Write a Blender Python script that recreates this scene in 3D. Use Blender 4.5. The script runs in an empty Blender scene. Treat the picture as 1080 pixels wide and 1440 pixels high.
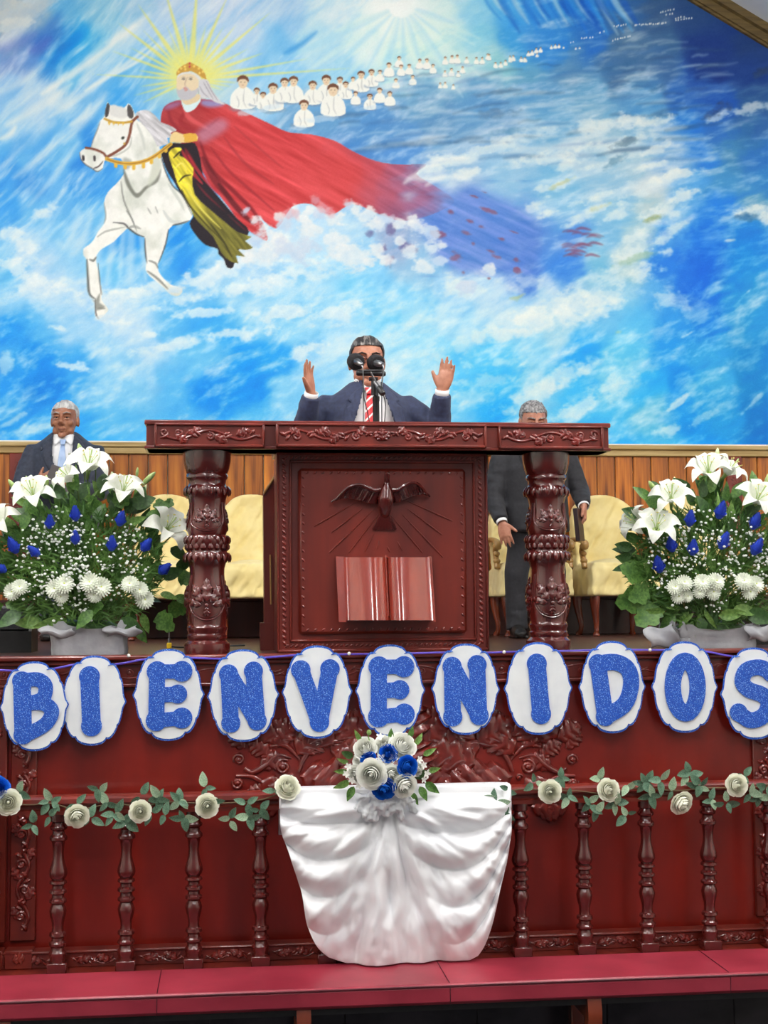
import bpy, bmesh, math, random
import numpy as np
from mathutils import Vector, Matrix
from mathutils.bvhtree import BVHTree

PI = math.pi
random.seed(7)
SC = bpy.context.scene
COL = SC.collection

# ---------------------------------------------------------------- camera
F_PX = 1970.0
CAM = Vector((-0.723, -6.608, 2.09))
_yaw, _pitch, _roll = math.radians(6.4), math.atan(129 / F_PX), 0.007
FW = Vector((math.sin(_yaw) * math.cos(_pitch), math.cos(_yaw) * math.cos(_pitch), math.sin(_pitch)))
_r0 = Vector((math.cos(_yaw), -math.sin(_yaw), 0.0))
_u0 = _r0.cross(FW)
RT = _r0 * math.cos(_roll) - _u0 * math.sin(_roll)
UP = _u0 * math.cos(_roll) + _r0 * math.sin(_roll)
_cd = bpy.data.cameras.new('camera')
_cd.sensor_fit = 'HORIZONTAL'
_cd.sensor_width = 36.0
_cd.lens = F_PX / 1080.0 * 36.0
_cd.clip_end = 100.0
_co = bpy.data.objects.new('camera', _cd)
COL.objects.link(_co)
_m = Matrix((RT, UP, -FW)).transposed().to_4x4()
_m.translation = CAM
_co.matrix_world = _m
SC.camera = _co

# ---------------------------------------------------------------- world, exposure
SC.view_settings.view_transform = 'Standard'
SC.view_settings.look = 'None'
SC.view_settings.exposure = 0.0
SC.view_settings.gamma = 1.0
SC.view_settings.use_curve_mapping = False
_w = bpy.data.worlds.new('world')
SC.world = _w
_w.use_nodes = True
_bg = _w.node_tree.nodes['Background']
_bg.inputs['Color'].default_value = (0.93, 0.96, 1.0, 1.0)
_bg.inputs['Strength'].default_value = 0.20
LAMP_POWER = 98.0          # emission of the ceiling lamps' diffusers


def P(px, py, Y):
    """the point of the plane y = Y that the photograph shows at a pixel"""
    d = FW + RT * ((px - 540) / F_PX) - UP * ((py - 720) / F_PX)
    return CAM + d * ((Y - CAM.y) / d.y)


# ---------------------------------------------------------------- helpers: materials
def lin(r, g, b):
    f = lambda c: (c / 255.0) / 12.92 if c <= 10 else ((c / 255.0 + 0.055) / 1.055) ** 2.4
    return (f(r), f(g), f(b), 1.0)


class NT:
    def __init__(s, name):
        s.m = bpy.data.materials.new(name)
        s.m.use_nodes = True
        s.t = s.m.node_tree
        s.b = s.t.nodes['Principled BSDF']
        s._c = None

    def n(s, kind, **kw):
        nd = s.t.nodes.new(kind)
        for k, v in kw.items():
            if k.startswith('i_'):
                nd.inputs[k[2:].replace('_', ' ')].default_value = v
            else:
                setattr(nd, k, v)
        return nd

    def l(s, a, b):
        s.t.links.new(a, b)

    def coord(s, scale=(1, 1, 1), which='Object'):
        c = s.n('ShaderNodeTexCoord')
        mp = s.n('ShaderNodeMapping')
        mp.inputs['Scale'].default_value = scale
        s.l(c.outputs[which], mp.inputs['Vector'])
        return mp.outputs['Vector']

    def ramp(s, fac, stops):
        r = s.n('ShaderNodeValToRGB')
        e = r.color_ramp.elements
        while len(e) < len(stops):
            e.new(0.5)
        for i, (p, c) in enumerate(stops):
            e[i].position = p
            e[i].color = c
        s.l(fac, r.inputs['Fac'])
        return r.outputs['Color']

    def bump(s, height, strength=0.3, dist=0.01):
        b = s.n('ShaderNodeBump')
        b.inputs['Strength'].default_value = strength
        b.inputs['Distance'].default_value = dist
        s.l(height, b.inputs['Height'])
        s.l(b.outputs['Normal'], s.b.inputs['Normal'])


MATS = {}


def mat(name, c1, c2=None, rough=0.5, coat=0.0, scale=8.0, stretch=(1, 1, 1), bump=0.0, bscale=None, bdist=0.01,
        metallic=0.0, spec=0.5, trans=0.0, sheen=0.0, detail=4.0, coatr=0.1, lo=0.35, hi=0.65):
    """principled material whose colour wanders between two tones with a noise"""
    k = NT(name)
    b = k.b
    b.inputs['Roughness'].default_value = rough
    b.inputs['Metallic'].default_value = metallic
    b.inputs['Specular IOR Level'].default_value = spec
    b.inputs['Coat Weight'].default_value = coat
    b.inputs['Coat Roughness'].default_value = coatr
    b.inputs['Sheen Weight'].default_value = sheen
    b.inputs['Subsurface Weight'].default_value = 0.0
    v = k.coord(stretch)
    nz = k.n('ShaderNodeTexNoise', i_Scale=scale, i_Detail=detail)
    k.l(v, nz.inputs['Vector'])
    if c2 is None:
        c2 = tuple(min(1, x * 0.8) for x in c1[:3]) + (1,)
    k.l(k.ramp(nz.outputs['Fac'], [(lo, c1), (hi, c2)]), b.inputs['Base Color'])
    if bump:
        n2 = nz
        if bscale:
            n2 = k.n('ShaderNodeTexNoise', i_Scale=bscale, i_Detail=3.0)
            k.l(v, n2.inputs['Vector'])
        k.bump(n2.outputs['Fac'], bump, bdist)
    if trans:
        tr = k.n('ShaderNodeBsdfTranslucent')
        k.l(b.inputs['Base Color'].links[0].from_socket, tr.inputs['Color'])
        mx = k.n('ShaderNodeMixShader')
        mx.inputs[0].default_value = trans
        out = k.t.nodes['Material Output']
        k.l(b.outputs['BSDF'], mx.inputs[1])
        k.l(tr.outputs['BSDF'], mx.inputs[2])
        k.l(mx.outputs['Shader'], out.inputs['Surface'])
    MATS[name] = k.m
    return k.m


# ---------------------------------------------------------------- helpers: objects
WM = {}


def link(o, parent=None, M=None):
    M = M or Matrix.Identity(4)
    o.matrix_basis = M
    COL.objects.link(o)
    if parent is not None:
        o.parent = parent
        o.matrix_parent_inverse = WM[parent.name].inverted()
    WM[o.name] = M.copy()
    return o


def tag(o, label=None, cat=None, group=None, kind=None):
    if label: o['label'] = label
    if cat: o['category'] = cat
    if group: o['group'] = group
    if kind: o['kind'] = kind
    return o


def thing(name, label, cat, loc=(0, 0, 0), group=None, rz=0.0):
    o = bpy.data.objects.new(name, None)
    o.empty_display_size = 0.1
    link(o, None, Matrix.Translation(Vector(loc)) @ Matrix.Rotation(rz, 4, 'Z'))
    return tag(o, label, cat, group)


class MB:
    """collects shapes, then becomes one mesh object"""

    def __init__(s):
        s.v = []
        s.f = []

    def add(s, vs, fs):
        o = len(s.v)
        s.v.extend([tuple(v) for v in vs])
        s.f.extend([tuple(i + o for i in f) for f in fs])

    def box(s, x0, x1, y0, y1, z0, z1, bev=0.0):
        if bev <= 0:
            vs = [(x, y, z) for x in (x0, x1) for y in (y0, y1) for z in (z0, z1)]
            s.add(vs, [(0, 1, 3, 2), (4, 6, 7, 5), (0, 4, 5, 1), (2, 3, 7, 6), (0, 2, 6, 4), (1, 5, 7, 3)])
            return
        bm = bmesh.new()
        bmesh.ops.create_cube(bm, size=1.0)
        for v in bm.verts:
            v.co = Vector(((x0 + x1) / 2 + v.co.x * (x1 - x0), (y0 + y1) / 2 + v.co.y * (y1 - y0), (z0 + z1) / 2 + v.co.z * (z1 - z0)))
        bmesh.ops.bevel(bm, geom=bm.edges[:], offset=bev, segments=1, affect='EDGES')
        s.bm(bm)

    def bm(s, bm):
        bm.verts.index_update()
        s.add([v.co[:] for v in bm.verts], [[v.index for v in f.verts] for f in bm.faces])
        bm.free()

    def tube(s, pts, radii, n=10, flat=1.0, ref=None, caps=True):
        """round tube through points; radii are floats or (a, b) pairs with a along ref"""
        pts = [Vector(p) for p in pts]
        m = len(pts)
        if isinstance(radii, (int, float)): radii = [radii] * m
        rings = []
        N = None
        for i, p in enumerate(pts):
            t = (pts[min(i + 1, m - 1)] - pts[max(i - 1, 0)])
            t = t.normalized() if t.length > 1e-9 else Vector((0, 0, 1))
            if ref is not None:
                N = Vector(ref) - t * t.dot(Vector(ref))
            elif N is None:
                a = Vector((0, 0, 1)) if abs(t.z) < 0.9 else Vector((1, 0, 0))
                N = a - t * t.dot(a)
            else:
                N = N - t * t.dot(N)
            N = N.normalized() if N.length > 1e-6 else t.orthogonal().normalized()
            B = t.cross(N)
            r = radii[i]
            ra, rb = r if isinstance(r, (tuple, list)) else (r, r * flat)
            rings.append([p + N * (ra * math.cos(2 * PI * k / n)) + B * (rb * math.sin(2 * PI * k / n)) for k in range(n)])
        vs = [v for r in rings for v in r]
        fs = [(i * n + k, i * n + (k + 1) % n, (i + 1) * n + (k + 1) % n, (i + 1) * n + k) for i in range(m - 1) for k in range(n)]
        if caps:
            fs.append(tuple(reversed(range(n))))
            fs.append(tuple(range((m - 1) * n, m * n)))
        s.add(vs, fs)

    def lathe(s, prof, c=(0, 0), n=24):
        """profile [(z, r)] turned round a vertical axis through c"""
        m = len(prof)
        vs = [(c[0] + r * math.cos(2 * PI * k / n), c[1] + r * math.sin(2 * PI * k / n), z) for z, r in prof for k in range(n)]
        fs = [(i * n + k, i * n + (k + 1) % n, (i + 1) * n + (k + 1) % n, (i + 1) * n + k) for i in range(m - 1) for k in range(n)]
        if prof[0][0] > prof[-1][0]:
            fs = [tuple(reversed(f)) for f in fs]
            fs.append(tuple(range(n)))
            fs.append(tuple(reversed(range((m - 1) * n, m * n))))
        else:
            fs.append(tuple(reversed(range(n))))
            fs.append(tuple(range((m - 1) * n, m * n)))
        s.add(vs, fs)

    def ball(s, c, r, seg=10, rings=7, M=None):
        c = Vector(c)
        if isinstance(r, (int, float)): r = (r, r, r)
        vs = [Vector((0, 0, 1))]
        for i in range(1, rings):
            a = PI * i / rings
            for k in range(seg):
                b = 2 * PI * k / seg
                vs.append(Vector((math.sin(a) * math.cos(b), math.sin(a) * math.sin(b), math.cos(a))))
        vs.append(Vector((0, 0, -1)))
        out = []
        for v in vs:
            w = Vector((v.x * r[0], v.y * r[1], v.z * r[2]))
            if M is not None: w = M @ w
            out.append(c + w)
        fs = [(0, 1 + k, 1 + (k + 1) % seg) for k in range(seg)]
        for i in range(rings - 2):
            for k in range(seg):
                a = 1 + i * seg + k
                b = 1 + i * seg + (k + 1) % seg
                fs.append((a, a + seg, b + seg, b))
        L = len(vs) - 1
        o = 1 + (rings - 2) * seg
        fs += [(L, o + (k + 1) % seg, o + k) for k in range(seg)]
        s.add(out, fs)

    def prism(s, poly, y0, y1, bev=0.0):
        """outline [(x, z)] in the wall plane, extruded between two depths (y0 nearer)"""
        n = len(poly)
        area = sum(poly[i][0] * poly[(i + 1) % n][1] - poly[(i + 1) % n][0] * poly[i][1] for i in range(n))
        if area < 0: poly = poly[::-1]
        vs = [(x, y0, z) for x, z in poly] + [(x, y1, z) for x, z in poly]
        fs = [tuple(range(n)), tuple(reversed(range(n, 2 * n)))]
        fs += [(i + n, (i + 1) % n + n, (i + 1) % n, i) for i in range(n)]
        s.add(vs, fs)

    def rel(s, pts, radii, Y, h=1.0, n=7, wrap=None):
        """half-round carved ridge along a path [(x, z)] on the plane y = Y, rising toward -y"""
        m = len(pts)
        if isinstance(radii, (int, float)): radii = [radii] * m
        vs = []
        for i in range(m):
            a = Vector(pts[max(i - 1, 0)]); b = Vector(pts[min(i + 1, m - 1)])
            t = b - a
            t = t.normalized() if t.length > 1e-9 else Vector((1, 0))
            nx, nz = -t.y, t.x
            for k in range(n):
                th = PI * k / (n - 1)
                x = pts[i][0] + nx * radii[i] * math.cos(th)
                z = pts[i][1] + nz * radii[i] * math.cos(th)
                y = -radii[i] * h * math.sin(th)
                vs.append((x, Y + y, z) if wrap is None else wrap(x, y, z))
        fs = [(i * n + k, (i + 1) * n + k, (i + 1) * n + k + 1, i * n + k + 1) for i in range(m - 1) for k in range(n - 1)]
        fs += [tuple(range(n)), tuple(reversed(range((m - 1) * n, m * n)))]
        s.add(vs, fs)

    def mesh(s, name, mats, smooth=True):
        me = bpy.data.meshes.new(name)
        me.from_pydata(s.v, [], s.f)
        for m in (mats if isinstance(mats, (list, tuple)) else [mats]):
            me.materials.append(m)
        if smooth:
            me.polygons.foreach_set('use_smooth', [True] * len(me.polygons))
            if smooth == 'auto':
                me.set_sharp_from_angle(angle=math.radians(38))
        me.update()
        return me

    def obj(s, name, mats, parent=None, smooth='auto', M=None):
        return link(bpy.data.objects.new(name, s.mesh(name, mats, smooth)), parent, M)


def inst(name, mesh, parent=None, M=None):
    return link(bpy.data.objects.new(name, mesh), parent, M)


def remesh(mb, voxel, smooth=6, fac=0.5):
    """fuse a heap of overlapping shapes into one continuous skin; returns a mesh without material"""
    me = bpy.data.meshes.new('tmp')
    me.from_pydata(mb.v, [], mb.f)
    o = bpy.data.objects.new('tmp', me)
    COL.objects.link(o)
    r = o.modifiers.new('r', 'REMESH'); r.mode = 'VOXEL'; r.voxel_size = voxel
    if smooth:
        k = o.modifiers.new('s', 'SMOOTH'); k.factor = fac; k.iterations = smooth
    dg = bpy.context.evaluated_depsgraph_get()
    out = bpy.data.meshes.new_from_object(o.evaluated_get(dg))
    bpy.data.objects.remove(o)
    bpy.data.meshes.remove(me)
    out.polygons.foreach_set('use_smooth', [True] * len(out.polygons))
    return out


def mesh_np(me):
    a = np.empty(len(me.vertices) * 3, np.float32)
    me.vertices.foreach_get('co', a)
    return a.reshape(-1, 3)


def set_np(me, a):
    me.vertices.foreach_set('co', np.ascontiguousarray(a, np.float32).ravel())
    me.update()


def keep_faces(me, fn):
    """drop the faces for which fn(centre) is false"""
    bm = bmesh.new(); bm.from_mesh(me)
    bad = [f for f in bm.faces if not fn(f.calc_center_median())]
    bmesh.ops.delete(bm, geom=bad, context='FACES')
    bm.to_mesh(me); bm.free()
    return me


def cat_rom(pts, k=6, closed=False):
    """smooth curve through points of any dimension"""
    pts = [tuple(p) for p in pts]
    n = len(pts)
    out = []
    rng = n if closed else n - 1
    for i in range(rng):
        p0 = pts[(i - 1) % n] if closed or i > 0 else pts[0]
        p1 = pts[i]; p2 = pts[(i + 1) % n]
        p3 = pts[(i + 2) % n] if closed or i + 2 < n else pts[-1]
        for j in range(k):
            t = j / k
            out.append(tuple(0.5 * (2 * b + (c - a) * t + (2 * a - 5 * b + 4 * c - d) * t * t + (3 * b - a - 3 * c + d) * t ** 3)
                             for a, b, c, d in zip(p0, p1, p2, p3)))
    if not closed: out.append(pts[-1])
    return out


def spiral(cx, cz, r0, turns, a0, cw=1, r1=None, k=14):
    """points from the outside r0 at angle a0 winding inward"""
    r1 = r0 * 0.18 if r1 is None else r1
    n = max(6, int(k * turns))
    return [(cx + (r0 + (r1 - r0) * i / n) * math.cos(a0 - cw * 2 * PI * turns * i / n),
             cz + (r0 + (r1 - r0) * i / n) * math.sin(a0 - cw * 2 * PI * turns * i / n)) for i in range(n + 1)]


def taper(n, r, tip=0.25, belly=0.45):
    """n radii that swell to r and end thin"""
    out = []
    for i in range(n):
        t = i / max(1, n - 1)
        out.append(r * (0.55 + 0.45 * t / belly if t < belly else 1 - (1 - tip) * ((t - belly) / (1 - belly)) ** 1.3))
    return out


def carved_leaf(mb, x, z, ang, L, W, Y, h=0.8, lobes=4, wrap=None, curl=0.0):
    """acanthus leaf: a domed blade with lobed, forward-swept edges, a midrib and side furrows"""
    nt, ns = 4 * lobes + 3, 4
    vs = []
    for i in range(nt + 1):
        t = i / nt
        a = ang + curl * t
        bx = x + math.cos(ang + curl * t * 0.5) * L * t
        bz = z + math.sin(ang + curl * t * 0.5) * L * t
        ph = (t * lobes) % 1.0
        env = math.sin(PI * min(1.0, t * 0.93 + 0.10)) ** 0.75
        w = W * 0.5 * env * (0.62 + 0.55 * math.sin(PI * min(1, ph * 0.9 + 0.05)) ** 0.8)
        if i in (0, nt): w = W * 0.06
        for j in range(-ns, ns + 1):
            s = j / ns
            sweep = abs(s) * W * 0.22 * env
            px = bx + math.cos(a) * sweep - math.sin(a) * w * s
            pz = bz + math.sin(a) * sweep + math.cos(a) * w * s
            fur = 0.62 + 0.38 * math.cos(2 * PI * (ph - 0.5) - abs(s) * 1.2)
            hh = W * 0.30 * h * (math.sqrt(max(0, 1 - s * s * 0.92)) * (0.45 + 0.55 * fur * abs(s) ** 0.5) + (0.28 if j == 0 else 0.0)) * (0.5 + 0.5 * env)
            if abs(j) == ns: hh = 0.0
            vs.append((px, Y - hh, pz) if wrap is None else wrap(px, -hh, pz))
    m = 2 * ns + 1
    mb.add(vs, [(i * m + j, (i + 1) * m + j, (i + 1) * m + j + 1, i * m + j + 1) for i in range(nt) for j in range(m - 1)])


def rinceau(mb, x0, x1, zc, hh, Y, waves=2, flip=1, h=0.8, wrap=None, vertical=False, n5=5, rk=1.0):
    """running scroll of a wavy stem with spirals and leaves between x0 and x1"""
    sw = (lambda p: (p[1], p[0])) if vertical else (lambda p: p)
    L = (x1 - x0) / waves
    r = abs(hh) * 0.16 * rk
    def put(pts, rad):
        pts = [sw((p[0], p[1])) for p in pts]
        if vertical: pts = pts[::-1]; rad = rad[::-1] if isinstance(rad, list) else rad
        mb.rel(pts, rad, Y, h, n5, wrap)
    stem = [(x0 + (x1 - x0) * i / (12 * waves), zc + flip * hh * 0.62 * math.sin(PI * i / 12)) for i in range(12 * waves + 1)]
    put(stem, [r * 0.9] * len(stem))
    for k in range(waves):
        sg = flip * (1 if k % 2 == 0 else -1)
        cx = x0 + L * (k + 0.5)
        cz = zc - sg * hh * 0.18
        sp = spiral(cx + L * 0.02, cz, hh * 0.58, 1.4, sg * PI * 0.62, cw=sg * (1 if L > 0 else -1))
        put(sp, taper(len(sp), r * 0.95, 0.7, 0.2))
        c = sw((cx + L * 0.02, cz))
        if wrap is None: mb.ball((c[0], Y, c[1]), (r * 1.3, r * 1.3, r * 1.3), 6, 4)
        for (dx, a, ll) in ((0.28, -0.9, 0.5), (-0.3, 2.3, 0.5), (0.42, 0.5, 0.45)):
            bx, bz = cx + dx * L, zc - sg * hh * 0.1
            pts = cat_rom([(bx, bz), (bx + L * ll * 0.3 * math.cos(a), bz + sg * hh * 0.5 * math.sin(a)),
                           (bx + L * ll * 0.6 * math.cos(a * 1.2), bz + sg * hh * 0.9 * math.sin(a * 1.1))], 3)
            put(pts, taper(len(pts), r * 1.25, 0.15, 0.5))


# ---------------------------------------------------------------- materials
def wood(name, a, b, rough=0.3, coat=0.6, stretch=(1, 1, 0.12), scale=9.0):
    return mat(name, a, b, rough=rough, coat=coat, scale=scale, stretch=stretch, bump=0.05, bdist=0.003, coatr=0.08, lo=0.3, hi=0.72)


M_RED = wood('mahogany', lin(120, 36, 22), lin(82, 21, 14), 0.36, 0.32)
M_REDP = wood('mahogany_panel', lin(136, 28, 15), lin(100, 17, 10), 0.36, 0.3, (1, 1, 0.25), 4.0)
M_RED2 = wood('mahogany_turned', lin(88, 22, 18), lin(60, 13, 12), 0.25, 0.8)
M_BOOKW = wood('book_wood', lin(150, 52, 34), lin(120, 34, 24), 0.16, 1.0)
M_CARVE = wood('mahogany_carved', lin(124, 34, 24), lin(80, 18, 15), 0.28, 0.7, (1, 1, 1), 20.0)
M_PLANK = wood('wainscot_wood', lin(176, 96, 34), lin(118, 52, 14), 0.35, 0.3, (6, 1, 0.25), 5.0)
M_TRIM = mat('ochre_trim', lin(190, 165, 112), lin(150, 122, 70), rough=0.55, scale=6, stretch=(0.3, 1, 6), bump=0.1)
M_WHITETRIM = mat('white_strip', lin(235, 232, 222), lin(220, 216, 200), rough=0.5)
M_CEIL = mat('ceiling_paint', lin(205, 208, 212), lin(190, 194, 200), rough=0.9, scale=3)
M_SIDEWALL = mat('side_wall_paint', lin(225, 222, 212), lin(212, 208, 198), rough=0.9, scale=2)
M_DECK = wood('deck_wood', lin(96, 62, 50), lin(62, 38, 32), 0.3, 0.3, (0.12, 1, 1), 12.0)
M_TILE = mat('dark_tile', lin(58, 54, 60), lin(22, 20, 26), rough=0.12, scale=3.0, stretch=(0.5, 4, 1), detail=8, lo=0.42, hi=0.62)
M_GROUT = mat('grout', lin(120, 118, 116), lin(90, 88, 86), rough=0.9)
M_CUSHION = mat('red_vinyl', lin(158, 50, 66), lin(130, 34, 50), rough=0.36, scale=3.0, bump=0.08, bscale=90.0, bdist=0.002, spec=0.5)
M_PIPING = mat('dark_piping', lin(78, 14, 28), lin(60, 10, 22), rough=0.4)
M_BLACK = mat('black_plastic', lin(26, 25, 28), lin(16, 16, 18), rough=0.45, scale=30)
M_FOAM = mat('black_foam', lin(34, 32, 36), lin(14, 14, 16), rough=0.95, scale=160, bump=0.5, bdist=0.004)
M_METAL = mat('grey_metal', lin(150, 150, 152), lin(120, 120, 122), rough=0.3, metallic=0.9)
M_SATIN = mat('white_satin', lin(243, 243, 246), lin(232, 233, 238), rough=0.34, scale=3, spec=0.6, sheen=0.2, trans=0.08)
M_TULLE = mat('white_tulle', lin(240, 241, 243), lin(222, 226, 230), rough=0.7, scale=20, trans=0.3)
M_WRAP = mat('grey_white_wrap', lin(184, 185, 190), lin(154, 155, 162), rough=0.75, scale=9, bump=0.3, bscale=14, bdist=0.02, trans=0.2)
M_YELLOW = mat('yellow_cover', lin(238, 221, 160), lin(230, 209, 140), rough=0.75, scale=5, sheen=0.2, bump=0.25, bscale=9, bdist=0.03)
M_CHAIRW = wood('chair_wood', lin(130, 56, 30), lin(92, 34, 20), 0.25, 0.6)
M_GOLDW = wood('gold_wood', lin(190, 150, 86), lin(140, 96, 48), 0.35, 0.4)
M_CARD = mat('white_card', lin(228, 231, 233), lin(218, 222, 226), rough=0.7, scale=10)
M_RIBBON = mat('purple_ribbon', lin(104, 84, 200), lin(84, 66, 178), rough=0.35)
M_BUTTON = mat('pearl_bead', lin(240, 235, 228), rough=0.2)


def glitter(name, a, b, spark):
    k = NT(name)
    v = k.coord()
    vo = k.n('ShaderNodeTexVoronoi', i_Scale=420.0)
    k.l(v, vo.inputs['Vector'])
    nz = k.n('ShaderNodeTexNoise', i_Scale=160.0, i_Detail=3.0)
    k.l(v, nz.inputs['Vector'])
    base = k.ramp(nz.outputs['Fac'], [(0.35, b), (0.65, a)])
    sep = k.n('ShaderNodeSeparateColor')
    k.l(vo.outputs['Color'], sep.inputs[0])
    gt = k.n('ShaderNodeMath', operation='GREATER_THAN')
    gt.inputs[1].default_value = 0.93
    k.l(sep.outputs[0], gt.inputs[0])
    mx = k.n('ShaderNodeMix', data_type='RGBA')
    k.l(gt.outputs[0], mx.inputs['Factor'])
    k.l(base, mx.inputs['A'])
    mx.inputs['B'].default_value = spark
    k.l(mx.outputs['Result'], k.b.inputs['Base Color'])
    k.b.inputs['Roughness'].default_value = 0.4
    k.bump(vo.outputs['Distance'], 0.35, 0.002)
    return k.m


M_GLIT = glitter('blue_glitter', lin(34, 95, 198), lin(19, 66, 166), lin(150, 190, 245))
M_LILY = mat('lily_white', lin(246, 247, 240), lin(236, 240, 226), rough=0.5, scale=14, trans=0.22)
M_BUD = mat('lily_bud', lin(196, 214, 150), lin(150, 182, 92), rough=0.5, scale=9, stretch=(1, 1, 0.3), trans=0.1)
M_ANTHER = mat('anther', lin(214, 206, 120), lin(190, 176, 80), rough=0.7)
M_LEAF = mat('leaf_green', lin(104, 146, 66), lin(64, 104, 44), rough=0.42, scale=9, trans=0.18)
M_LEAF2 = mat('leaf_light', lin(134, 170, 88), lin(88, 128, 56), rough=0.42, scale=9, trans=0.18)
M_LEAFD = mat('leaf_dark', lin(72, 108, 54), lin(44, 76, 36), rough=0.45, scale=9, trans=0.12)
M_EUC = mat('eucalyptus_green', lin(108, 142, 116), lin(66, 100, 78), rough=0.6, scale=14, trans=0.12)
M_EUC2 = mat('eucalyptus_pale', lin(176, 200, 168), lin(128, 160, 128), rough=0.6, scale=14, trans=0.12)
M_STEM = mat('stem_green', lin(86, 110, 52), lin(60, 84, 36), rough=0.6)
M_BROWNSTEM = mat('stem_brown', lin(110, 92, 62), lin(84, 66, 44), rough=0.7)
M_BLUEROSE = mat('blue_rose', lin(62, 98, 226), lin(34, 58, 180), rough=0.55, scale=20, trans=0.1)
M_BLUEART = mat('bright_blue_rose', lin(20, 120, 226), lin(10, 84, 196), rough=0.5, scale=20, trans=0.1)
M_WROSE = mat('white_rose', lin(252, 252, 247), lin(242, 244, 234), rough=0.6, scale=16, trans=0.14)
M_CROSE = mat('cream_rose', lin(251, 251, 238), lin(247, 248, 230), rough=0.6, scale=16, trans=0.14)
M_MUM = mat('mum_white', lin(247, 249, 240), lin(232, 240, 220), rough=0.6, trans=0.15)
M_MUMC = mat('mum_centre', lin(206, 216, 110), lin(180, 196, 84), rough=0.7)
M_BREATH = mat('gypsophila', lin(246, 248, 244), lin(232, 236, 230), rough=0.7, trans=0.15)
M_SKIN1 = mat('skin_brown', lin(164, 112, 84), lin(144, 92, 68), rough=0.42, scale=30)
M_SKIN3 = mat('skin_warm', lin(180, 124, 99), lin(160, 104, 81), rough=0.42, scale=30)
M_SKIN2 = mat('skin_tan', lin(186, 132, 108), lin(166, 108, 86), rough=0.42, scale=30)
M_NAVY = mat('navy_suit', lin(40, 50, 82), lin(30, 38, 66), rough=0.75, scale=60, sheen=0.1)
M_SLATE = mat('slate_suit', lin(46, 52, 70), lin(34, 40, 55), rough=0.75, scale=60, sheen=0.1)
M_CHAR = mat('charcoal_suit', lin(32, 32, 39), lin(22, 22, 28), rough=0.75, scale=60, sheen=0.1)
M_SHIRT = mat('white_shirt', lin(236, 236, 236), lin(226, 226, 228), rough=0.7, scale=20)
M_TIEB = mat('pale_blue_tie', lin(164, 186, 220), lin(140, 164, 204), rough=0.4, scale=20)
M_SHOE = mat('black_leather', lin(30, 28, 28), lin(18, 17, 17), rough=0.3)
M_HAIRW = mat('white_hair', lin(206, 204, 202), lin(150, 148, 148), rough=0.6, scale=60, stretch=(1, 0.3, 0.5), bump=0.5, bdist=0.004)
M_HAIRG = mat('grey_hair', lin(168, 166, 166), lin(88, 86, 88), rough=0.6, scale=70, bump=0.7, bdist=0.006)
M_HAIRB = mat('black_grey_hair', lin(150, 144, 138), lin(34, 32, 34), rough=0.5, scale=26, stretch=(3, 0.4, 0.8), bump=0.4, bdist=0.004, lo=0.28, hi=0.5)
M_BROW = mat('dark_brow', lin(48, 40, 38), lin(30, 26, 26), rough=0.8)
M_EYE = mat('eye_white', lin(186, 170, 160), rough=0.2)
M_IRIS = mat('iris_dark', lin(34, 24, 20), rough=0.15)
M_LIP = mat('lip', lin(128, 70, 62), lin(112, 58, 52), rough=0.45)
M_BIBLE = mat('dark_leather_book', lin(40, 18, 22), lin(26, 12, 15), rough=0.4, scale=40)
M_PAGES = mat('page_edges', lin(214, 200, 170), lin(190, 172, 140), rough=0.8, stretch=(1, 1, 30))
M_LENS = mat('spectacle_frame', lin(60, 54, 60), rough=0.3, metallic=0.7)
M_YPLUG = mat('yellow_plastic', lin(236, 200, 40), lin(220, 180, 30), rough=0.4)
M_PAPER = mat('paper', lin(232, 232, 236), lin(216, 216, 222), rough=0.8)


def striped_tie():
    k = NT('red_striped_tie')
    c = k.n('ShaderNodeTexCoord')
    w = k.n('ShaderNodeTexWave', wave_type='BANDS', bands_direction='DIAGONAL')
    mp = k.n('ShaderNodeMapping')
    mp.inputs['Rotation'].default_value = (0, 0, 0)
    mp.inputs['Scale'].default_value = (1.0, 0.0, -1.0)
    k.l(c.outputs['Object'], mp.inputs['Vector'])
    k.l(mp.outputs['Vector'], w.inputs['Vector'])
    w.inputs['Scale'].default_value = 13.0
    k.l(k.ramp(w.outputs['Fac'], [(0.80, lin(196, 42, 48)), (0.90, lin(240, 226, 222))]), k.b.inputs['Base Color'])
    k.b.inputs['Roughness'].default_value = 0.4
    return k.m


M_TIER = striped_tie()

# ================================================================ the room
ST = 1.862            # stage floor
YB = 3.30             # back wall
XW = 5.2              # side walls
GA, GS = 8.13, 0.565  # gable apex and slope


def gable(x): return GA - GS * abs(x)


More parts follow.
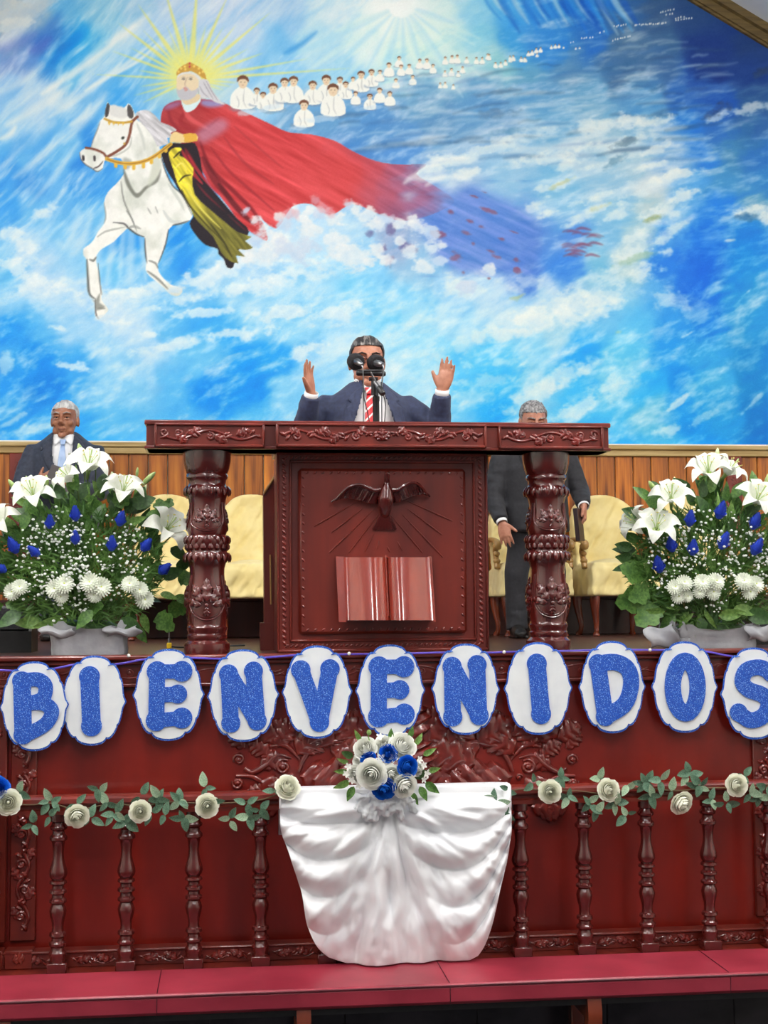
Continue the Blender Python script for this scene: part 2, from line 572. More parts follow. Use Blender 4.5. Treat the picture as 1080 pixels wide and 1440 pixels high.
mb = MB(); mb.box(-XW, XW, -12, YB, -0.12, 0.0)
tag(mb.obj('floor', M_TILE), kind='structure')
mb = MB()
mb.prism([(-XW, 0), (XW, 0), (XW, gable(XW) + .13), (0, GA + .13), (-XW, gable(XW) + .13)], YB, YB + 0.15)
wall_back = tag(mb.obj('wall_back', M_SIDEWALL), kind='structure')
for sgn, nm in ((-1, 'wall_left'), (1, 'wall_right')):
    mb = MB(); mb.box(min(sgn * XW, sgn * (XW + .15)), max(sgn * XW, sgn * (XW + .15)), -12, YB + .15, 0, gable(XW) + .13)
    tag(mb.obj(nm, M_SIDEWALL), kind='structure')
mb = MB()
for sgn in (-1, 1):
    za, zb = GA + .13, gable(XW) + .13
    vs = [(0, YB + .15, za), (0, -12, za), (sgn * XW, -12, zb), (sgn * XW, YB + .15, zb)]
    vs += [(x, y, z + .12) for x, y, z in vs]
    fs = [(0, 1, 2, 3), (7, 6, 5, 4), (0, 4, 5, 1), (1, 5, 6, 2), (2, 6, 7, 3), (3, 7, 4, 0)]
    mb.add(vs, fs if sgn > 0 else [tuple(reversed(f)) for f in fs])
tag(mb.obj('ceiling', M_CEIL, smooth=False), kind='structure')

# sloping mouldings under the ceiling
for k, sgn in enumerate((1, -1)):
    mb = MB()
    for (o0, o1, y0) in ((0.0, 0.065, YB - .05), (0.065, 0.13, YB - .09), (-0.018, 0.002, YB - .03)):
        poly = [(0, GA + o0), (sgn * XW, gable(XW) + o0), (sgn * XW, gable(XW) + o1), (0, GA + o1)]
        mb.prism(poly, y0, YB)
    tag(mb.obj('trim_%d' % (k + 2), mat('brown_ochre_moulding%d' % k, lin(112, 92, 50), lin(80, 64, 34), rough=0.6, scale=8, stretch=(0.3, 1, 6)), smooth=False), kind='structure')

# moulding under the mural
ZM = 3.232
mb = MB()
mb.box(-XW, XW, YB - .045, YB, ZM - .085, ZM - .035, 0.006)
mb.box(-XW, XW, YB - .062, YB, ZM - .04, ZM - .006, 0.008)
t1 = tag(mb.obj('trim_1', M_TRIM), kind='structure')
mb = MB(); mb.box(-XW, XW, YB - .05, YB, ZM - .006, ZM + .004)
mb.obj('white_strip', M_WHITETRIM, t1)


# vertical wainscot boards, each its own piece of the wall
def plank_mat():
    k = NT('wainscot_plank')
    oi = k.n('ShaderNodeObjectInfo')
    v = k.coord((14, 1, 0.7))
    ad = k.n('ShaderNodeVectorMath', operation='ADD')
    k.l(v, ad.inputs[0])
    k.l(oi.outputs['Location'], ad.inputs[1])
    nz = k.n('ShaderNodeTexNoise', i_Scale=2.2, i_Detail=6.0, i_Distortion=0.6)
    k.l(ad.outputs[0], nz.inputs['Vector'])
    g = k.ramp(nz.outputs['Fac'], [(0.3, lin(94, 45, 6)), (0.5, lin(168, 93, 20)), (0.72, lin(206, 128, 40))])
    hs = k.n('ShaderNodeHueSaturation')
    mr = k.n('ShaderNodeMapRange')
    mr.inputs['To Min'].default_value = 0.75; mr.inputs['To Max'].default_value = 1.15
    k.l(oi.outputs['Random'], mr.inputs['Value'])
    k.l(mr.outputs['Result'], hs.inputs['Value'])
    k.l(g, hs.inputs['Color'])
    k.l(hs.outputs['Color'], k.b.inputs['Base Color'])
    k.b.inputs['Roughness'].default_value = 0.4
    k.b.inputs['Coat Weight'].default_value = 0.12
    return k.m


M_WAIN = plank_mat()
PW = 0.134
mb = MB(); mb.box(-PW / 2 + .003, PW / 2 - .003, -0.011, 0.011, ST, ZM - .085, 0.004)
plank = mb.mesh('plank', M_WAIN, 'auto')
for i in range(-35, 37):
    inst('plank', plank, wall_back, Matrix.Translation((i * PW, YB - .0122, 0)))
for xx in (P(25, 660, YB - .05).x, P(1033, 660, YB - .05).x):
    mb = MB(); mb.box(xx - .058, xx + .058, YB - .048, YB - .022, ST, ZM - .085, 0.004)
    pl = mb.obj('pilaster', M_RED, wall_back)
    mb = MB(); rinceau(mb, ST + .1, ZM - .15, xx, .035, YB - .047, waves=12, vertical=True)
    mb.obj('carving', M_CARVE, pl)

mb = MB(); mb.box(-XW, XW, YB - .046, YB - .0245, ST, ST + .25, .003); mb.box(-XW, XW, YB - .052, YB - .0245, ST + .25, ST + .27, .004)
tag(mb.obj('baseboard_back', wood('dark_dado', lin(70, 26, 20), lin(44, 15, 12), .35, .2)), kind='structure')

# ================================================================ ceiling lamps
M_DIFF = NT('lamp_diffuser')
M_DIFF.b.inputs['Emission Color'].default_value = (1.0, 0.97, 0.93, 1)
M_DIFF.b.inputs['Emission Strength'].default_value = LAMP_POWER
M_DIFF = M_DIFF.m
M_LAMPBODY = mat('lamp_housing', lin(225, 225, 225), rough=0.5)
lamp_body = MB()
lamp_body.prism([(-.11, .06), (.11, .06), (.07, .13), (-.07, .13)], -.75, .75)
lamp_body = lamp_body.mesh('housing', M_LAMPBODY, False)
lamp_diff = MB(); lamp_diff.tube([(0, -.72, 0), (0, .72, 0)], .085, 12)
lamp_diff = lamp_diff.mesh('diffuser', M_DIFF, True)
lamp_wire = {}
LAMPS = [(-1.9, -1.8, 6.2), (1.9, -1.8, 6.2), (-1.9, -4.6, 5.9), (1.9, -4.6, 5.9), (-1.9, -7.6, 5.9), (1.9, -7.6, 5.9), (-3.4, -.7, 5.9), (3.4, -.7, 5.9)]  # last pair is out of view, added to brighten the mural
for i, (x, y, z) in enumerate(LAMPS):
    lr = ('over the stage as added mural light', 'nearest the stage in the nave', 'above the middle of the nave', 'farthest back in the nave')[0 if i > 5 else 1 + i // 2]
    t = thing('ceiling_lamp', 'long white tube lamp hung %s, on the %s side' % (lr, 'left' if x < 0 else 'right'), 'lamp', (x, y, z), 'hanging tube lamps')
    M = Matrix.Translation((x, y, z))
    inst('housing', lamp_body, t, M); inst('diffuser', lamp_diff, t, M)
    zc = GA + .13 - GS * abs(x)
    for dy in (-.5, .5):
        mb = MB(); mb.tube([(x, y + dy, z + .13), (x, y + dy, zc)], .006, 6)
        mb.obj('suspension_wire', M_METAL, t)

# ================================================================ the stage
stage = thing('stage_platform', 'raised red-brown wooden stage with carved front panel', 'stage', (0, 1.6, 0))
mb = MB(); mb.box(-3.4, 3.4, 0.0, YB - .07, 0.0, ST - .024)
mb.obj('body', M_REDP, stage)
dk = MB(); dk.box(-3.4, 3.4, -.062, .062, -.024, 0.0, 0.002)
dk = dk.mesh('deck_board', M_DECK, 'auto')
yy = 0.02
while yy < YB - .19:
    inst('deck_board', dk, stage, Matrix.Translation((0, yy + .0625, ST)))
    yy += .127
mb = MB()
mb.box(-3.4, 3.4, -.055, .018, ST - .026, ST, .008)          # lip of the deck
mb.box(-3.4, 3.4, -.035, .0, ST - .045, ST - .026, .004)
mb.obj('edge_moulding', M_RED, stage)
mb = MB(); mb.box(-3.4, 3.4, -.016, .0, ST - .13, ST - .045, .002); mb.box(-3.4, 3.4, -.03, .0, ST - .15, ST - .13, .006)
fr = mb.obj('frieze', M_RED, stage)
mb = MB()
for i in range(14):
    x0 = -2.6 + i * .385
    rinceau(mb, x0, x0 + .36, ST - .088, .032, -.015, waves=2, flip=1 if i % 2 else -1, h=.8)
mb.obj('frieze_carving', M_CARVE, fr)
# corner pilasters with vertical scrolls
for (xa, xb, d) in ((-1.70, -1.585, .022), (-1.87, -1.715, .05), (1.80, 1.915, .022), (1.93, 2.085, .05)):
    mb = MB(); mb.box(xa, xb, -d, 0, .58, ST - .15, .004)
    pl = mb.obj('pilaster', M_RED, stage)
    mb = MB()
    xm = (xa + xb) / 2
    for (z0, z1, w) in ((.63, .98, 3), (1.0, 1.33, 3), (1.36, 1.68, 3)):
        rinceau(mb, z0, z1, xm, .042, -d, waves=w, vertical=True, h=1.5, rk=1.5)
        for q in range(4):
            carved_leaf(mb, xm + (.012 if q % 2 else -.012), z0 + (z1 - z0) * (q + .5) / 4, 1.0 if q % 2 else 2.1, .07, .045, -d, 1.3, 3)
    mb.obj('carving', M_CARVE, pl)
# the great acanthus carving in the middle of the front
mb = MB()
YC = -.002


def Z0(x, y): q = P(x, y, 0.0); return (q.x, q.z)


def ac(px, py, ang, L, W, curl=0., h=.9, lobes=4):
    x, z = Z0(px, py)
    carved_leaf(mb, x, z, ang, L * 1.25, W * 1.5, YC, h * .8, lobes, None, curl)


def sc(px, py, r, turns, a0, cw, rad):
    x, z = Z0(px, py)
    sp = spiral(x, z, r, turns, a0, cw)
    mb.rel(sp, taper(len(sp), rad, .7, .2), YC, 1.3, 7)
    mb.ball((x, YC - rad * .6, z), rad * 1.25, 8, 5)


def st(pts, rad, tip=.3):
    q = cat_rom([Z0(*p) for p in pts], 5)
    mb.rel(q, taper(len(q), rad, tip, .4), YC, 1.2, 7)


CX = 570
for s in (-1, 1):
    X = lambda d: CX + s * d
    A = lambda a: a if s > 0 else PI - a
    K = s
    sc(X(234), 1068, .026, 1.5, A(-.4), -K, .010)
    sc(X(236), 1101, .026, 1.5, A(.4), K, .010)
    sc(X(172), 1078, .036, 1.6, A(2.2), K, .012)
    sc(X(60), 1085, .036, 1.5, A(1.5), K, .012)
    sc(X(160), 1093, .016, 1.2, A(0), -K, .008)
    st([(X(226), 1080), (X(215), 1086), (X(196), 1076), (X(180), 1062), (X(160), 1066)], .016)
    st([(X(238), 1091), (X(215), 1092), (X(196), 1104), (X(186), 1114)], .014)
    st([(X(150), 1085), (X(140), 1062), (X(120), 1046), (X(96), 1042), (X(70), 1050)], .018)
    st([(X(190), 1050), (X(170), 1048), (X(155), 1060), (X(146), 1072)], .014)
    st([(X(30), 1050), (X(46), 1060), (X(70), 1066), (X(85), 1080)], .014)
    ac(X(152), 1062, A(2.2), .14, .10, .5 * K)
    ac(X(180), 1052, A(1.9), .11, .07, .6 * K)
    ac(X(100), 1048, A(.75), .17, .11, -.5 * K)
    ac(X(60), 1048, A(.9), .16, .10, -.3 * K)
    ac(X(150), 1090, A(3.4), .30, .17, .15 * K, 1.0, 6)
    ac(X(100), 1076, A(2.7), .20, .12, .3 * K)
    ac(X(205), 1098, A(3.6), .14, .09, .3 * K)
    ac(X(120), 1100, A(3.3), .20, .11, -.2 * K, .9, 5)
    ac(X(212), 1038, A(.35), .11, .07, .4 * K)
    ac(X(165), 1040, A(.25), .17, .07, .3 * K)
    ac(X(205), 1080, A(2.6), .10, .06, .3 * K)
    ac(X(188), 1112, A(-.3), .10, .06, .3 * K)
    ac(X(228), 1132, A(-2.9), .12, .07, .2 * K, 1.3, 4)
    ac(X(175), 1134, A(-.15), .13, .07, .3 * K, 1.3, 4)
for s in (-1, 1):
    X = lambda d: CX + s * d
    A = lambda a: a if s > 0 else PI - a
    for (dx, y, a, L, W, c) in ((20, 1050, .6, .20, .10, .4), (30, 1075, .2, .22, .12, .3), (40, 1100, .05, .22, .11, .2), (75, 1095, 2.9, .16, .10, .2), (120, 1060, 1.0, .12, .08, .6), (190, 1066, .9, .10, .07, -.6), (130, 1120, 3.0, .2, .10, .1), (80, 1030, .3, .16, .08, .5),
                                (10, 1030, .5, .16, .08, .4), (210, 1110, 2.9, .12, .07, .2), (140, 1030, .1, .14, .07, .5), (225, 1052, .6, .09, .06, .7)):
        ac(X(dx), y, A(a), L, W * .8, c * s, .9, 5)
ac(CX, 1060, PI / 2, .2, .16, 0, 1.2, 5)
ac(CX, 1100, PI / 2, .16, .2, 0, 1.2, 5)
mb.obj('acanthus_carving', M_CARVE, stage)

# marble-clad plinth that carries the balusters, with its tiles
plinth = thing('plinth', 'low dark marble-clad plinth behind the red bench', 'plinth', (0, -.13, 0))
mb = MB(); mb.box(-3.4, 3.4, -.222, -.002, 0, .44)
mb.obj('core', M_GROUT, plinth)
mb = MB(); mb.box(-3.4, 3.4, -.2455, -.001, .44, .483, .002)
mb.obj('top_board', M_RED, plinth)
tl = MB(); tl.box(-.2985, .2985, -.012, 0, .004, .437, .002)
tl = tl.mesh('tile', M_TILE, 'auto')
for i in range(-5, 6):
    inst('tile', tl, plinth, Matrix.Translation((i * .6 + .1, -.2222, 0)))

# base strip with running scrolls
mb = MB(); mb.box(-3.4, 3.4, -.132, -.0555, .484, .545, .002); mb.box(-3.4, 3.4, -.143, -.0555, .545, .558, .005)
bs = tag(mb.obj('trim_4', M_RED), kind='structure')
mb = MB()
for i in range(18):
    x0 = -1.465 + .297 * (i - 4) + .055
    rinceau(mb, x0, x0 + .19, .514, .026, -.131, waves=2, flip=1 if i % 3 else -1, h=1.7)
    carved_leaf(mb, x0 + .02, .507, .3, .07, .04, -.131, 1.5, 3)
    carved_leaf(mb, x0 + .17, .507, 2.7, .07, .04, -.131, 1.5, 3)
mb.obj('strip_carving', M_CARVE, bs)
for (xa, xb) in ((-1.70, -1.585), (-1.87, -1.715), (1.80, 1.915), (1.93, 2.085)):
    mb = MB(); mb.box(xa - .004, xb + .004, -.143, -.056, .484, .566, .004)
    carved_leaf(mb, (xa + xb) / 2 - .03, .525, 0.2, .06, .05, -.142, 1.0, 3)
    mb.obj('corner_block', M_RED, bs)
# ================================================================ balustrade
rail = thing('balustrade', 'red-brown wooden rail on turned balusters in front of the stage', 'balustrade', (0, -.2, .483))
prof = [(-.055, 1.222), (-.052, 1.240), (-.038, 1.251), (0, 1.255), (.038, 1.251), (.052, 1.240), (.055, 1.222), (.045, 1.212), (.036, 1.210),
        (.036, 1.196), (.046, 1.190), (.046, 1.172), (-.046, 1.172), (-.046, 1.190), (-.036, 1.196), (-.036, 1.210), (-.045, 1.212)]
mb = MB()
n = len(prof)
vs = [(x, -.2 + a, z) for x in (-3.2, 3.2) for a, z in prof]
mb.add(vs, [(i, (i + 1) % n, (i + 1) % n + n, i + n) for i in range(n)] + [tuple(reversed(range(n))), tuple(range(n, 2 * n))])
hr = mb.obj('handrail', M_RED, rail)
s_ = .00325
bp = [(1150, 11), (1160, 11), (1162, 8.5), (1165, 9.5), (1168, 12), (1171, 11.5), (1174, 8.2), (1178, 8.5), (1182, 12), (1186, 12), (1189, 9), (1195, 8),
      (1204, 7.2), (1212, 7.8), (1220, 9.6), (1228, 12), (1233, 12.5), (1238, 11), (1241, 8.2), (1243, 11.5), (1246, 12), (1249, 8.2), (1253, 8.4), (1256, 11.8),
      (1259, 12), (1262, 8.2), (1266, 8.6), (1269, 11.8), (1272, 11.8), (1275, 8.4), (1279, 10.4), (1284, 11.6), (1291, 10.6), (1300, 8.2), (1307, 7.6), (1312, 8.2),
      (1314, 11.2), (1318, 11.6), (1321, 8.4), (1325, 8.8), (1328, 11.8), (1331, 11.8), (1334, 8.8), (1338, 9.4), (1341, 12), (1345, 12.2), (1349, 10.6), (1354, 10.6)]
zt, zb = 1.172, .527
pf = [(zt - (y - 1150) / (1354 - 1150) * (zt - zb), r * s_) for y, r in bp]
mb = MB(); mb.lathe(pf[::-1], (0, 0), 20)
mb.box(-.043, .043, -.043, .043, .483, .528, .004)
bal = mb.mesh('baluster', M_RED2, 'auto')
for k in range(-3, 13):
    inst('baluster', bal, rail, Matrix.Translation((-1.465 + .297 * k, -.2, 0)))

# ================================================================ bench
bench = thing('bench', 'long low bench with a padded red vinyl seat', 'bench', (0, -.46, 0))
mb = MB()
mb.box(-3.0, 3.0, -.665, -.2475, .404, .491, .016)
me = mb.mesh('seat_cushion', M_CUSHION, 'auto')
inst('seat_cushion', me, bench)
mb = MB(); mb.tube([(-2.99, -.663, .482), (2.99, -.663, .482)], .005, 6)
mb.obj('piping', M_PIPING, bench)
for k in range(-2, 3):
    mb = MB(); mb.tube([(k * 1.22 + .2 + .01, -.664, .41), (k * 1.22 + .2 + .01, -.666, .475), (k * 1.22 + .2 + .01, -.64, .4925), (k * 1.22 + .2 + .01, -.255, .4925)], .0022, 5)
    mb.obj('seam', M_PIPING, bench)
mb = MB(); mb.box(-2.95, 2.95, -.62, -.30, .372, .404)
mb.obj('seat_board', M_BLACK, bench)
for px in (-1.63, -.405, .835, 2.06):
    mb = MB()
    poly = cat_rom([(-.64, .404), (-.655, .33), (-.63, .22), (-.60, .12), (-.63, .0)], 5) + cat_rom([(-.56, 0), (-.53, .12), (-.56, .22), (-.585, .33), (-.56, .404)], 5)
    n = len(poly)
    vs = [(px - .03, y, z) for y, z in poly] + [(px + .03, y, z) for y, z in poly]
    mb.add(vs, [tuple(range(n)), tuple(reversed(range(n, 2 * n)))] + [(i + n, (i + 1) % n + n, (i + 1) % n, i) for i in range(n)])
    mb.box(px - .025, px + .025, -.58, -.31, .30, .372, .004)
    mb.obj('leg', M_CHAIRW, bench)
    mb = MB(); mb.box(px - .028, px + .028, -.345, -.292, 0, .372, .004)
    mb.obj('leg', M_CHAIRW, bench)

# ================================================================ the mural: paint worked out on a canvas, laid on a fine grid as vertex colour
CS = 1.2                                   # canvas cells per unit
OX, OY, CW, CH = -330.0, -460.0, 1760, 1120
NX, NY = int(CW * CS), int(CH * CS)
gx, gy = np.meshgrid(OX + (np.arange(NX) + .5) / CS, OY + (np.arange(NY) + .5) / CS)
gx = gx.astype(np.float32); gy = gy.astype(np.float32)
_rng = np.random.RandomState(11)
_tab = _rng.rand(256, 256).astype(np.float32)


def vnoise(x, y, s=0):
    xi = np.floor(x).astype(np.int32); yi = np.floor(y).astype(np.int32)
    fx = x - xi; fy = y - yi
    fx = fx * fx * (3 - 2 * fx); fy = fy * fy * (3 - 2 * fy)
    xi = xi + s * 37; yi = yi + s * 91
    a = _tab[yi & 255, xi & 255]; b = _tab[yi & 255, (xi + 1) & 255]
    c = _tab[(yi + 1) & 255, xi & 255]; d = _tab[(yi + 1) & 255, (xi + 1) & 255]
    return (a + (b - a) * fx) * (1 - fy) + (c + (d - c) * fx) * fy


def fbm(x, y, s=0, o=5, g=.5):
    t = 0; a = 1; n = 0
    for i in range(o):
        t = t + a * vnoise(x, y, s + i * 3); n += a; a *= g; x = x * 2.03; y = y * 2.03
    return t / n


def sstep(a, b, x):
    t = np.clip((x - a) / (b - a), 0, 1)
    return t * t * (3 - 2 * t)


def rot(x, y, deg, sx, sy):
    a = math.radians(deg)
    return (x * math.cos(a) + y * math.sin(a)) / sx, (-x * math.sin(a) + y * math.cos(a)) / sy


# ---- broad colours: x, y, r, g, b
CTRL = []


def row(y, s):
    for e in s.split():
        v = e.split(',')
        CTRL.append((float(v[0]), float(y), float(v[1]), float(v[2]), float(v[3])))


row(-250, '-200,150,190,215 0,150,190,215 200,150,195,230 400,170,205,235 560,215,238,240 700,80,160,225 850,40,110,195 1000,30,85,155')
row(-100, '-200,140,180,210 0,160,190,215 150,150,200,228 330,190,212,235 560,236,248,245 700,100,180,230 830,30,110,200 960,40,90,150')
row(15, '-90,150,180,200 10,190,200,205 50,178,198,208 90,110,185,228 150,150,205,230 200,175,210,232 260,185,212,236 330,200,218,238 400,170,206,236 470,210,232,240 550,243,250,246 620,205,236,234 670,150,212,236 710,80,176,236 755,60,150,226 830,22,104,204 880,54,104,160 930,60,96,140 970,40,76,130')
row(55, '-60,110,160,205 10,150,176,206 40,90,140,205 65,50,120,205 95,20,150,230 115,40,170,236 150,150,212,236 185,214,232,238 230,170,208,238 330,196,218,238 400,130,196,238 440,190,226,238 520,208,236,238 600,212,240,232 680,150,214,232 720,60,160,226 770,50,140,220 830,40,116,200 880,84,124,160 940,60,104,150 990,24,58,130 1060,30,62,120 1160,20,50,110')
row(95, '-60,120,170,220 10,130,160,215 40,120,160,220 70,60,150,226 100,110,196,238 140,176,218,238 180,120,196,238 210,90,180,238 330,170,210,238 400,150,206,238 470,160,212,236 560,196,232,232 640,184,226,226 700,150,210,216 740,104,166,200 800,96,148,190 870,70,114,160 930,64,108,160 1000,20,54,128 1060,22,60,134')
row(135, '-60,120,190,235 10,140,196,240 50,180,216,240 90,196,224,238 130,120,190,238 170,60,164,236 205,120,190,238 600,120,170,206 680,90,150,200 760,100,160,206 840,104,166,208 900,90,156,206 960,40,104,186 1010,26,88,180 1060,44,92,150 1160,40,90,170')
row(175, '-60,130,200,240 10,160,210,240 50,176,214,240 90,110,186,238 460,104,160,206 540,86,146,204 620,86,142,192 700,110,160,204 780,120,178,216 850,160,198,218 910,130,184,218 960,36,124,214 1010,50,116,196 1065,52,108,172 1160,40,100,180')
row(215, '-60,70,165,235 10,110,190,240 50,80,168,236 90,120,194,240 130,40,140,228 160,90,176,236 490,80,140,206 560,84,146,212 640,150,190,222 720,160,200,226 800,176,206,224 880,170,204,220 935,110,170,222 980,30,122,220 1030,70,140,190 1070,44,118,196')
row(255, '-60,60,160,235 10,80,170,238 40,46,140,226 80,120,190,240 115,50,150,232 620,180,206,228 700,150,196,226 780,130,190,224 850,160,200,224 930,196,214,222 975,90,170,230 1020,70,150,206 1065,50,134,204')
row(295, '-60,80,180,240 10,60,160,236 50,110,190,240 90,100,180,238 135,110,190,240 650,110,150,214 720,110,160,220 790,130,190,228 850,150,200,226 920,200,214,214 970,120,186,232 1010,20,122,226 1060,110,170,200')
row(335, '-60,90,190,242 10,130,200,242 45,170,214,242 90,130,200,242 185,40,150,234 240,20,140,230 285,70,170,236 330,160,210,240 420,190,222,242 500,170,214,240 560,160,180,214 640,100,140,212 720,90,136,214 790,80,140,218 850,120,184,224 900,170,206,218 950,90,170,232 1000,8,112,222 1060,24,132,222')
row(375, '-60,70,170,238 10,110,195,242 50,190,220,242 100,150,208,242 165,110,196,242 215,100,186,240 255,40,150,234 300,150,206,240 360,176,216,242 440,166,218,244 520,140,208,244 590,150,196,228 660,120,164,214 730,70,124,214 790,50,130,222 840,120,190,222 890,176,208,214 940,30,124,224 990,6,104,218 1040,20,140,222')
row(415, '-60,60,170,238 10,150,208,242 60,186,220,242 120,190,220,242 200,160,212,242 270,110,190,240 340,150,210,242 420,150,212,244 500,120,206,245 570,130,208,245 640,150,206,240 700,170,212,238 760,190,220,236 820,160,206,230 880,150,204,230 930,90,174,232 980,6,106,220 1040,40,152,218')
row(455, '-60,20,140,232 10,20,148,236 50,90,184,240 110,170,214,242 180,176,216,242 240,90,184,240 290,60,172,240 350,130,204,242 420,140,210,244 490,170,220,245 560,120,208,246 640,170,220,242 710,196,226,238 780,180,218,232 840,110,192,236 890,90,190,238 940,40,150,230 990,16,128,224 1050,36,150,216')
row(500, '-60,60,170,238 10,70,176,240 45,10,140,234 90,60,168,238 140,150,208,242 210,170,214,242 280,110,196,242 335,20,154,240 375,30,160,240 430,150,210,244 520,190,228,244 590,160,220,244 640,90,200,246 690,80,196,246 750,130,206,240 820,30,164,240 880,90,196,238 940,20,150,232 1000,50,164,226 1060,16,134,208')
row(545, '-60,30,150,234 10,30,150,236 60,6,128,226 110,60,168,238 180,130,202,242 250,90,186,242 295,10,140,236 340,16,148,238 400,130,204,243 580,170,222,244 640,90,198,246 690,50,184,244 740,140,208,236 800,60,184,242 860,120,204,236 910,40,176,240 960,8,140,230 1010,60,172,226 1060,20,136,206')
row(590, '-60,60,170,238 10,60,170,238 50,40,156,236 100,46,166,240 170,90,188,242 250,80,182,242 340,90,190,242 640,110,202,244 700,30,170,242 870,60,182,238 920,100,190,224 970,12,148,230 1020,30,154,222 1070,10,122,202')
row(625, '-60,30,150,232 10,20,150,234 60,50,170,240 130,60,176,240 300,60,176,240 500,110,195,240 700,60,180,240 880,40,166,232 940,70,180,226 1000,14,146,226 1070,6,118,200')
row(660, '-60,30,150,232 130,60,176,240 500,110,195,240 880,40,166,232 1070,6,118,200')
CTRL = np.array(CTRL, np.float32)
st8 = 8.0
cx8, cy8 = np.meshgrid(np.arange(OX - 60, OX + CW + 68, st8), np.arange(OY - 60, OY + CH + 68, st8))
acc = np.zeros(cx8.shape + (3,), np.float32); wsum = np.zeros(cx8.shape, np.float32) + 1e-9
for c in CTRL:
    d2 = ((cx8 - c[0]) ** 2 + (cy8 - c[1]) ** 2) / (24.0 ** 2)
    w = 1.0 / (1.0 + d2) ** 3
    acc += w[..., None] * c[2:5]; wsum += w
coarse = acc / wsum[..., None]


def samp(A, x, y, x0, y0, st):
    u = np.clip((x - x0) / st, 0, A.shape[1] - 1.001); v = np.clip((y - y0) / st, 0, A.shape[0] - 1.001)
    i = u.astype(np.int32); j = v.astype(np.int32)
    fu = (u - i)[..., None]; fv = (v - j)[..., None]
    return (A[j, i] * (1 - fu) + A[j, i + 1] * fu) * (1 - fv) + (A[j + 1, i] * (1 - fu) + A[j + 1, i + 1] * fu) * fv


# brush direction: steep to the left, nearly level to the right, slanting below
wl = sstep(560, 300, gx) * sstep(430, 300, gy)            # left: diagonal strokes
wr = sstep(560, 760, gx) * sstep(420, 300, gy)            # right: level strokes
wb = np.clip(1 - wl - wr, 0, 1)
sn = 0; sn2 = 0
for w_, dg, a_, b_, sd in ((wl, -47, 70, 11, 1), (wr, -12, 52, 13, 5), (wb, -28, 44, 15, 9)):
    u, v = rot(gx, gy, dg, a_, b_)
    wv = fbm(gx / 60, gy / 60, sd + 40, 2)
    sn = sn + w_ * fbm(u + wv * .8, v + wv * 1.4, sd, 4, .55)
    u, v = rot(gx, gy, dg, a_ * .28, b_ * .42)
    sn2 = sn2 + w_ * fbm(u, v, sd + 20, 3, .6)
wx = (fbm(gx / 46, gy / 46, 60, 4) - .5); wy = (fbm(gx / 46, gy / 46, 70, 4) - .5)
warp = 46.0
img = samp(coarse, gx + wx * warp + (sn - .5) * 30, gy + wy * warp + (sn - .5) * 18, OX - 60, OY - 60, st8)
lum = img.mean(axis=2)
k1 = (sn - .5) * 2.2
k2 = (sn2 - .5) * 1.5
up = np.clip(k1 + .55 * k2, 0, 1)[..., None] * sstep(60, 150, lum)[..., None]
dn = np.clip(-k1 - .45 * k2, 0, 1)[..., None]
WH = np.array([238, 244, 244], np.float32)
img = img * (1 - up * .72) + WH * up * .72
DK = np.stack([img[..., 0] * .42, img[..., 1] * .80, img[..., 2] * .97], -1)
img = img * (1 - dn * .5) + DK * dn * .5


def bb(x0, y0, x1, y1):
    i0 = max(0, int((x0 - OX) * CS)); i1 = min(NX, int((x1 - OX) * CS) + 2)
    j0 = max(0, int((y0 - OY) * CS)); j1 = min(NY, int((y1 - OY) * CS) + 2)
    return slice(j0, j1), slice(i0, i1)


def blend(sl, m, c):
    img[sl] = img[sl] * (1 - m[..., None]) + np.asarray(c, np.float32) * m[..., None]


def cloud(cx, cy, w, h, deg=0., c=(240, 245, 244), a=.95, seed=0, rough=1.0, soft=.55):
    """dabbed cloud: noisy ellipse, brighter above, bluish below"""
    R = max(w, h) * 1.5
    s = bb(cx - R, cy - R, cx + R, cy + R)
    X, Y = gx[s], gy[s]
    if X.size == 0: return
    u, v = rot(X - cx, Y - cy, deg, w, h)
    f = fbm(X / 17 + seed * 7.3, Y / 12 + seed * 3.1, seed % 17, 4, .6)
    e = 1 - np.sqrt(u * u + v * v) + (f - .5) * 1.9 * rough
    m = sstep(0, soft, e) * a * sstep(1.35, 1.0, np.sqrt(u * u + v * v))
    sh = np.clip(.5 + v * .5 + (fbm(X / 9, Y / 8, seed % 13 + 3, 3) - .5) * 1.6, 0, 1)[..., None]
    cc = np.asarray(c, np.float32) * (1 - .22 * sh) + np.array([120, 185, 232], np.float32) * (.22 * sh)
    img[s] = img[s] * (1 - m[..., None]) + cc * m[..., None]


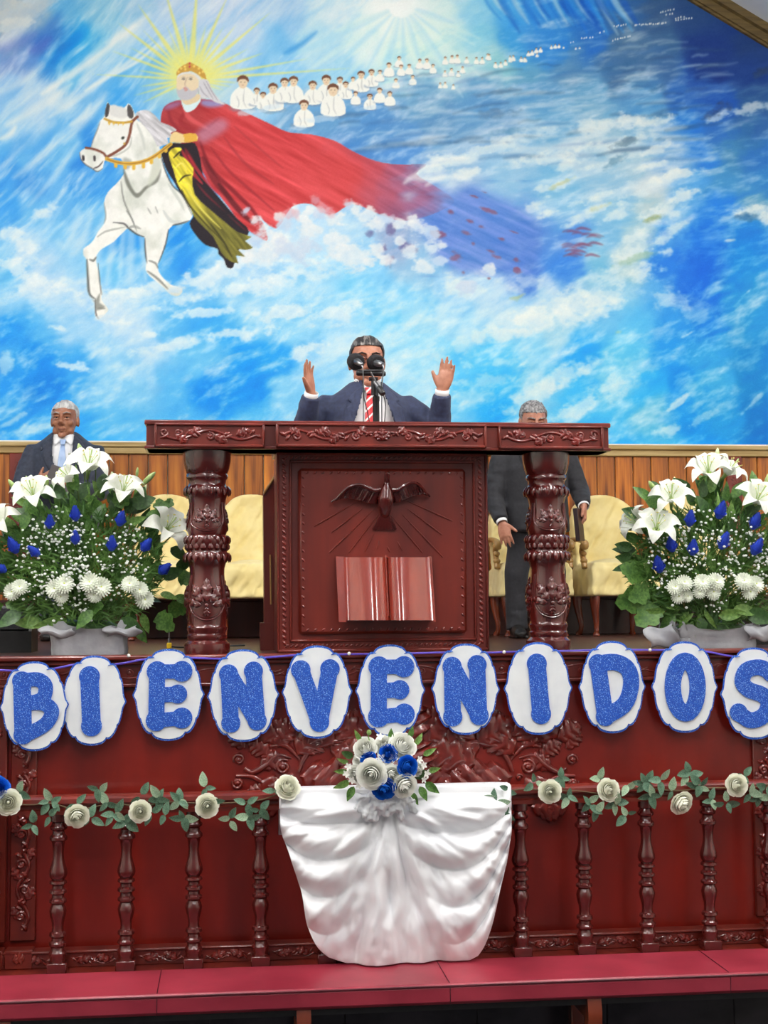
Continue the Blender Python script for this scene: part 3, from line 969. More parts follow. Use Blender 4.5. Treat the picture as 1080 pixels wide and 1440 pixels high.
def fill(pts, c, a=1.0, smooth=3, soft=0.0, noise=None, tex=None, mask=None):
    """painted shape with smooth outline; tex(X, Y) gives a colour field"""
    if smooth: pts = cat_rom(pts, smooth, True)
    p = np.array(pts, np.float32)
    x0, y0 = p.min(0) - 3; x1, y1 = p.max(0) + 3
    s = bb(x0, y0, x1, y1)
    X, Y = gx[s], gy[s]
    if X.size == 0: return
    m = np.zeros(X.shape, np.float32)
    q = .25 / CS
    if noise: 
        nx = (fbm(X / noise[0], Y / noise[0], 33, 3) - .5) * noise[1]; ny = (fbm(X / noise[0], Y / noise[0], 35, 3) - .5) * noise[1]
    else: nx = ny = 0
    for dx, dy in ((-q, -q), (q, -q), (-q, q), (q, q)):
        ins = np.zeros(X.shape, bool)
        xs = X + dx + nx; ys = Y + dy + ny
        for i in range(len(p)):
            ax, ay = p[i - 1]; bx, by = p[i]
            if ay == by: continue
            cr = ((ay > ys) != (by > ys))
            ins ^= cr & (xs < (bx - ax) * (ys - ay) / (by - ay) + ax)
        m += ins * .25
    if soft:
        k = max(1, int(soft * CS))
        for ax_ in (0, 1):
            m = sum(np.roll(m, d, ax_) for d in range(-k, k + 1)) / (2 * k + 1)
    m = m * a
    if mask is not None: m = m * mask(X, Y)
    if tex is None: blend(s, m, c)
    else: blend(s, m, tex(X, Y, c))


def stroke(pts, w, c, a=1.0, taper_=True, soft=.6):
    """painted line; w half width"""
    pts = cat_rom(pts, 5)
    p = np.array(pts, np.float32)
    x0, y0 = p.min(0) - w - 3; x1, y1 = p.max(0) + w + 3
    s = bb(x0, y0, x1, y1)
    X, Y = gx[s], gy[s]
    if X.size == 0: return
    m = np.zeros(X.shape, np.float32)
    n = len(p)
    for i in range(n - 1):
        ax, ay = p[i]; bx, by = p[i + 1]
        L2 = (bx - ax) ** 2 + (by - ay) ** 2 + 1e-6
        t = np.clip(((X - ax) * (bx - ax) + (Y - ay) * (by - ay)) / L2, 0, 1)
        d = np.hypot(X - ax - t * (bx - ax), Y - ay - t * (by - ay))
        f = (i + t) / (n - 1)
        ww = w * (np.sin(PI * np.clip(f * .86 + .1, 0, 1)) ** .7 if taper_ else 1.0)
        m = np.maximum(m, sstep(soft, -soft, d - ww))
    blend(s, m * a, c)


c1 = lambda L: [(x / 2.7, y / 2.7) for x, y in L]
c2 = lambda L: [(300 + x / 2.4545, y / 2.4545) for x, y in L]
c3 = lambda L: [(680 + x / 2.7, y / 2.7) for x, y in L]
c6 = lambda L: [(460 + x / 3.6, 200 + y / 3.6) for x, y in L]
cj = lambda L: [(190 + x / 7.714, 70 + y / 7.714) for x, y in L]

# ---- clouds of the lower and left sky
_k = 0
for L in ('35,345,34,16,50 20,375,38,18,20 52,400,40,16,-10 88,408,44,16,5 150,425,46,16,-8 182,412,34,14,-15 215,408,38,12,-10 250,425,44,14,-12',
          '285,392,34,22,-35 330,372,36,20,-20 375,355,46,26,-15 340,405,70,14,-12 300,438,60,8,-8 410,385,70,22,-15 205,470,26,5,8 80,462,22,5,12 100,515,40,9,10',
          '60,300,26,10,-35 18,330,20,12,0 175,455,44,7,6 240,485,60,10,-12 340,470,60,10,-8 390,440,50,12,-8 420,500,46,14,-20 470,440,60,18,-10'):
    for e in L.split():
        v = [float(q) for q in e.split(',')]
        _k += 1
        cloud(*v, a=.72, seed=_k, rough=1.15, soft=.8)
# streaks at the left above the horse
for (x0, y0, x1, y1, w, a) in ((60, 132, 190, 36, 5, .75), (10, 176, 100, 118, 6, .55), (70, 165, 170, 90, 4, .5), (120, 128, 215, 60, 3, .7), (160, 106, 222, 62, 2.5, .75),
                               (0, 196, 22, 178, 4, .7), (90, 200, 150, 130, 5, .4), (20, 250, 90, 190, 5, .4), (100, 176, 128, 146, 4, .6), (0, 62, 40, 30, 8, .5),
                               (40, 290, 110, 200, 4, .35), (0, 130, 60, 90, 6, .4), (150, 60, 210, 20, 5, .5), (470, 70, 420, 110, 5, .25)):
    stroke([(x0, y0), ((x0 + x1) / 2 + 3, (y0 + y1) / 2 + 2), (x1, y1)], w, (240, 243, 240), a, True, w * .9)
for (x0, y0, x1, y1, w, c, a) in ((50, 58, 84, 20, 9, (40, 110, 205), .5), (70, 92, 110, 48, 10, (14, 140, 228), .55), (44, 72, 70, 54, 8, (96, 110, 200), .5), (0, 70, 50, 48, 8, (120, 140, 210), .5),
                                  (400, 75, 445, 45, 4, (40, 140, 220), .6), (0, 225, 40, 190, 9, (50, 150, 232), .5), (100, 235, 135, 210, 8, (20, 120, 220), .6), (40, 215, 90, 170, 6, (60, 160, 236), .45)):
    stroke([(x0, y0), ((x0 + x1) / 2, (y0 + y1) / 2 + 3), (x1, y1)], w, c, a, True, w)
for (x, y, w, h, c) in ((10, 20, 60, 20, (206, 210, 206)), (50, 10, 50, 14, (196, 206, 210)), (24, 34, 30, 12, (222, 226, 222))):
    cloud(x, y, w, h, -20, c, .75, 91 + x, 1.0)
# light shafts below the horse
for x0, x1, yb, w in ((150, 128, 390, 6), (166, 150, 400, 5), (186, 182, 400, 6), (196, 205, 395, 4), (112, 80, 340, 7), (128, 98, 360, 6), (176, 168, 390, 4)):
    stroke([(x0, 300), ((x0 + x1) / 2, 345), (x1, yb)], w, (200, 226, 240), .5, True, w * .8)
# glow at the top middle
d = np.hypot((gx - 560) / 120, (gy + 10) / 85)
blend(np.s_[:, :], (np.clip(1 - d, 0, 1) ** 1.5) * .8, (248, 252, 248))
for k in range(26):
    a = math.radians(20 + 140 * k / 25 + random.uniform(-3, 3))
    L = random.uniform(60, 170)
    stroke([(565 + 22 * math.cos(a), 8 + 20 * math.sin(a)), (565 + L * .6 * math.cos(a), 8 + L * .6 * math.sin(a)), (565 + L * math.cos(a), 8 + L * math.sin(a))],
           random.uniform(2, 6), (226, 244, 236) if k % 3 else (150, 212, 236), .35, True, 3)
for k in range(34):                        # blue rays at the top right
    x = 690 + k * 5.6 + random.uniform(-4, 4)
    stroke([(x - 16, -30), (x, 6), (x + 14 + random.uniform(0, 10), 24 + random.uniform(0, 26))], random.uniform(2, 5),
           ((20, 120, 222), (70, 170, 234), (200, 226, 232), (12, 90, 200), (40, 140, 226))[k % 5], .5, True, 3)
# cloud sea with its crests, upper right
for k in range(230):
    y = random.uniform(62, 240)
    x = random.uniform(470 + max(0, 130 - y) * 1.6, 990 - max(0, y - 150) * .6)
    if y < 86 + (700 - x) * .10 and x < 720: continue
    L = random.uniform(20, 60) * (.5 + y / 200)
    br = random.random()
    if br < .62: c, a = (214, 226, 228), .55 * random.uniform(.5, 1)
    elif br < .82: c, a = (70, 122, 182), .5
    else: c, a = (46, 78, 118), .45
    dy = -L * random.uniform(.0, .2)
    stroke([(x, y), (x + L * .35, y + dy * .5 - 1), (x + L * .7, y + dy * .8 + random.uniform(-1.5, 1.5)), (x + L, y + dy)], random.uniform(1.0, 2.6) * (.6 + y / 240), c, a * .7, True, 3.0)
# big clouds on the right
for k, e in enumerate('640,222,46,12,-8,.9 610,236,36,7,-14,.9 650,245,40,10,-5,.9 700,208,60,10,-10,.8 740,190,52,9,-10,.7 770,224,60,12,-12,.85 815,210,40,8,-18,.85 850,180,40,14,-14,.85 885,168,34,14,-10,.95 905,178,30,12,-20,.9 940,168,22,8,-10,.9 '
                      '830,176,46,8,-8,.8 880,200,50,9,-12,.7 915,212,42,9,-18,.9 800,232,44,8,-15,.75 870,226,50,7,-15,.8 910,236,40,6,-15,.9 935,250,28,10,-18,.95 960,244,36,9,-10,.9 900,268,40,10,-25,.85 850,275,50,9,-20,.85 '
                      '780,262,36,9,-20,.8 750,292,30,9,-25,.8 770,302,24,7,-20,.9 830,300,40,9,-25,.8 805,316,24,6,-20,.85 870,300,36,12,-30,.85 930,300,46,18,-35,.9 950,280,36,14,-20,.95 900,330,40,12,-25,.8 940,330,36,10,-30,.8 '
                      '890,360,46,16,-25,.85 930,355,24,9,-15,.9 900,385,36,14,-20,.85 850,385,30,16,-30,.6 860,420,40,16,-10,.6 800,430,90,26,-10,.85 760,452,80,20,-10,.85 700,470,70,16,-12,.75 840,440,40,14,-25,.7 720,405,30,12,20,.5 '
                      '680,385,16,12,0,.7 700,372,18,10,0,.6 660,410,24,14,0,.6 640,400,22,18,0,.75 740,395,28,10,0,.5 950,420,36,20,-10,.6 980,440,30,16,10,.35 1050,155,36,10,-12,.8 1010,162,22,7,-25,.7 1060,295,36,10,-12,.95 1045,300,30,8,5,.9 1075,308,20,10,0,.9 '
                      '690,535,70,13,-14,.5 780,535,60,16,-28,.7 820,520,50,12,-28,.7 745,560,60,16,-25,.65 810,575,50,15,-30,.75 860,545,46,20,-35,.6 890,520,40,30,-40,.35 700,510,50,8,-8,.5 940,605,34,12,-8,.7 990,585,30,7,-30,.5 640,490,60,16,-8,.5 580,440,50,30,0,.3 '
                      '955,565,30,5,-38,.8 1055,570,30,4,-45,.5 1052,410,16,4,-40,.7 1026,338,9,3,-5,.9 968,470,16,3,-28,.6 1040,470,20,24,0,.2 620,520,50,22,-12,.45 660,560,40,16,-12,.4 60,600,60,10,-12,.6 20,590,30,6,-30,.6 10,510,14,18,30,.6'.split()):
    v = [float(q) for q in e.split(',')]
    cloud(*v[:5], a=v[5] * .82, seed=120 + k, rough=1.1, soft=.8, c=(238, 242, 236))
for k, (x, y, w, h, dg, c, a) in enumerate(((885, 200, 30, 8, -15, (60, 96, 124), .75), (865, 226, 22, 7, -35, (50, 110, 150), .6), (1010, 155, 26, 9, -25, (40, 60, 106), .9), (1045, 305, 26, 7, 5, (36, 92, 140), .8),
                                            (1075, 100, 24, 7, -20, (34, 48, 78), .8), (872, 92, 36, 6, -14, (40, 92, 136), .7), (920, 126, 24, 7, -18, (46, 100, 150), .7), (700, 160, 40, 7, -4, (84, 116, 150), .6),
                                            (710, 186, 30, 6, -8, (70, 130, 170), .5), (690, 130, 30, 5, -10, (74, 106, 140), .5), (975, 120, 30, 20, 30, (30, 80, 170), .4), (1045, 200, 30, 50, 20, (50, 120, 160), .4),
                                            (920, 308, 16, 6, -10, (150, 150, 50), .7), (890, 365, 30, 7, -15, (140, 180, 140), .6), (730, 418, 20, 5, -15, (180, 186, 110), .7), (790, 258, 20, 4, -25, (206, 200, 130), .7),
                                            (850, 290, 20, 6, -15, (206, 208, 160), .7), (870, 468, 10, 5, -10, (196, 206, 150), .6), (950, 350, 40, 30, 30, (6, 96, 216), .4), (965, 390, 30, 40, 10, (4, 96, 214), .5))):
    cloud(x, y, w, h, dg, c, a * .8, 300 + k, 1.25, .9)

# ---- rays round the rider's head
hx, hy = 268, 112
d = np.hypot(gx - hx, (gy - hy) * 1.05)
blend(np.s_[:, :], np.clip(1 - d / 88, 0, 1) ** 1.3 * .8, (236, 240, 190))
for a, L, w in ((-4, 230, 2.4), (-10, 170, 3), (-20, 110, 4), (-28, 92, 3), (-40, 150, 3.6), (-50, 100, 3), (-58, 90, 2.4), (-66, 130, 4), (-74, 80, 3), (-86, 150, 5), (-97, 84, 2.6), (-106, 140, 4.6), (-114, 84, 2.4), (-125, 130, 5), (-134, 96, 3),
                (-142, 130, 4.2), (-152, 96, 3), (-160, 120, 3), (-170, 76, 3), (-177, 140, 2), (-188, 72, 2.6), (-196, 84, 2.2), (-206, 76, 2.4), (4, 66, 3), (10, 60, 2.4), (-15, 70, 2), (-33, 60, 2), (-90, 60, 3), (-118, 60, 3), (18, 50, 2)):
    r = math.radians(a)
    c, s = math.cos(r), math.sin(r)
    fill([(hx + 14 * c - w * s, hy + 14 * s + w * c), (hx + L * c, hy + L * s), (hx + 14 * c + w * s, hy + 14 * s - w * c)], (232, 230, 128), .82, 0, .6)

# ---- the rider's robe, red turning violet where it trails off
def robe_tex(X, Y, c):
    u, v = rot(X, Y, 28, 80, 7)
    f = fbm(u, v, 51, 4, .6)
    g = fbm(X / 40, Y / 40, 53, 3)
    t = sstep(455, 640, X + (g - .5) * 90)[..., None]
    red = np.array([206, 66, 70], np.float32) * (1 - .0) + (f[..., None] - .5) * np.array([70, 60, 60], np.float32)
    dark = sstep(330, 255, X)[..., None] * .18
    red = red * (1 - dark)
    vio = np.array([134, 104, 150], np.float32) + (f[..., None] - .5) * np.array([80, 60, 60], np.float32)
    rd2 = np.array([214, 84, 86], np.float32)
    mid = sstep(400, 470, X)[..., None]
    red = red * (1 - mid * .3) + rd2 * mid * .3
    return red * (1 - t) + vio * t


def faint(X, Y, c):
    u, v = rot(X, Y, 24, 60, 8)
    f = fbm(u, v, 57, 4, .6)[..., None]
    return np.array([92, 132, 212], np.float32) + (f - .5) * np.array([110, 60, 40], np.float32)


fill(c6([(480, 210), (640, 230), (800, 250), (960, 330), (1070, 430), (1060, 560), (1010, 660), (820, 660), (650, 640), (560, 560), (470, 470), (420, 360)]), (0, 0, 0), .8, 4, 8, (30, 20), faint)
robe = c1([(612, 440), (625, 405), (662, 385), (700, 380), (760, 376), (830, 385), (880, 405), (960, 440), (1040, 478)]) + \
    c2([(200, 430), (260, 457), (340, 465), (420, 487), (480, 522), (560, 556), (640, 569), (735, 568), (700, 600), (760, 640), (830, 690), (800, 720), (720, 752), (640, 762), (560, 735), (480, 705), (400, 745), (340, 705), (270, 715), (217, 790), (150, 740)]) + \
    c1([(1000, 850), (1015, 915), (950, 880), (900, 830), (870, 790), (830, 740), (790, 690), (745, 600), (735, 555), (690, 545), (640, 520), (612, 480)])
fill(robe, (0, 0, 0), 1, 3, 0, None, robe_tex, lambda X, Y: sstep(660, 560, X + (fbm(X / 30, Y / 12, 77, 3) - .5) * 110))
for L, w, c, a in ((c1([(745, 400), (700, 430), (690, 470), (760, 500), (830, 450)]), 3, (150, 34, 44), .6), (c1([(700, 400), (720, 450), (790, 490)]), 3.5, (226, 96, 98), .7),
                   (c1([(760, 540), (800, 640), (880, 720), (960, 800), (1000, 870)]), 3, (120, 24, 34), .8), (c1([(800, 560), (870, 650), (960, 730), (1040, 800)]), 2, (140, 34, 44), .6),
                   (c1([(850, 520), (930, 620), (1040, 700)]), 2, (150, 44, 52), .5), (c1([(640, 420), (650, 460), (690, 510)]), 2.5, (140, 36, 48), .6), (c1([(890, 480), (980, 560), (1075, 640)]), 1.6, (160, 50, 56), .5),
                   (c1([(830, 700), (900, 790), (960, 850)]), 4, (70, 14, 24), .7), (c1([(770, 600), (820, 690), (880, 760)]), 5, (90, 18, 28), .6), (c1([(820, 395), (900, 430), (990, 480)]), 4, (222, 88, 88), .5)):
    stroke(L, w, c, a, True, 1.5)
fill(c1([(745, 505), (790, 470), (840, 450), (868, 470), (850, 500), (800, 530), (770, 545), (752, 530)]), (186, 150, 180), .6, 3, 5)
fill(c1([(770, 380), (830, 385), (850, 400), (800, 408), (765, 398)]), (140, 156, 214), .8, 3, 3)
fill(c1([(618, 415), (640, 395), (675, 385), (690, 395), (650, 415)]), (150, 130, 190), .6, 3, 3)
# red flecks in the trailing robe
for x, y, w, h in ((620, 350, 24, 14), (715, 400, 26, 12), (700, 460, 40, 13), (560, 465, 40, 26), (655, 580, 36, 36), (740, 515, 14, 10), (815, 345, 44, 12), (870, 585, 40, 14), (960, 600, 36, 16), (965, 650, 26, 16), (780, 430, 20, 10),
                   (820, 690, 14, 10), (690, 660, 16, 12), (880, 490, 20, 10), (800, 255, 24, 8), (745, 275, 26, 6), (330, 440, 30, 34), (220, 460, 30, 24), (290, 545, 30, 34), (400, 535, 60, 40), (310, 610, 34, 36), (820, 550, 30, 8), (930, 450, 40, 6)):
    q = c6([(x, y)])[0]
    cloud(q[0], q[1], w / 3.6, h / 3.6, 20, (140, 66, 84) if x > 500 else (104, 88, 140), .7, int(x) % 97, 1.2, .8)
for x, y, w, h, dg in ((1010, 268, 24, 8, -30), (1005, 300, 16, 7, -20)):
    pass
for k in range(24):
    x = random.uniform(790, 830); y = random.uniform(322, 366)
    stroke([(x, y), (x + 8, y - 2), (x + 20, y + 1)], 1.8, (130, 60, 90), .4, True, 1.5)
# white billows over the hem of the robe
for k, (x, y, r) in enumerate(((110, 730, 24), (140, 760, 30), (175, 790, 26), (225, 745, 20), (240, 780, 30), (280, 725, 22), (300, 760, 34), (340, 730, 22), (370, 740, 26), (330, 790, 40), (410, 760, 28), (440, 740, 24), (470, 705, 22), (490, 730, 28),
                               (530, 740, 28), (560, 770, 34), (600, 760, 26), (640, 775, 24), (680, 755, 22), (700, 790, 36), (750, 800, 30), (560, 860, 30), (540, 900, 26), (760, 860, 36), (780, 900, 26), (640, 830, 20), (680, 860, 30), (200, 850, 60), (300, 860, 70),
                               (420, 830, 60), (480, 880, 60), (100, 880, 50), (150, 830, 40), (590, 900, 30), (720, 920, 40), (950, 935, 26), (870, 990, 30))):
    q = c2([(x, y)])[0]
    cloud(q[0], q[1], r / 2.0, r / 2.5, -10, (236, 238, 238) if k % 4 else (206, 218, 234), .85, 400 + k, 1.0, .6)
for x, y in ((345, 690), (375, 715), (260, 735), (285, 745), (400, 730)):
    q = c2([(x, y)])[0]
    cloud(q[0], q[1], 9, 12, -20, (232, 176, 184), .55, int(x), .9)
for L in ([(660, 632), (690, 612), (740, 618), (800, 610)], [(735, 640), (770, 620), (830, 612), (890, 620)], [(700, 600), (740, 570), (800, 548), (880, 545)]):
    stroke(c2(L), 4, (240, 243, 240), .55, True, 3.5)

# ---- dark saddle cloth and the golden sash
fill(c1([(612, 570), (650, 545), (700, 545), (740, 545), (760, 600), (770, 660), (790, 700), (840, 760), (900, 830), (945, 880), (900, 960), (885, 1015), (862, 1015), (850, 985), (830, 965), (825, 945), (780, 930), (745, 895), (720, 850), (735, 815), (700, 760), (660, 690), (630, 640)]), (38, 30, 38), 1, 3)
fill(c1([(700, 560), (740, 620), (740, 680), (780, 740), (860, 810), (940, 880), (900, 850), (830, 780), (770, 720), (720, 650)]), (140, 32, 44), .8, 3, 1)
for L, w in (([(690, 570), (730, 650), (770, 700)], 2.5), ([(715, 590), (760, 660), (830, 740)], 2.2)):
    stroke(c1(L), w, (186, 46, 56), .8)


def sash_tex(X, Y, c):
    u, v = rot(X, Y, 52, 40, 3.2)
    f = fbm(u, v, 81, 3, .6)[..., None]
    t = sstep(250, 330, Y)[..., None]
    a = np.array([224, 208, 60], np.float32) * (1 - t) + np.array([112, 108, 44], np.float32) * t
    return np.clip(a * (.62 + .8 * f), 0, 255)


fill(c1([(640, 580), (665, 560), (690, 565), (680, 590), (700, 600), (735, 640), (730, 680), (740, 740), (790, 790), (850, 840), (900, 880), (955, 900), (930, 915), (960, 940), (930, 950), (900, 945), (930, 975), (895, 970), (905, 1000), (870, 990), (840, 960), (810, 900), (770, 860), (735, 820), (715, 770), (675, 700), (660, 650), (650, 620)]), (0, 0, 0), 1, 2, 0, None, sash_tex)
for L, c in (([(680, 690), (700, 670), (725, 665)], (60, 54, 20)), ([(690, 720), (720, 780), (780, 850), (850, 920)], (70, 66, 24)), ([(710, 720), (760, 790), (840, 870)], (232, 220, 100)), ([(800, 850), (850, 920), (880, 975)], (60, 58, 26)),
             ([(660, 600), (680, 580), (690, 575)], (50, 44, 20)), ([(665, 640), (690, 620), (710, 650)], (240, 228, 110)), ([(690, 690), (715, 700), (730, 740)], (242, 230, 90))):
    stroke(c1(L), 1.3, c, .9)

# ---- the white horse
HW = (240, 241, 236)


def horse_tex(X, Y, c):
    f = fbm(X / 22, Y / 26, 91, 4)[..., None]
    g = fbm(X / 6, Y / 8, 95, 3)[..., None]
    sh = np.clip((.56 - f) * 3.0, 0, 1)
    return np.array([244, 244, 238], np.float32) - sh * np.array([30, 26, 30], np.float32) + (g - .5) * 12


body = c1([(400, 420), (408, 388), (420, 402), (440, 402), (470, 412), (486, 393), (500, 405), (515, 440), (525, 460), (560, 480), (600, 540), (615, 600), (628, 650), (652, 700), (690, 740), (715, 780), (732, 818), (715, 842), (690, 850),
           (655, 858), (638, 880), (632, 920), (618, 960), (600, 1000), (602, 1030), (622, 1058), (650, 1082), (692, 1095), (682, 1122), (650, 1120), (612, 1084), (570, 1050), (553, 1025), (556, 990), (550, 940), (548, 902), (520, 890),
           (490, 868), (470, 880), (430, 920), (388, 945), (372, 962), (364, 985), (374, 1030), (382, 1080), (388, 1110), (386, 1140), (405, 1165), (410, 1182), (375, 1214), (360, 1195), (362, 1160), (355, 1130), (338, 1115), (335, 1070),
           (330, 1010), (328, 985), (317, 970), (317, 945), (335, 932), (355, 912), (372, 880), (395, 850), (402, 820), (395, 770), (410, 730), (440, 700), (470, 662), (472, 632), (458, 602), (418, 602), (398, 610), (390, 640), (370, 652),
           (350, 640), (325, 625), (308, 605), (303, 580), (320, 565), (345, 562), (355, 530), (370, 490), (380, 460), (395, 445)])
fill(body, HW, 1, 2, 0, None, horse_tex)
GR = (150, 152, 146); DG = (70, 70, 70)
fill(c1([(470, 640), (475, 690), (500, 735), (525, 752), (560, 715), (600, 690), (612, 640), (590, 680), (550, 710), (520, 735), (495, 700)]), (96, 98, 88), .75, 3, 1)
fill(c1([(585, 560), (612, 620), (600, 670), (560, 710), (575, 640)]), (206, 210, 194), .8, 3, 2)
fill(c1([(468, 600), (500, 610), (490, 640), (472, 640)]), (150, 156, 150), .7, 3, 2)
for L, w, c, a in (([(610, 590), (628, 650), (655, 705), (692, 742), (730, 818)], 1.0, DG, .8), ([(460, 690), (470, 760), (500, 830), (520, 880)], 1.2, (130, 132, 124), .8), ([(430, 845), (470, 850), (490, 868), (520, 890), (548, 900)], 1.4, DG, .85),
                   ([(370, 900), (400, 880), (440, 870), (475, 862)], 1.4, (176, 178, 170), .8), ([(550, 905), (552, 960), (558, 1000)], 1.1, DG, .8), ([(640, 870), (628, 930), (602, 1000)], 1.0, DG, .8), ([(655, 856), (690, 848), (720, 838)], 1.3, DG, .8),
                   ([(330, 985), (334, 1060), (340, 1115), (362, 1135)], 1.8, (90, 92, 88), .8), ([(372, 1000), (380, 1080), (386, 1120)], .9, DG, .7), ([(362, 1135), (364, 1190), (376, 1212)], 1.0, DG, .8), ([(340, 985), (355, 990), (366, 975)], 1.6, (110, 112, 106), .8),
                   ([(560, 1030), (600, 1060), (640, 1100)], 1.8, (110, 114, 108), .7), ([(565, 990), (590, 1000), (600, 1020)], 1.4, (120, 122, 116), .8), ([(480, 800), (500, 830), (512, 860)], 1.0, (120, 122, 116), .8), ([(560, 790), (575, 815)], .9, GR, .8), ([(590, 785), (600, 812)], .9, GR, .7),
                   ([(395, 770), (402, 820), (395, 850)], .8, GR, .9), ([(640, 700), (680, 760), (700, 800)], 2.2, (204, 208, 200), .8), ([(490, 865), (510, 860), (535, 870)], 2.0, (150, 152, 146), .7), ([(620, 800), (650, 840), (690, 840)], 2.4, (206, 210, 206), .8),
                   ([(303, 580), (308, 605), (325, 625), (350, 640), (370, 652), (390, 640)], .8, (90, 80, 76), .8), ([(355, 640), (375, 632), (392, 612)], 1.0, (80, 66, 64), .9), ([(400, 590), (440, 590), (490, 560), (500, 520)], 1.4, (196, 198, 190), .8),
                   ([(372, 1170), (400, 1172)], 1.2, (120, 122, 116), .7), ([(345, 562), (355, 530), (372, 488), (380, 462)], .8, (150, 152, 150), .9), ([(520, 470), (540, 520), (550, 570)], 2.0, (210, 214, 206), .8)):
    stroke(c1(L), w, c, a)
fill(c1([(338, 1120), (352, 1135), (362, 1140), (382, 1110), (378, 1150), (400, 1165), (366, 1180), (360, 1150)]), (120, 122, 114), .7, 2, 1)
fill(c1([(398, 440), (402, 410), (409, 392), (417, 402), (414, 430), (406, 446)]), (66, 62, 62), .95, 2)
fill(c1([(484, 440), (484, 408), (489, 396), (502, 412), (508, 436), (500, 452)]), (74, 70, 70), .95, 2)
fill(c1([(312, 590), (320, 592), (322, 608), (316, 612), (311, 602)]), (50, 44, 46), .95, 2)
fill(c1([(354, 592), (364, 594), (364, 610), (356, 612)]), (60, 52, 54), .95, 2)
fill(c1([(460, 524), (466, 519), (474, 521), (470, 529), (462, 530)]), (50, 56, 46), 1, 2)
# mane
def mane_tex(X, Y, c):
    u, v = rot(X, Y, 38, 20, 2.0)
    return np.array([206, 204, 208], np.float32) + (fbm(u, v, 21, 3)[..., None] - .5) * 110


fill(c1([(515, 432), (535, 420), (562, 420), (590, 440), (612, 465), (640, 475), (672, 495), (648, 505), (660, 520), (635, 525), (640, 545), (620, 552), (598, 556), (580, 520), (550, 482), (526, 456)]), (0, 0, 0), 1, 2, 0, None, mane_tex)
fill(c1([(428, 398), (445, 402), (478, 412), (484, 440), (470, 450), (440, 446), (418, 436), (416, 410)]), (226, 226, 222), .9, 2, 1)
# bridle and golden rein
BR = (128, 74, 56)
for L, w in (([(326, 562), (360, 568), (392, 582), (404, 598)], 1.7), ([(404, 598), (440, 578), (475, 552), (490, 520), (498, 480), (502, 462)], 1.9), ([(502, 462), (515, 450), (522, 444)], 2.0)):
    stroke(c1(L), w, BR, 1, False)
stroke(c1([(398, 452), (430, 464), (470, 466), (500, 462)]), 1.6, (206, 160, 60), 1, False)
for x in (415, 432, 450, 468):
    fill(c1([(x - 6, 464), (x, 478), (x + 6, 464)]), (226, 186, 70), 1, 0)
rein = [(405, 604), (450, 618), (500, 622), (550, 612), (590, 592), (625, 566), (648, 548)]
stroke(c1(rein), 2.6, (222, 176, 60), 1, False)
for x, y in ((440, 628), (475, 634), (508, 636), (545, 630), (575, 614), (605, 592), (630, 570)):
    stroke(c1([(x, y - 8), (x, y + 4)]), 2.4, (226, 182, 66), 1, False)
stroke(c1(rein), .8, (150, 96, 40), .8, False)
for x, y in ((472, 546), (404, 600)):
    fill([(x / 2.7 + 1.9 * math.cos(k), y / 2.7 + 1.9 * math.sin(k)) for k in np.arange(0, 6.2, .8)], (206, 170, 80), 1, 0)

# ---- the rider himself
SK = (232, 214, 180)
fill(cj([(660, 560), (700, 520), (690, 400), (700, 330), (760, 320), (800, 350), (830, 430), (880, 500), (930, 560), (985, 600), (930, 590), (870, 570), (800, 530), (740, 525), (710, 540), (690, 590)]), (212, 210, 214), 1, 2)
for L in ([(740, 350), (790, 440), (850, 540)], [(700, 400), (740, 470), (800, 520)], [(770, 340), (830, 450), (900, 560)], [(690, 430), (690, 500), (720, 530)]):
    stroke(cj(L), .8, (150, 146, 156), .7)
fill(cj([(500, 560), (520, 530), (680, 500), (715, 540), (690, 590), (640, 650), (570, 680), (530, 650)]), (216, 236, 238), 1, 2)
fill(cj([(520, 530), (690, 480), (700, 540), (640, 580), (560, 600), (515, 570)]), (226, 206, 166), 1, 2)
fill(cj([(455, 290), (500, 255), (580, 245), (640, 265), (680, 300), (690, 360), (680, 430), (650, 500), (580, 545), (510, 545), (470, 510), (450, 440), (452, 360)]), SK, 1, 2)
fill(cj([(450, 430), (480, 440), (510, 425), (545, 400), (580, 420), (600, 445), (650, 440), (685, 410), (680, 460), (640, 515), (570, 548), (505, 545), (465, 500)]), (196, 194, 200), 1, 2)
fill(cj([(460, 285), (500, 250), (590, 240), (680, 275), (720, 320), (690, 330), (640, 275), (560, 262), (490, 280), (465, 310)]), (224, 222, 220), 1, 2)
fill(cj([(525, 412), (548, 406), (570, 425), (568, 448), (540, 452)]), (206, 150, 140), .9, 2)
stroke(cj([(568, 300), (548, 345), (540, 385), (556, 392)]), .7, (190, 160, 140), .8)
for x in (528, 605):
    stroke(cj([(x - 22, 322), (x, 315), (x + 18, 324)]), .8, (120, 110, 104), .9)
    fill(cj([(x - 12, 326), (x, 321), (x + 10, 327), (x, 333)]), (90, 84, 84), .9, 0)
    stroke(cj([(x - 24, 304), (x, 298), (x + 20, 306)]), .6, (170, 150, 130), .8)
fill(cj([(450, 280), (455, 235), (500, 185), (545, 160), (590, 140), (640, 160), (700, 195), (745, 235), (775, 320), (730, 305), (670, 265), (610, 235), (570, 240), (510, 250), (470, 270)]), (206, 158, 70), 1, 2)
for x, y in ((470, 240), (500, 205), (540, 185), (592, 150), (640, 180), (690, 205), (735, 240), (592, 185), (545, 215), (700, 255)):
    q = cj([(x, y)])[0]
    fill([(q[0] + 1.7 * math.cos(k), q[1] + 1.9 * math.sin(k)) for k in np.arange(0, 6.2, .9)], (238, 206, 104) if x != 592 else (200, 80, 80), 1, 0)
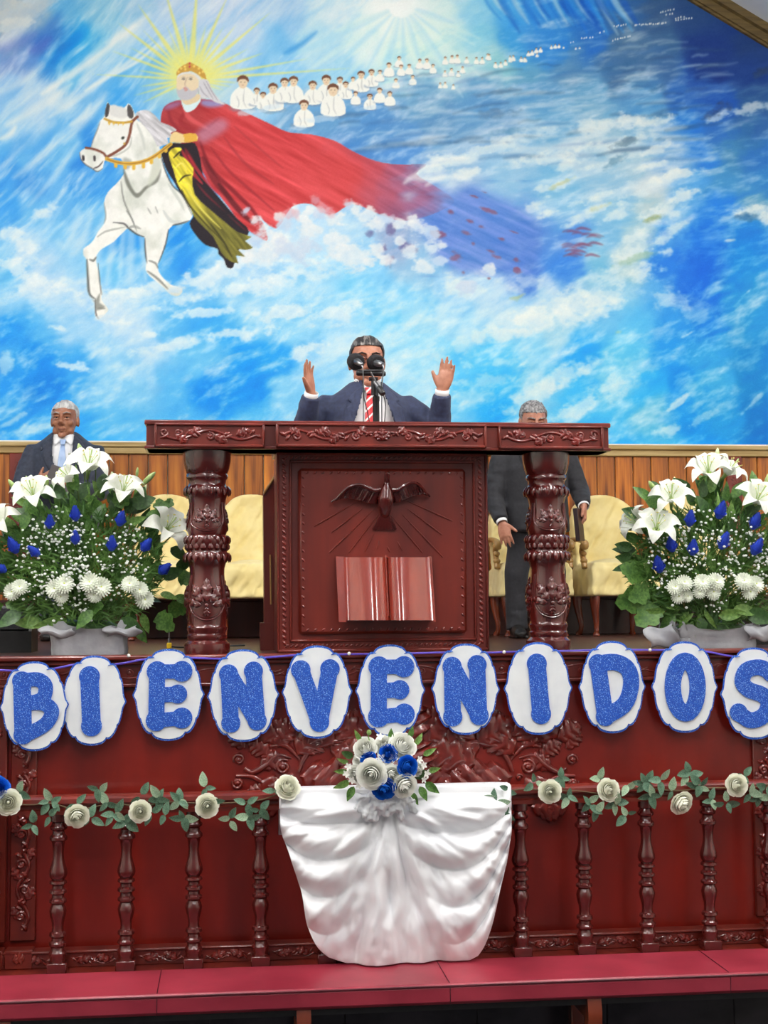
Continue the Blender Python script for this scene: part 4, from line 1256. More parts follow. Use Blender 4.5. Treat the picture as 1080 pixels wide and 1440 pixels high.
# forearm and hand on the rein
fill(cj([(380, 950), (410, 900), (460, 895), (530, 920), (660, 915), (675, 985), (530, 1010), (420, 1010), (375, 1000)]), (236, 210, 150), 1, 2)
fill(cj([(525, 915), (655, 910), (672, 960), (670, 992), (540, 1008), (535, 960)]), (226, 176, 70), 1, 2)

# ---- the white-robed host
def person_p(x, y, h):
    """small painted half figure, h from crown to hem, (x, y) at the crown"""
    w = h * .38
    fill([(x - w * .35, y + h * .34), (x, y + h * .30), (x + w * .35, y + h * .34), (x + w * .9, y + h * .55), (x + w, y + h * .92), (x + w * .3, y + h), (x - w * .4, y + h), (x - w, y + h * .9), (x - w * .9, y + h * .55)], (240, 241, 234), 1, 2)
    r = h * .145
    fill([(x + r * math.cos(k), y + h * .2 + r * 1.3 * math.sin(k)) for k in np.arange(0, 6.2, .7)], (230, 208, 176), 1, 0)
    fill([(x - r * 1.15, y + h * .2), (x - r * 1.1, y + h * .06), (x, y - h * .02), (x + r * 1.1, y + h * .06), (x + r * 1.15, y + h * .2), (x + r * .6, y + h * .11), (x - r * .6, y + h * .11)], (112, 72, 52), 1, 2)
    if h > 22:
        stroke([(x - w * .5, y + h * .6), (x - w * .3, y + h * .8), (x - w * .4, y + h * .95)], .7, (186, 190, 190), .8)
        stroke([(x + w * .1, y + h * .4), (x + w * .05, y + h * .75), (x + w * .3, y + h * .95)], .7, (190, 192, 190), .8)
        for dx in (-.4, .4):
            stroke([(x + dx * r - .6, y + h * .19), (x + dx * r + .6, y + h * .19)], .5, (90, 70, 60), .8)
        stroke([(x - .8, y + h * .28), (x + .8, y + h * .28)], .4, (160, 90, 80), .8)


for x, y, h in ((102, 262, 116), (150, 304, 60), (172, 318, 60), (206, 288, 96), (246, 270, 84), (277, 264, 92), (343, 280, 82), (390, 260, 92), (437, 266, 62), (457, 282, 60), (482, 266, 44), (510, 246, 72), (546, 240, 60), (575, 242, 40), (606, 217, 48),
                (641, 195, 38), (648, 224, 38), (676, 222, 36), (712, 204, 34), (737, 203, 36), (758, 222, 32), (413, 290, 112), (313, 346, 94), (491, 316, 46), (540, 324, 56), (574, 304, 52), (609, 316, 50), (630, 272, 34), (688, 260, 34),
                (800, 196, 28), (824, 192, 28), (842, 190, 30), (874, 198, 22), (908, 198, 24), (928, 198, 24), (951, 187, 22), (799, 244, 22), (822, 236, 28), (845, 246, 20), (860, 230, 24), (783, 286, 20), (800, 284, 22), (828, 292, 18), (975, 218, 18), (992, 216, 18), (1008, 208, 18), (1025, 198, 18), (1036, 194, 18), (1062, 196, 18), (1076, 198, 18)):
    q = c2([(x, y)])[0]
    cloud(q[0], q[1] + h / 2.4545 * .95, h / 2.4545 * .55, h / 2.4545 * .16, 0, (120, 130, 150), .5, int(x), .5)
    person_p(q[0], q[1], h / 2.4545)
for x, y, h in ((15, 205, 22), (45, 236, 22), (65, 236, 22), (83, 230, 20), (100, 212, 18), (112, 210, 20), (143, 220, 16), (155, 218, 14), (170, 195, 20), (184, 190, 22), (200, 182, 22), (203, 202, 16), (216, 180, 20), (257, 172, 16), (272, 168, 18), (286, 168, 16), (303, 176, 10), (350, 180, 9), (364, 178, 9)):
    q = c3([(x, y)])[0]
    person_p(q[0], q[1], h / 2.7)
for x0, y0, x1, y1, n in ((495, 98, 540, 92, 6), (575, 92, 690, 84, 16), (372, 144, 412, 138, 5), (440, 120, 455, 118, 2), (330, 160, 340, 158, 2), (490, 150, 556, 134, 8), (672, 46, 720, 32, 6), (730, 74, 790, 66, 7), (695, 54, 716, 50, 3), (730, 66, 760, 62, 4)):
    for i in range(n):
        t = i / max(1, n - 1)
        q = c3([(x0 + (x1 - x0) * t + random.uniform(-2, 2), y0 + (y1 - y0) * t + random.uniform(-2, 2))])[0]
        fill([(q[0] - 1.0, q[1] + 2.4), (q[0] - .5, q[1]), (q[0] + .5, q[1]), (q[0] + 1.0, q[1] + 2.4)], (234, 236, 230), 1, 0)
# clouds lapping over the feet of the host and the horse's hooves
for k, e in enumerate('350,158,26,5,-8,.6 385,150,24,4,-5,.5 452,168,34,5,-5,.5 520,152,30,4,-8,.45 420,180,24,4,-5,.5 246,408,16,6,-10,.8 150,446,20,6,-8,.6 560,118,30,3,-8,.35 620,106,30,3,-6,.35'.split()):
    v = [float(q) for q in e.split(',')]
    cloud(*v[:5], a=v[5], seed=500 + k, c=(214, 228, 236))
# grain of the plaster
img += (_rng.rand(NY, NX, 1).astype(np.float32) - .5) * 7
img = np.clip(img, 0, 255)


# ---- lay it on the wall
def axis(a, b, f0, f1, fine, coarse_):
    L = list(np.arange(a, f0, coarse_)) + list(np.arange(f0, f1, fine)) + list(np.arange(f1, b, coarse_)) + [b]
    return np.array(L, np.float32)


s_w = .00512
ax_ = axis(-5.0, 5.0, -2.35, 3.42, s_w * 1.25, .05)
az_ = axis(ZM, 8.1, ZM, 6.62, s_w * 1.25, .05)
XX, ZZ = np.meshgrid(ax_, az_)
top = GA - GS * np.abs(XX) - .012
ZC = np.minimum(ZZ, top)
px_ = np.stack([XX, np.full_like(XX, YB), ZC], -1) - np.array(CAM)
dz_ = px_ @ np.array(FW)
U = 540 + F_PX * (px_ @ np.array(RT)) / dz_
V = 720 - F_PX * (px_ @ np.array(UP)) / dz_
colr = samp(img, U, V, OX + .5 / CS, OY + .5 / CS, 1 / CS) / 255.0
colr = np.where(colr <= .04045, colr / 12.92, ((colr + .055) / 1.055) ** 2.4)
nzr, nxr = XX.shape
idx = np.arange(nzr * nxr).reshape(nzr, nxr)
quads = np.stack([idx[:-1, :-1], idx[:-1, 1:], idx[1:, 1:], idx[1:, :-1]], -1)
ok = (ZZ[:-1, :-1] < top[:-1, :-1]) | (ZZ[:-1, 1:] < top[:-1, 1:])
quads = quads[ok]
used = np.zeros(nzr * nxr, bool); used[quads.ravel()] = True
remap = np.cumsum(used) - 1
quads = remap[quads]
co = np.stack([XX, np.full_like(XX, YB - .004), ZC], -1).reshape(-1, 3)[used]
cc = np.concatenate([colr.reshape(-1, 3)[used], np.ones((used.sum(), 1))], 1).astype(np.float32)
me = bpy.data.meshes.new('mural')
me.vertices.add(len(co)); me.vertices.foreach_set('co', co.astype(np.float32).ravel())
me.loops.add(quads.size); me.loops.foreach_set('vertex_index', quads.astype(np.int32).ravel())
me.polygons.add(len(quads)); me.polygons.foreach_set('loop_start', np.arange(0, quads.size, 4, dtype=np.int32))
me.update(calc_edges=True)
at = me.color_attributes.new('paint', 'FLOAT_COLOR', 'POINT')
at.data.foreach_set('color', cc.ravel())
k = NT('mural_paint')
an = k.n('ShaderNodeAttribute', attribute_name='paint')
nz = k.n('ShaderNodeTexNoise', i_Scale=60.0, i_Detail=4.0)
k.l(k.coord((1, 1, 1.6)), nz.inputs['Vector'])
k.l(an.outputs['Color'], k.b.inputs['Base Color'])
k.b.inputs['Roughness'].default_value = 0.6
k.b.inputs['Specular IOR Level'].default_value = 0.25
k.bump(nz.outputs['Fac'], .12, .01)
me.materials.append(k.m)
mural = link(bpy.data.objects.new('mural', me))
tag(mural, 'wall-filling painted mural of a red-robed rider on a white horse in blue clouds', 'mural')
del img, gx, gy, acc, coarse

# ================================================================ pulpit
pulpit = thing('pulpit', 'wide carved red-brown wooden pulpit on two bulbous columns', 'pulpit', (0, .2, ST))
YS = -.10                                   # front of the table slab
zT, zU = 2.946, 2.812
mb = MB()
mb.box(-1.103, 1.103, YS, .12, zT - .022, zT, .004)
mb.box(-1.095, 1.095, YS + .012, .11, zU, zT - .022, .003)
mb.box(-1.103, 1.103, YS, .12, zU, zU + .014, .003)
mb.box(-.50, .53, .10, .42, zU + .004, zT - .002, .004)
slab = mb.obj('table_slab', M_RED, pulpit)


def X0(px, Y): return P(px, 610, Y).x


for (pa, pb, yf, cen) in ((217, 372, YS - .006, 0), (388, 684, YS - .034, 1), (701, 848, YS - .006, 0)):
    xa, xb = X0(pa, yf), X0(pb, yf)
    mb = MB()
    mb.box(xa, xb, yf, YS + .015, zU + .006, zT - .016, .003)
    for (a, b, c, d) in ((xa, xb, zT - .028, zT - .016), (xa, xb, zU + .006, zU + .02), (xa, xa + .012, zU + .006, zT - .016), (xb - .012, xb, zU + .006, zT - .016)):
        mb.box(a, b, yf - .012, yf + .004, c, d, .004)
    pn = mb.obj('frieze_panel', M_RED, slab)
    mb = MB()
    zc = (zU + zT) / 2 - .003
    xm = (xa + xb) / 2
    w = (xb - xa) / 2 - .035
    if cen:
        for s in (-1, 1):
            rinceau(mb, xm + s * .05, xm + s * w, zc, .034 * 1.0, yf, waves=3, flip=1, h=1.1, n5=7, rk=1.5)
            for q, an in ((.12, 2.4), (.2, -.6), (.3, 2.5), (.38, .5)):
                carved_leaf(mb, xm + s * q, zc, an if s > 0 else PI - an, .06, .045, yf, 1.1, 3)
            carved_leaf(mb, xm, zc - .025, PI / 2 - s * .7, .055, .04, yf, 1.3, 3)
        carved_leaf(mb, xm, zc - .028, PI / 2, .062, .05, yf, 1.5, 3)
    else:
        s = 1 if pa < 400 else -1
        rinceau(mb, xm - s * w, xm + s * w, zc, .034, yf, waves=3, flip=-1, h=1.1, n5=7, rk=1.5)
        for q, an in ((-.10, .5), (.02, -.5), (-.16, -.5), (.12, .4)):
            carved_leaf(mb, xm + s * q, zc, an if s > 0 else PI - an, .07, .045, yf, 1.1, 3)
        sp = spiral(xm - s * (w - .01), zc + .012, .02, 1.2, 0, s)
        mb.rel(sp, taper(len(sp), .007, .7, .2), yf, 1.3)
    mb.obj('scroll_carving', M_CARVE, pn)

# ---- front box
YP = .05
xL, xR = P(389, 760, YP).x, P(686, 760, YP).x
mb = MB()
mb.box(xL, xR, YP, .44, ST, zU, .004)
front = mb.obj('front_box', M_RED, pulpit)


def Zp(px, py, Y=YP): q = P(px, py, Y); return (q.x, q.z)


# frame strips round the panel and the raised field
ia, ib = Zp(419, 659), Zp(656, 890)
mb = MB()
oa, ob = (xL + .06, zU - .035), (xR - .06, ST + .05)
for (a, b, c, d) in ((xL, xR, zU - .012, zU), (xL, xL + .012, ST, zU), (xR - .012, xR, ST, zU), (oa[0] + .0, ob[0], oa[1] - .014, oa[1]), (oa[0], oa[0] + .012, ob[1], oa[1]), (ob[0] - .012, ob[0], ob[1], oa[1]), (oa[0], ob[0], ob[1], ob[1] + .012), (xL, xR, ST, ST + .015)):
    mb.box(a, b, YP - .012, YP + .01, c, d, .004)
mb.obj('frame_moulding', M_RED, front)
mb = MB(); mb.box(ia[0], ib[0], YP - .03, YP, ib[1], ia[1], .014)
field = mb.obj('raised_field', M_RED, front)


def rope(mb, x0, z0, x1, z1, n, Y, L, r, slant=.7):
    ang = math.atan2(z1 - z0, x1 - x0)
    for i in range(n):
        t = (i + .5) / n
        cx, cz = x0 + (x1 - x0) * t, z0 + (z1 - z0) * t
        a = ang + slant
        pts = [(cx + math.cos(a) * L * q, cz + math.sin(a) * L * q) for q in (-1, -.6, 0, .6, 1)]
        mb.rel(pts, [r * .25, r * .8, r, r * .8, r * .25], Y, 1.0, 6)


mb = MB()
xo0, xo1, zo0, zo1 = xL + .036, xR - .036, ST + .032, zU - .024
rope(mb, xo0, zo1, xo0, zo0, 34, YP, .014, .008)
rope(mb, xo1, zo1, xo1, zo0, 34, YP, .014, .008)
rope(mb, xo0, zo1, xo1, zo1, 40, YP, .012, .006)
rope(mb, xo0, zo0, xo1, zo0, 40, YP, .012, .006)
tag(mb.obj('rope_border', M_CARVE, front), kind='stuff')
mb = MB()
e = .022
rope(mb, ia[0] + e, ia[1] - e, ia[0] + e, ib[1] + e, 17, YP - .03, .010, .0055)
rope(mb, ib[0] - e, ia[1] - e, ib[0] - e, ib[1] + e, 17, YP - .03, .010, .0055)
rope(mb, ia[0] + e, ia[1] - e, ib[0] - e, ia[1] - e, 20, YP - .03, .010, .0055)
rope(mb, ia[0] + e, ib[1] + e, ib[0] - e, ib[1] + e, 20, YP - .03, .010, .0055)
tag(mb.obj('bead_border', M_CARVE, field), kind='stuff')

# ---- rays
YR = YP - .03
cr = lambda x, y: Zp(420 + x / 4.909, 640 + y / 4.909, YR)
for a, b in (((405, 320), (110, 490)), ((440, 372), (225, 535)), ((520, 375), (210, 675)), ((550, 410), (345, 675)), ((520, 540), (455, 670)), ((555, 590), (540, 650)), ((735, 310), (1060, 455)),
             ((750, 370), (990, 550)), ((715, 410), (995, 705)), ((640, 420), (855, 675)), ((680, 595), (715, 660)), ((610, 630), (630, 670))):
    mb = MB()
    A, B = cr(*a), cr(*b)
    pts = [(A[0] + (B[0] - A[0]) * t, A[1] + (B[1] - A[1]) * t) for t in (0, .25, .5, .75, 1)]
    mb.rel(pts, [.0015, .0035, .004, .0045, .003], YR, 1.3, 6)
    mb.obj('ray', M_RED, front)

# ---- dove
dv = MB()
cd = lambda x, y, Y=YR: P(420 + x / 4.909, 640 + y / 4.909, Y)
px4 = .0034 / 4.909
dv.tube([cd(612, 105, YR - .075), cd(612, 120, YR - .082), cd(610, 150, YR - .07), cd(608, 190, YR - .055), cd(605, 240, YR - .06), cd(602, 300, YR - .06), cd(600, 350, YR - .05), cd(597, 400, YR - .03), cd(595, 430, YR - .015)],
        [6 * px4, 20 * px4, 22 * px4, 21 * px4, 40 * px4, 56 * px4, 48 * px4, 38 * px4, 28 * px4], 14, .75, (1, 0, 0))
dv.tube([cd(612, 118, YR - .09), cd(612, 128, YR - .104)], [7 * px4, 1.5 * px4], 6)
me_ = remesh(dv, .005, 3)
me_.materials.append(M_RED2)
dove = inst('dove', me_, front)
for s, L, T in ((-1, [(560, 235), (520, 243), (470, 222), (415, 205), (350, 220), (300, 262), (262, 300), (228, 322)], [(560, 330), (500, 335), (440, 318), (395, 305), (345, 300), (300, 300), (262, 315), (228, 322)]),
                (1, [(650, 240), (690, 238), (730, 212), (780, 190), (825, 200), (858, 232), (880, 262), (905, 285)], [(650, 330), (700, 320), (745, 300), (790, 282), (830, 275), (860, 272), (885, 280), (905, 285)])):
    mb = MB()
    Lc, Tc = cat_rom(L, 3), cat_rom(T, 3)
    n = len(Lc)
    vs = []
    for i in range(n):
        u = i / (n - 1)
        for j in range(7):
            t = j / 6
            x = Lc[i][0] + (Tc[i][0] - Lc[i][0]) * t; y = Lc[i][1] + (Tc[i][1] - Lc[i][1]) * t
            d = .055 + .03 * math.sin(PI * u) - .03 * t + .006 * math.cos(9 * PI * u - 3 * t)
            vs.append(cd(x, y, YR - d * (1 - .35 * u)))
    back = [Vector((v.x, v.y + .014, v.z)) for v in vs]
    m = n * 7
    fs = [(i * 7 + j, i * 7 + j + 1, (i + 1) * 7 + j + 1, (i + 1) * 7 + j) for i in range(n - 1) for j in range(6)]
    fs = [f[::-1] for f in fs] if s > 0 else fs
    rim = [i * 7 for i in range(n)] + [(n - 1) * 7 + j for j in range(1, 7)] + [i * 7 + 6 for i in range(n - 2, -1, -1)] + list(range(5, 0, -1))
    mb.add(vs + back, fs + [tuple(q + m for q in f[::-1]) for f in fs] + [(rim[i], rim[(i + 1) % len(rim)], rim[(i + 1) % len(rim)] + m, rim[i] + m) for i in range(len(rim))])
    Le = [cd(x, y, YR - (.062 + .03 * math.sin(PI * i / (n - 1))) * (1 - .35 * i / (n - 1))) for i, (x, y) in enumerate(Lc)]
    mb.tube(Le, [.011 - .006 * i / (n - 1) for i in range(n)], 8)
    for i in range(3, n - 1, 2):        # feathers
        a = vs[i * 7 + 1]; b = vs[min(n - 1, i + 1) * 7 + 6]
        mb.tube([a, (a + b) / 2 + Vector((0, -.004, 0)), b], [.003, .0055, .002], 6)
    mb.obj('wing', M_RED2, dove)
mb = MB()
for k in range(-3, 4):
    a = cd(595 + k * 6, 400, YR - .03); b = cd(593 + k * 24, 515, YR - .006)
    mb.tube([a, (a + b) / 2 + Vector((0, -.006, 0)), b], [.006, .009, .010], 8, .6, (1, 0, 0))
mb.obj('tail', M_RED2, dove)

# ---- open book
mb = MB()
NU, NV = 44, 6
TL, TR, BL, BR = (310, 705), (905, 705), (325, 1140), (930, 1140)
front_v = []
for j in range(NV + 1):
    v = j / NV
    for i in range(NU + 1):
        u = -1 + 2 * i / NU
        t = (u + 1) / 2
        x = (TL[0] + (TR[0] - TL[0]) * t) * (1 - v) + (BL[0] + (BR[0] - BL[0]) * t) * v
        y = (TL[1]) * (1 - v) + BL[1] * v
        b = abs(u)
        bulge = (math.sin(PI * min(1, b / .92) ** .62) if b < .92 else 0) * .052
        front_v.append(cd(x, y, YR - .030 - bulge - .075 * v))
nf = len(front_v)
back_v = [Vector((p.x, YR + .002, p.z)) for p in front_v]
W1 = NU + 1
fs = [(j * W1 + i, (j + 1) * W1 + i, (j + 1) * W1 + i + 1, j * W1 + i + 1) for j in range(NV) for i in range(NU)]
rim = list(range(W1)) + [j * W1 + NU for j in range(1, NV + 1)] + [NV * W1 + i for i in range(NU - 1, -1, -1)] + [j * W1 for j in range(NV - 1, 0, -1)]
mb.add(front_v + back_v, fs + [(rim[i], rim[(i + 1) % len(rim)], rim[(i + 1) % len(rim)] + nf, rim[i] + nf) for i in range(len(rim))])
book = mb.obj('open_book', M_BOOKW, front)
for s, xs in ((-1, (256, 312, 278, 330)), (1, (895, 918, 905, 945))):
    mb = MB()
    q = [cd(xs[0], 700, YR - .02), cd(xs[1], 700, YR - .03), cd(xs[3], 1152, YR - .10), cd(xs[2], 1152, YR - .09)]
    bk = [Vector((p.x, p.y + .014, p.z)) for p in q]
    mb.add(q + bk, [(3, 2, 1, 0), (4, 5, 6, 7), (0, 1, 5, 4), (1, 2, 6, 5), (2, 3, 7, 6), (3, 0, 4, 7)])
    mb.obj('cover', M_BOOKW, book, False)
mb = MB(); mb.tube([cd(600, 692, YR - .038), cd(620, 1112, YR - .108)], .005, 8)
mb.obj('spine_fold', M_BOOKW, book)

# ---- side panel of the inner lectern seen at the left
mb = MB()
q = [(370, 697), (386, 671), (392, 671), (392, 905), (372, 905)]
mb.prism([tuple((P(x, y, .46).x, max(ST + .0, P(x, y, .46).z))) for x, y in q], .46, .62)
q = [(366, 876), (386, 876), (386, 915), (366, 915)]
mb.prism([tuple((P(x, y, .45).x, max(ST, P(x, y, .45).z))) for x, y in q], .445, .63)
mb.obj('side_panel', M_RED, pulpit, False)
mb = MB()
a, b = P(371, 694, .455), P(386, 670, .455)
mb.tube([a, b], .006, 6); mb.obj('gilt_edge', M_GOLDW, pulpit); mb = MB()
mb.tube([P(380, 780, .455), P(381, 850, .455)], .004, 6)
mb.obj('gilt_edge', M_GOLDW, pulpit)

# ---- columns
cp = [(632, 34), (646, 33), (655, 31), (661, 29), (663, 27.5), (665, 29), (669, 29), (672, 26.5), (677, 26), (681, 27), (684, 30), (688, 31), (692, 30), (695, 27.5), (700, 26), (708, 24.6), (716, 24.6), (725, 26.8), (735, 28.4), (744, 27.8), (751, 25.6),
      (754, 27), (757, 30.5), (761, 31), (765, 29.5), (769, 28.5), (772, 27.5), (775, 28), (778, 31), (782, 31.3), (786, 29), (790, 26), (797, 24.2), (806, 24), (816, 24.8), (830, 26.6), (845, 28.4), (857, 28.4), (867, 27), (875, 26),
      (878, 26.4), (880, 28), (883, 28), (886, 26.4), (889, 26), (891, 27.6), (895, 27.6), (898, 26), (900, 28), (903, 31.5), (909, 32), (914, 31.5), (917, 31)]
YCc = .055


def col_part(cx, side):
    cpx = 293 if side < 0 else 768
    k = (zU - ST) / (917 - 632)
    pr = [(zU - (y - 632) * k, r * .00338) for y, r in cp]
    mb = MB(); mb.lathe(pr[::-1], (cx, YCc), 36)
    col = mb.obj('column', M_RED2, pulpit)
    zs = np.array([p[0] for p in pr[::-1]]); rs = np.array([p[1] for p in pr[::-1]])

    def wrap(x, y, z):            # carving laid round the drum
        r = float(np.interp(z, zs, rs)) - y
        a = (x - cx) / .095
        return (cx + r * math.sin(a), YCc - r * math.cos(a), z)
    zz = lambda y: zU - (y - 632) * k
    for (y0, y1, w) in ((700, 745, .090), (800, 870, .094)):
        for turn in (0, 2 * PI / 3, 4 * PI / 3):
            mb = MB()
            wr = lambda x, y, z: wrap(x + turn * .095, y, z)
            zb_, zt_ = zz(y1), zz(y0)
            H = zt_ - zb_
            arc = [(cx + w * math.cos(a), zb_ + H * .42 + H * .42 * math.sin(a)) for a in np.linspace(PI, 2 * PI, 15)]
            arc = [(cx - w * 1.02, zt_ - H * .1)] + arc + [(cx + w * 1.02, zt_ - H * .1)]
            mb.rel(arc, .0045, 0, 1.2, 6, wr)
            arc = [(cx + w * .88 * math.cos(a), zb_ + H * .45 + H * .4 * math.sin(a)) for a in np.linspace(PI * 1.1, PI * 1.9, 13)]
            mb.rel(arc, .0025, 0, 1.2, 6, wr)
            zc = zb_ + H * .30
            for (dx, dz, an, L, W) in ((0, .05, PI / 2, .55, .34), (.012, .05, .9, .5, .3), (-.012, .05, PI - .9, .5, .3), (.02, .0, .25, .42, .24), (-.02, 0, PI - .25, .42, .24), (0, -.03, -PI / 2, .22, .2)):
                carved_leaf(mb, cx + dx, zc + dz * H, an, L * H * .9, W * H * .7, 0, 1.6, 3, wr)
            pts = [wr(cx, -.006, zc)]
            mb.ball(pts[0], .011, 8, 6)
            for s in (-1, 1):
                mb.ball(wr(cx + s * .036, -.004, zc + H * .30), .007, 7, 5)
            mb.obj('shield_carving', M_RED2, col)
    for y0, hgt, dn in ((688, 8, 1), (757, 7, 1), (767, 6, -1), (782, 8, 1)):       # leafy collars
        r = float(np.interp(zz(y0), zs, rs))
        N = 18
        mb = MB()
        for i in range(N):
            a = 2 * PI * i / N
            c = Vector((cx + (r + .001) * math.cos(a), YCc + (r + .001) * math.sin(a), zz(y0)))
            d = Vector((math.cos(a), math.sin(a), 0))
            up = Vector((0, 0, .003 * hgt * dn))
            mb.tube([c + up * .9 - d * .008, c + up * .3 + d * .001, c - up * .3 + d * .003, c - up * .9 + d * .001], [.010, .0145, .012, .004], 7, .45, (-d.y, d.x, 0))
        mb.obj('leaf_collar', M_RED2, col)


col_part(-.817, -1)
col_part(.819, 1)

# ================================================================ microphones on the pulpit
YM = .22
stand = thing('microphone_stand', 'black desk microphone stand with a crossbar on the pulpit', 'microphone stand', (P(529, 590, YM).x, YM, zT))
xp = P(529, 590, YM).x
mb = MB(); mb.lathe([(zT, .075), (zT + .008, .075), (zT + .016, .06), (zT + .02, .016)], (xp, YM), 24)
mb.obj('base', M_BLACK, stand)
mb = MB()
ztop = P(529, 552, YM).z
mb.lathe([(zT + .018, .0165), (ztop - .045, .0165), (ztop - .042, .018), (ztop - .02, .018), (ztop - .018, .012), (ztop + .04, .011)], (xp, YM), 14)
mb.obj('pole', M_BLACK, stand)
mb = MB()
c0 = P(527, 545, YM - .02)
mb.tube([P(526, 556, YM - .015), P(526, 532, YM - .02)], .014, 10); mb.tube([P(519, 533, YM - .02), P(531, 533, YM - .02)], .010, 8)
mb.obj('clip_joint', M_BLACK, stand)
mb = MB(); a, b = P(503, 524.5, YM), P(540, 525.5, YM)
mb.tube([a - Vector((.008, 0, 0)), a, b, b + Vector((.008, 0, 0))], [.009, .0145, .0145, .009], 14)
mb.obj('crossbar', M_BLACK, stand)
mb = MB(); mb.tube([P(503, 520.5, YM - .015), P(538, 520.5, YM - .015)], .0028, 6)
mb.obj('crossbar_rod', M_METAL, stand)
mb = MB(); mb.tube([P(521, 523, YM - .04), P(530, 540, YM - .03)], .005, 8)
mb.obj('tilt_arm', M_METAL, stand)
for nm, (fx, fy), (gx_, gy_), end in (('left', (499, 508), (509, 513), (511, 590)), ('right', (527, 510), (538, 512.5), (537, 590))):
    t = thing('microphone', 'gooseneck microphone with round black foam windshield, the %s one on the pulpit' % nm, 'microphone', P(end[0], 593, YM - .01), 'gooseneck microphones')
    f0 = P(fx, fy, YM + .06); m0 = P(fx + 4, fy + 1, YM - .02); g0 = P(gx_, gy_, YM - .06)
    mb = MB()
    ax = (g0 - f0).normalized()
    mb.tube([f0 - ax * .03, f0 - ax * .02, f0, f0 + ax * .03, f0 + ax * .055, f0 + ax * .062], [.012, .032, .042, .043, .034, .02], 18)
    mb.obj('foam_windshield', M_FOAM, t)
    mb = MB(); mb.tube([f0 + ax * .05, m0 - ax * .02, m0, g0, g0 + ax * .004], [.014, .017, .017, .011, .008], 12)
    mb.obj('barrel', M_METAL, t)
    e = P(end[0], end[1], YM - .03); e.z = zT
    mb = MB(); mb.tube(cat_rom([g0, g0 + Vector((.004, -.006, -.03)), P(end[0], 545, YM - .05), e], 5), .0032, 8)
    mb.obj('gooseneck', M_METAL, t)
t = thing('microphone', 'small black microphone tilted down in the clip of the desk stand', 'microphone', P(534, 545, YM - .06))
a, b = P(527, 537, YM - .03), P(538, 553, YM - .08)
mb = MB(); mb.tube([a, a + (b - a) * .5], [.009, .012], 12); mb.obj('body', M_METAL, t)
mb = MB(); mb.tube([a + (b - a) * .5, a + (b - a) * .6, b, b + (b - a) * .08], [.013, .016, .016, .012], 12); mb.obj('head', M_BLACK, t)
e = P(540, 590, YM - .05); e.z = zT + .004
mb = MB(); mb.tube(cat_rom([b, P(541, 562, YM - .07), P(542, 575, YM - .06), e], 5), .0024, 6); mb.obj('cable', M_BLACK, t)
mb = MB(); a = P(511, 545, YM - .06); e = P(521, 592, YM - .06); e.z = zT + .003
mb.tube(cat_rom([a, P(512, 560, YM - .07), P(516, 576, YM - .07), e], 5), .0024, 6)
tag(mb.obj('microphone_cable', M_BLACK), 'thin black cable hanging down from the left gooseneck microphone', 'cable')

# ================================================================ banner of letter cards
half = [(0, 1), (.2, .985), (.37, .935), (.45, .87), (.47, .835), (.53, .845), (.62, .80), (.71, .70), (.765, .60), (.78, .535), (.825, .50), (.875, .36), (.905, .2), (.935, .1), (1, 0)]
card_out = half + [(x, -z) for x, z in half[-2::-1]]
card_out = card_out + [(-x, z) for x, z in card_out[-2:0:-1]]


def sd_shape(strokes):
    """distance field of rounded strokes: [(points, half width, bulb)]"""
    def f(X, Z):
        d = np.full(X.shape, 9.0)
        for pts, hw, bulb in strokes:
            for i in range(len(pts) - 1):
                ax, az = pts[i]; bx, bz = pts[i + 1]
                L2 = (bx - ax) ** 2 + (bz - az) ** 2 + 1e-12
                t = np.clip(((X - ax) * (bx - ax) + (Z - az) * (bz - az)) / L2, 0, 1)
                d = np.minimum(d, np.hypot(X - ax - t * (bx - ax), Z - az - t * (bz - az)) - hw)
            if bulb:
                for q in (pts[0], pts[-1]):
                    d = np.minimum(d, np.hypot(X - q[0], Z - q[1]) - hw * bulb)
        return d
    return f


def letter_mesh(f, hx, hz, step, th):
    xs = np.arange(-hx, hx + step, step); zs = np.arange(-hz, hz + step, step)
    X, Z = np.meshgrid(xs, zs)
    D = f(X, Z)
    Dc = f((X[:-1, :-1] + X[1:, 1:]) / 2, (Z[:-1, :-1] + Z[1:, 1:]) / 2)
    keep = Dc < 0
    idx = np.arange(X.size).reshape(X.shape)
    q = np.stack([idx[:-1, :-1], idx[:-1, 1:], idx[1:, 1:], idx[1:, :-1]], -1)[keep]
    cnt = np.zeros(X.size, int); np.add.at(cnt, q.ravel(), 1)
    bnd = (cnt > 0) & (cnt < 4)
    x, z = X.ravel().copy(), Z.ravel().copy()
    e = step * .2
    for _ in range(3):
        d0 = f(x[bnd], z[bnd])
        gx_ = (f(x[bnd] + e, z[bnd]) - f(x[bnd] - e, z[bnd])) / (2 * e); gz_ = (f(x[bnd], z[bnd] + e) - f(x[bnd], z[bnd] - e)) / (2 * e)
        g2 = np.maximum(gx_ ** 2 + gz_ ** 2, .25)
        x[bnd] -= d0 * gx_ / g2; z[bnd] -= d0 * gz_ / g2
    used = cnt > 0
    rm = np.cumsum(used) - 1
    q = rm[q]
    n = int(used.sum())
    xs_, zs_ = x[used], z[used]
    mb = MB()
    v = [(a, -th, b) for a, b in zip(xs_, zs_)] + [(a, 0, b) for a, b in zip(xs_, zs_)]
    fs = [tuple(r) for r in q.tolist()]
    ed = {}
    for r in fs:
        for i in range(4):
            ed[(r[i], r[(i + 1) % 4])] = 1
    side = [(b, a, a + n, b + n) for (a, b) in ed if (b, a) not in ed]
    mb.add(v, fs + [tuple(i + n for i in r[::-1]) for r in fs] + side)
    return mb


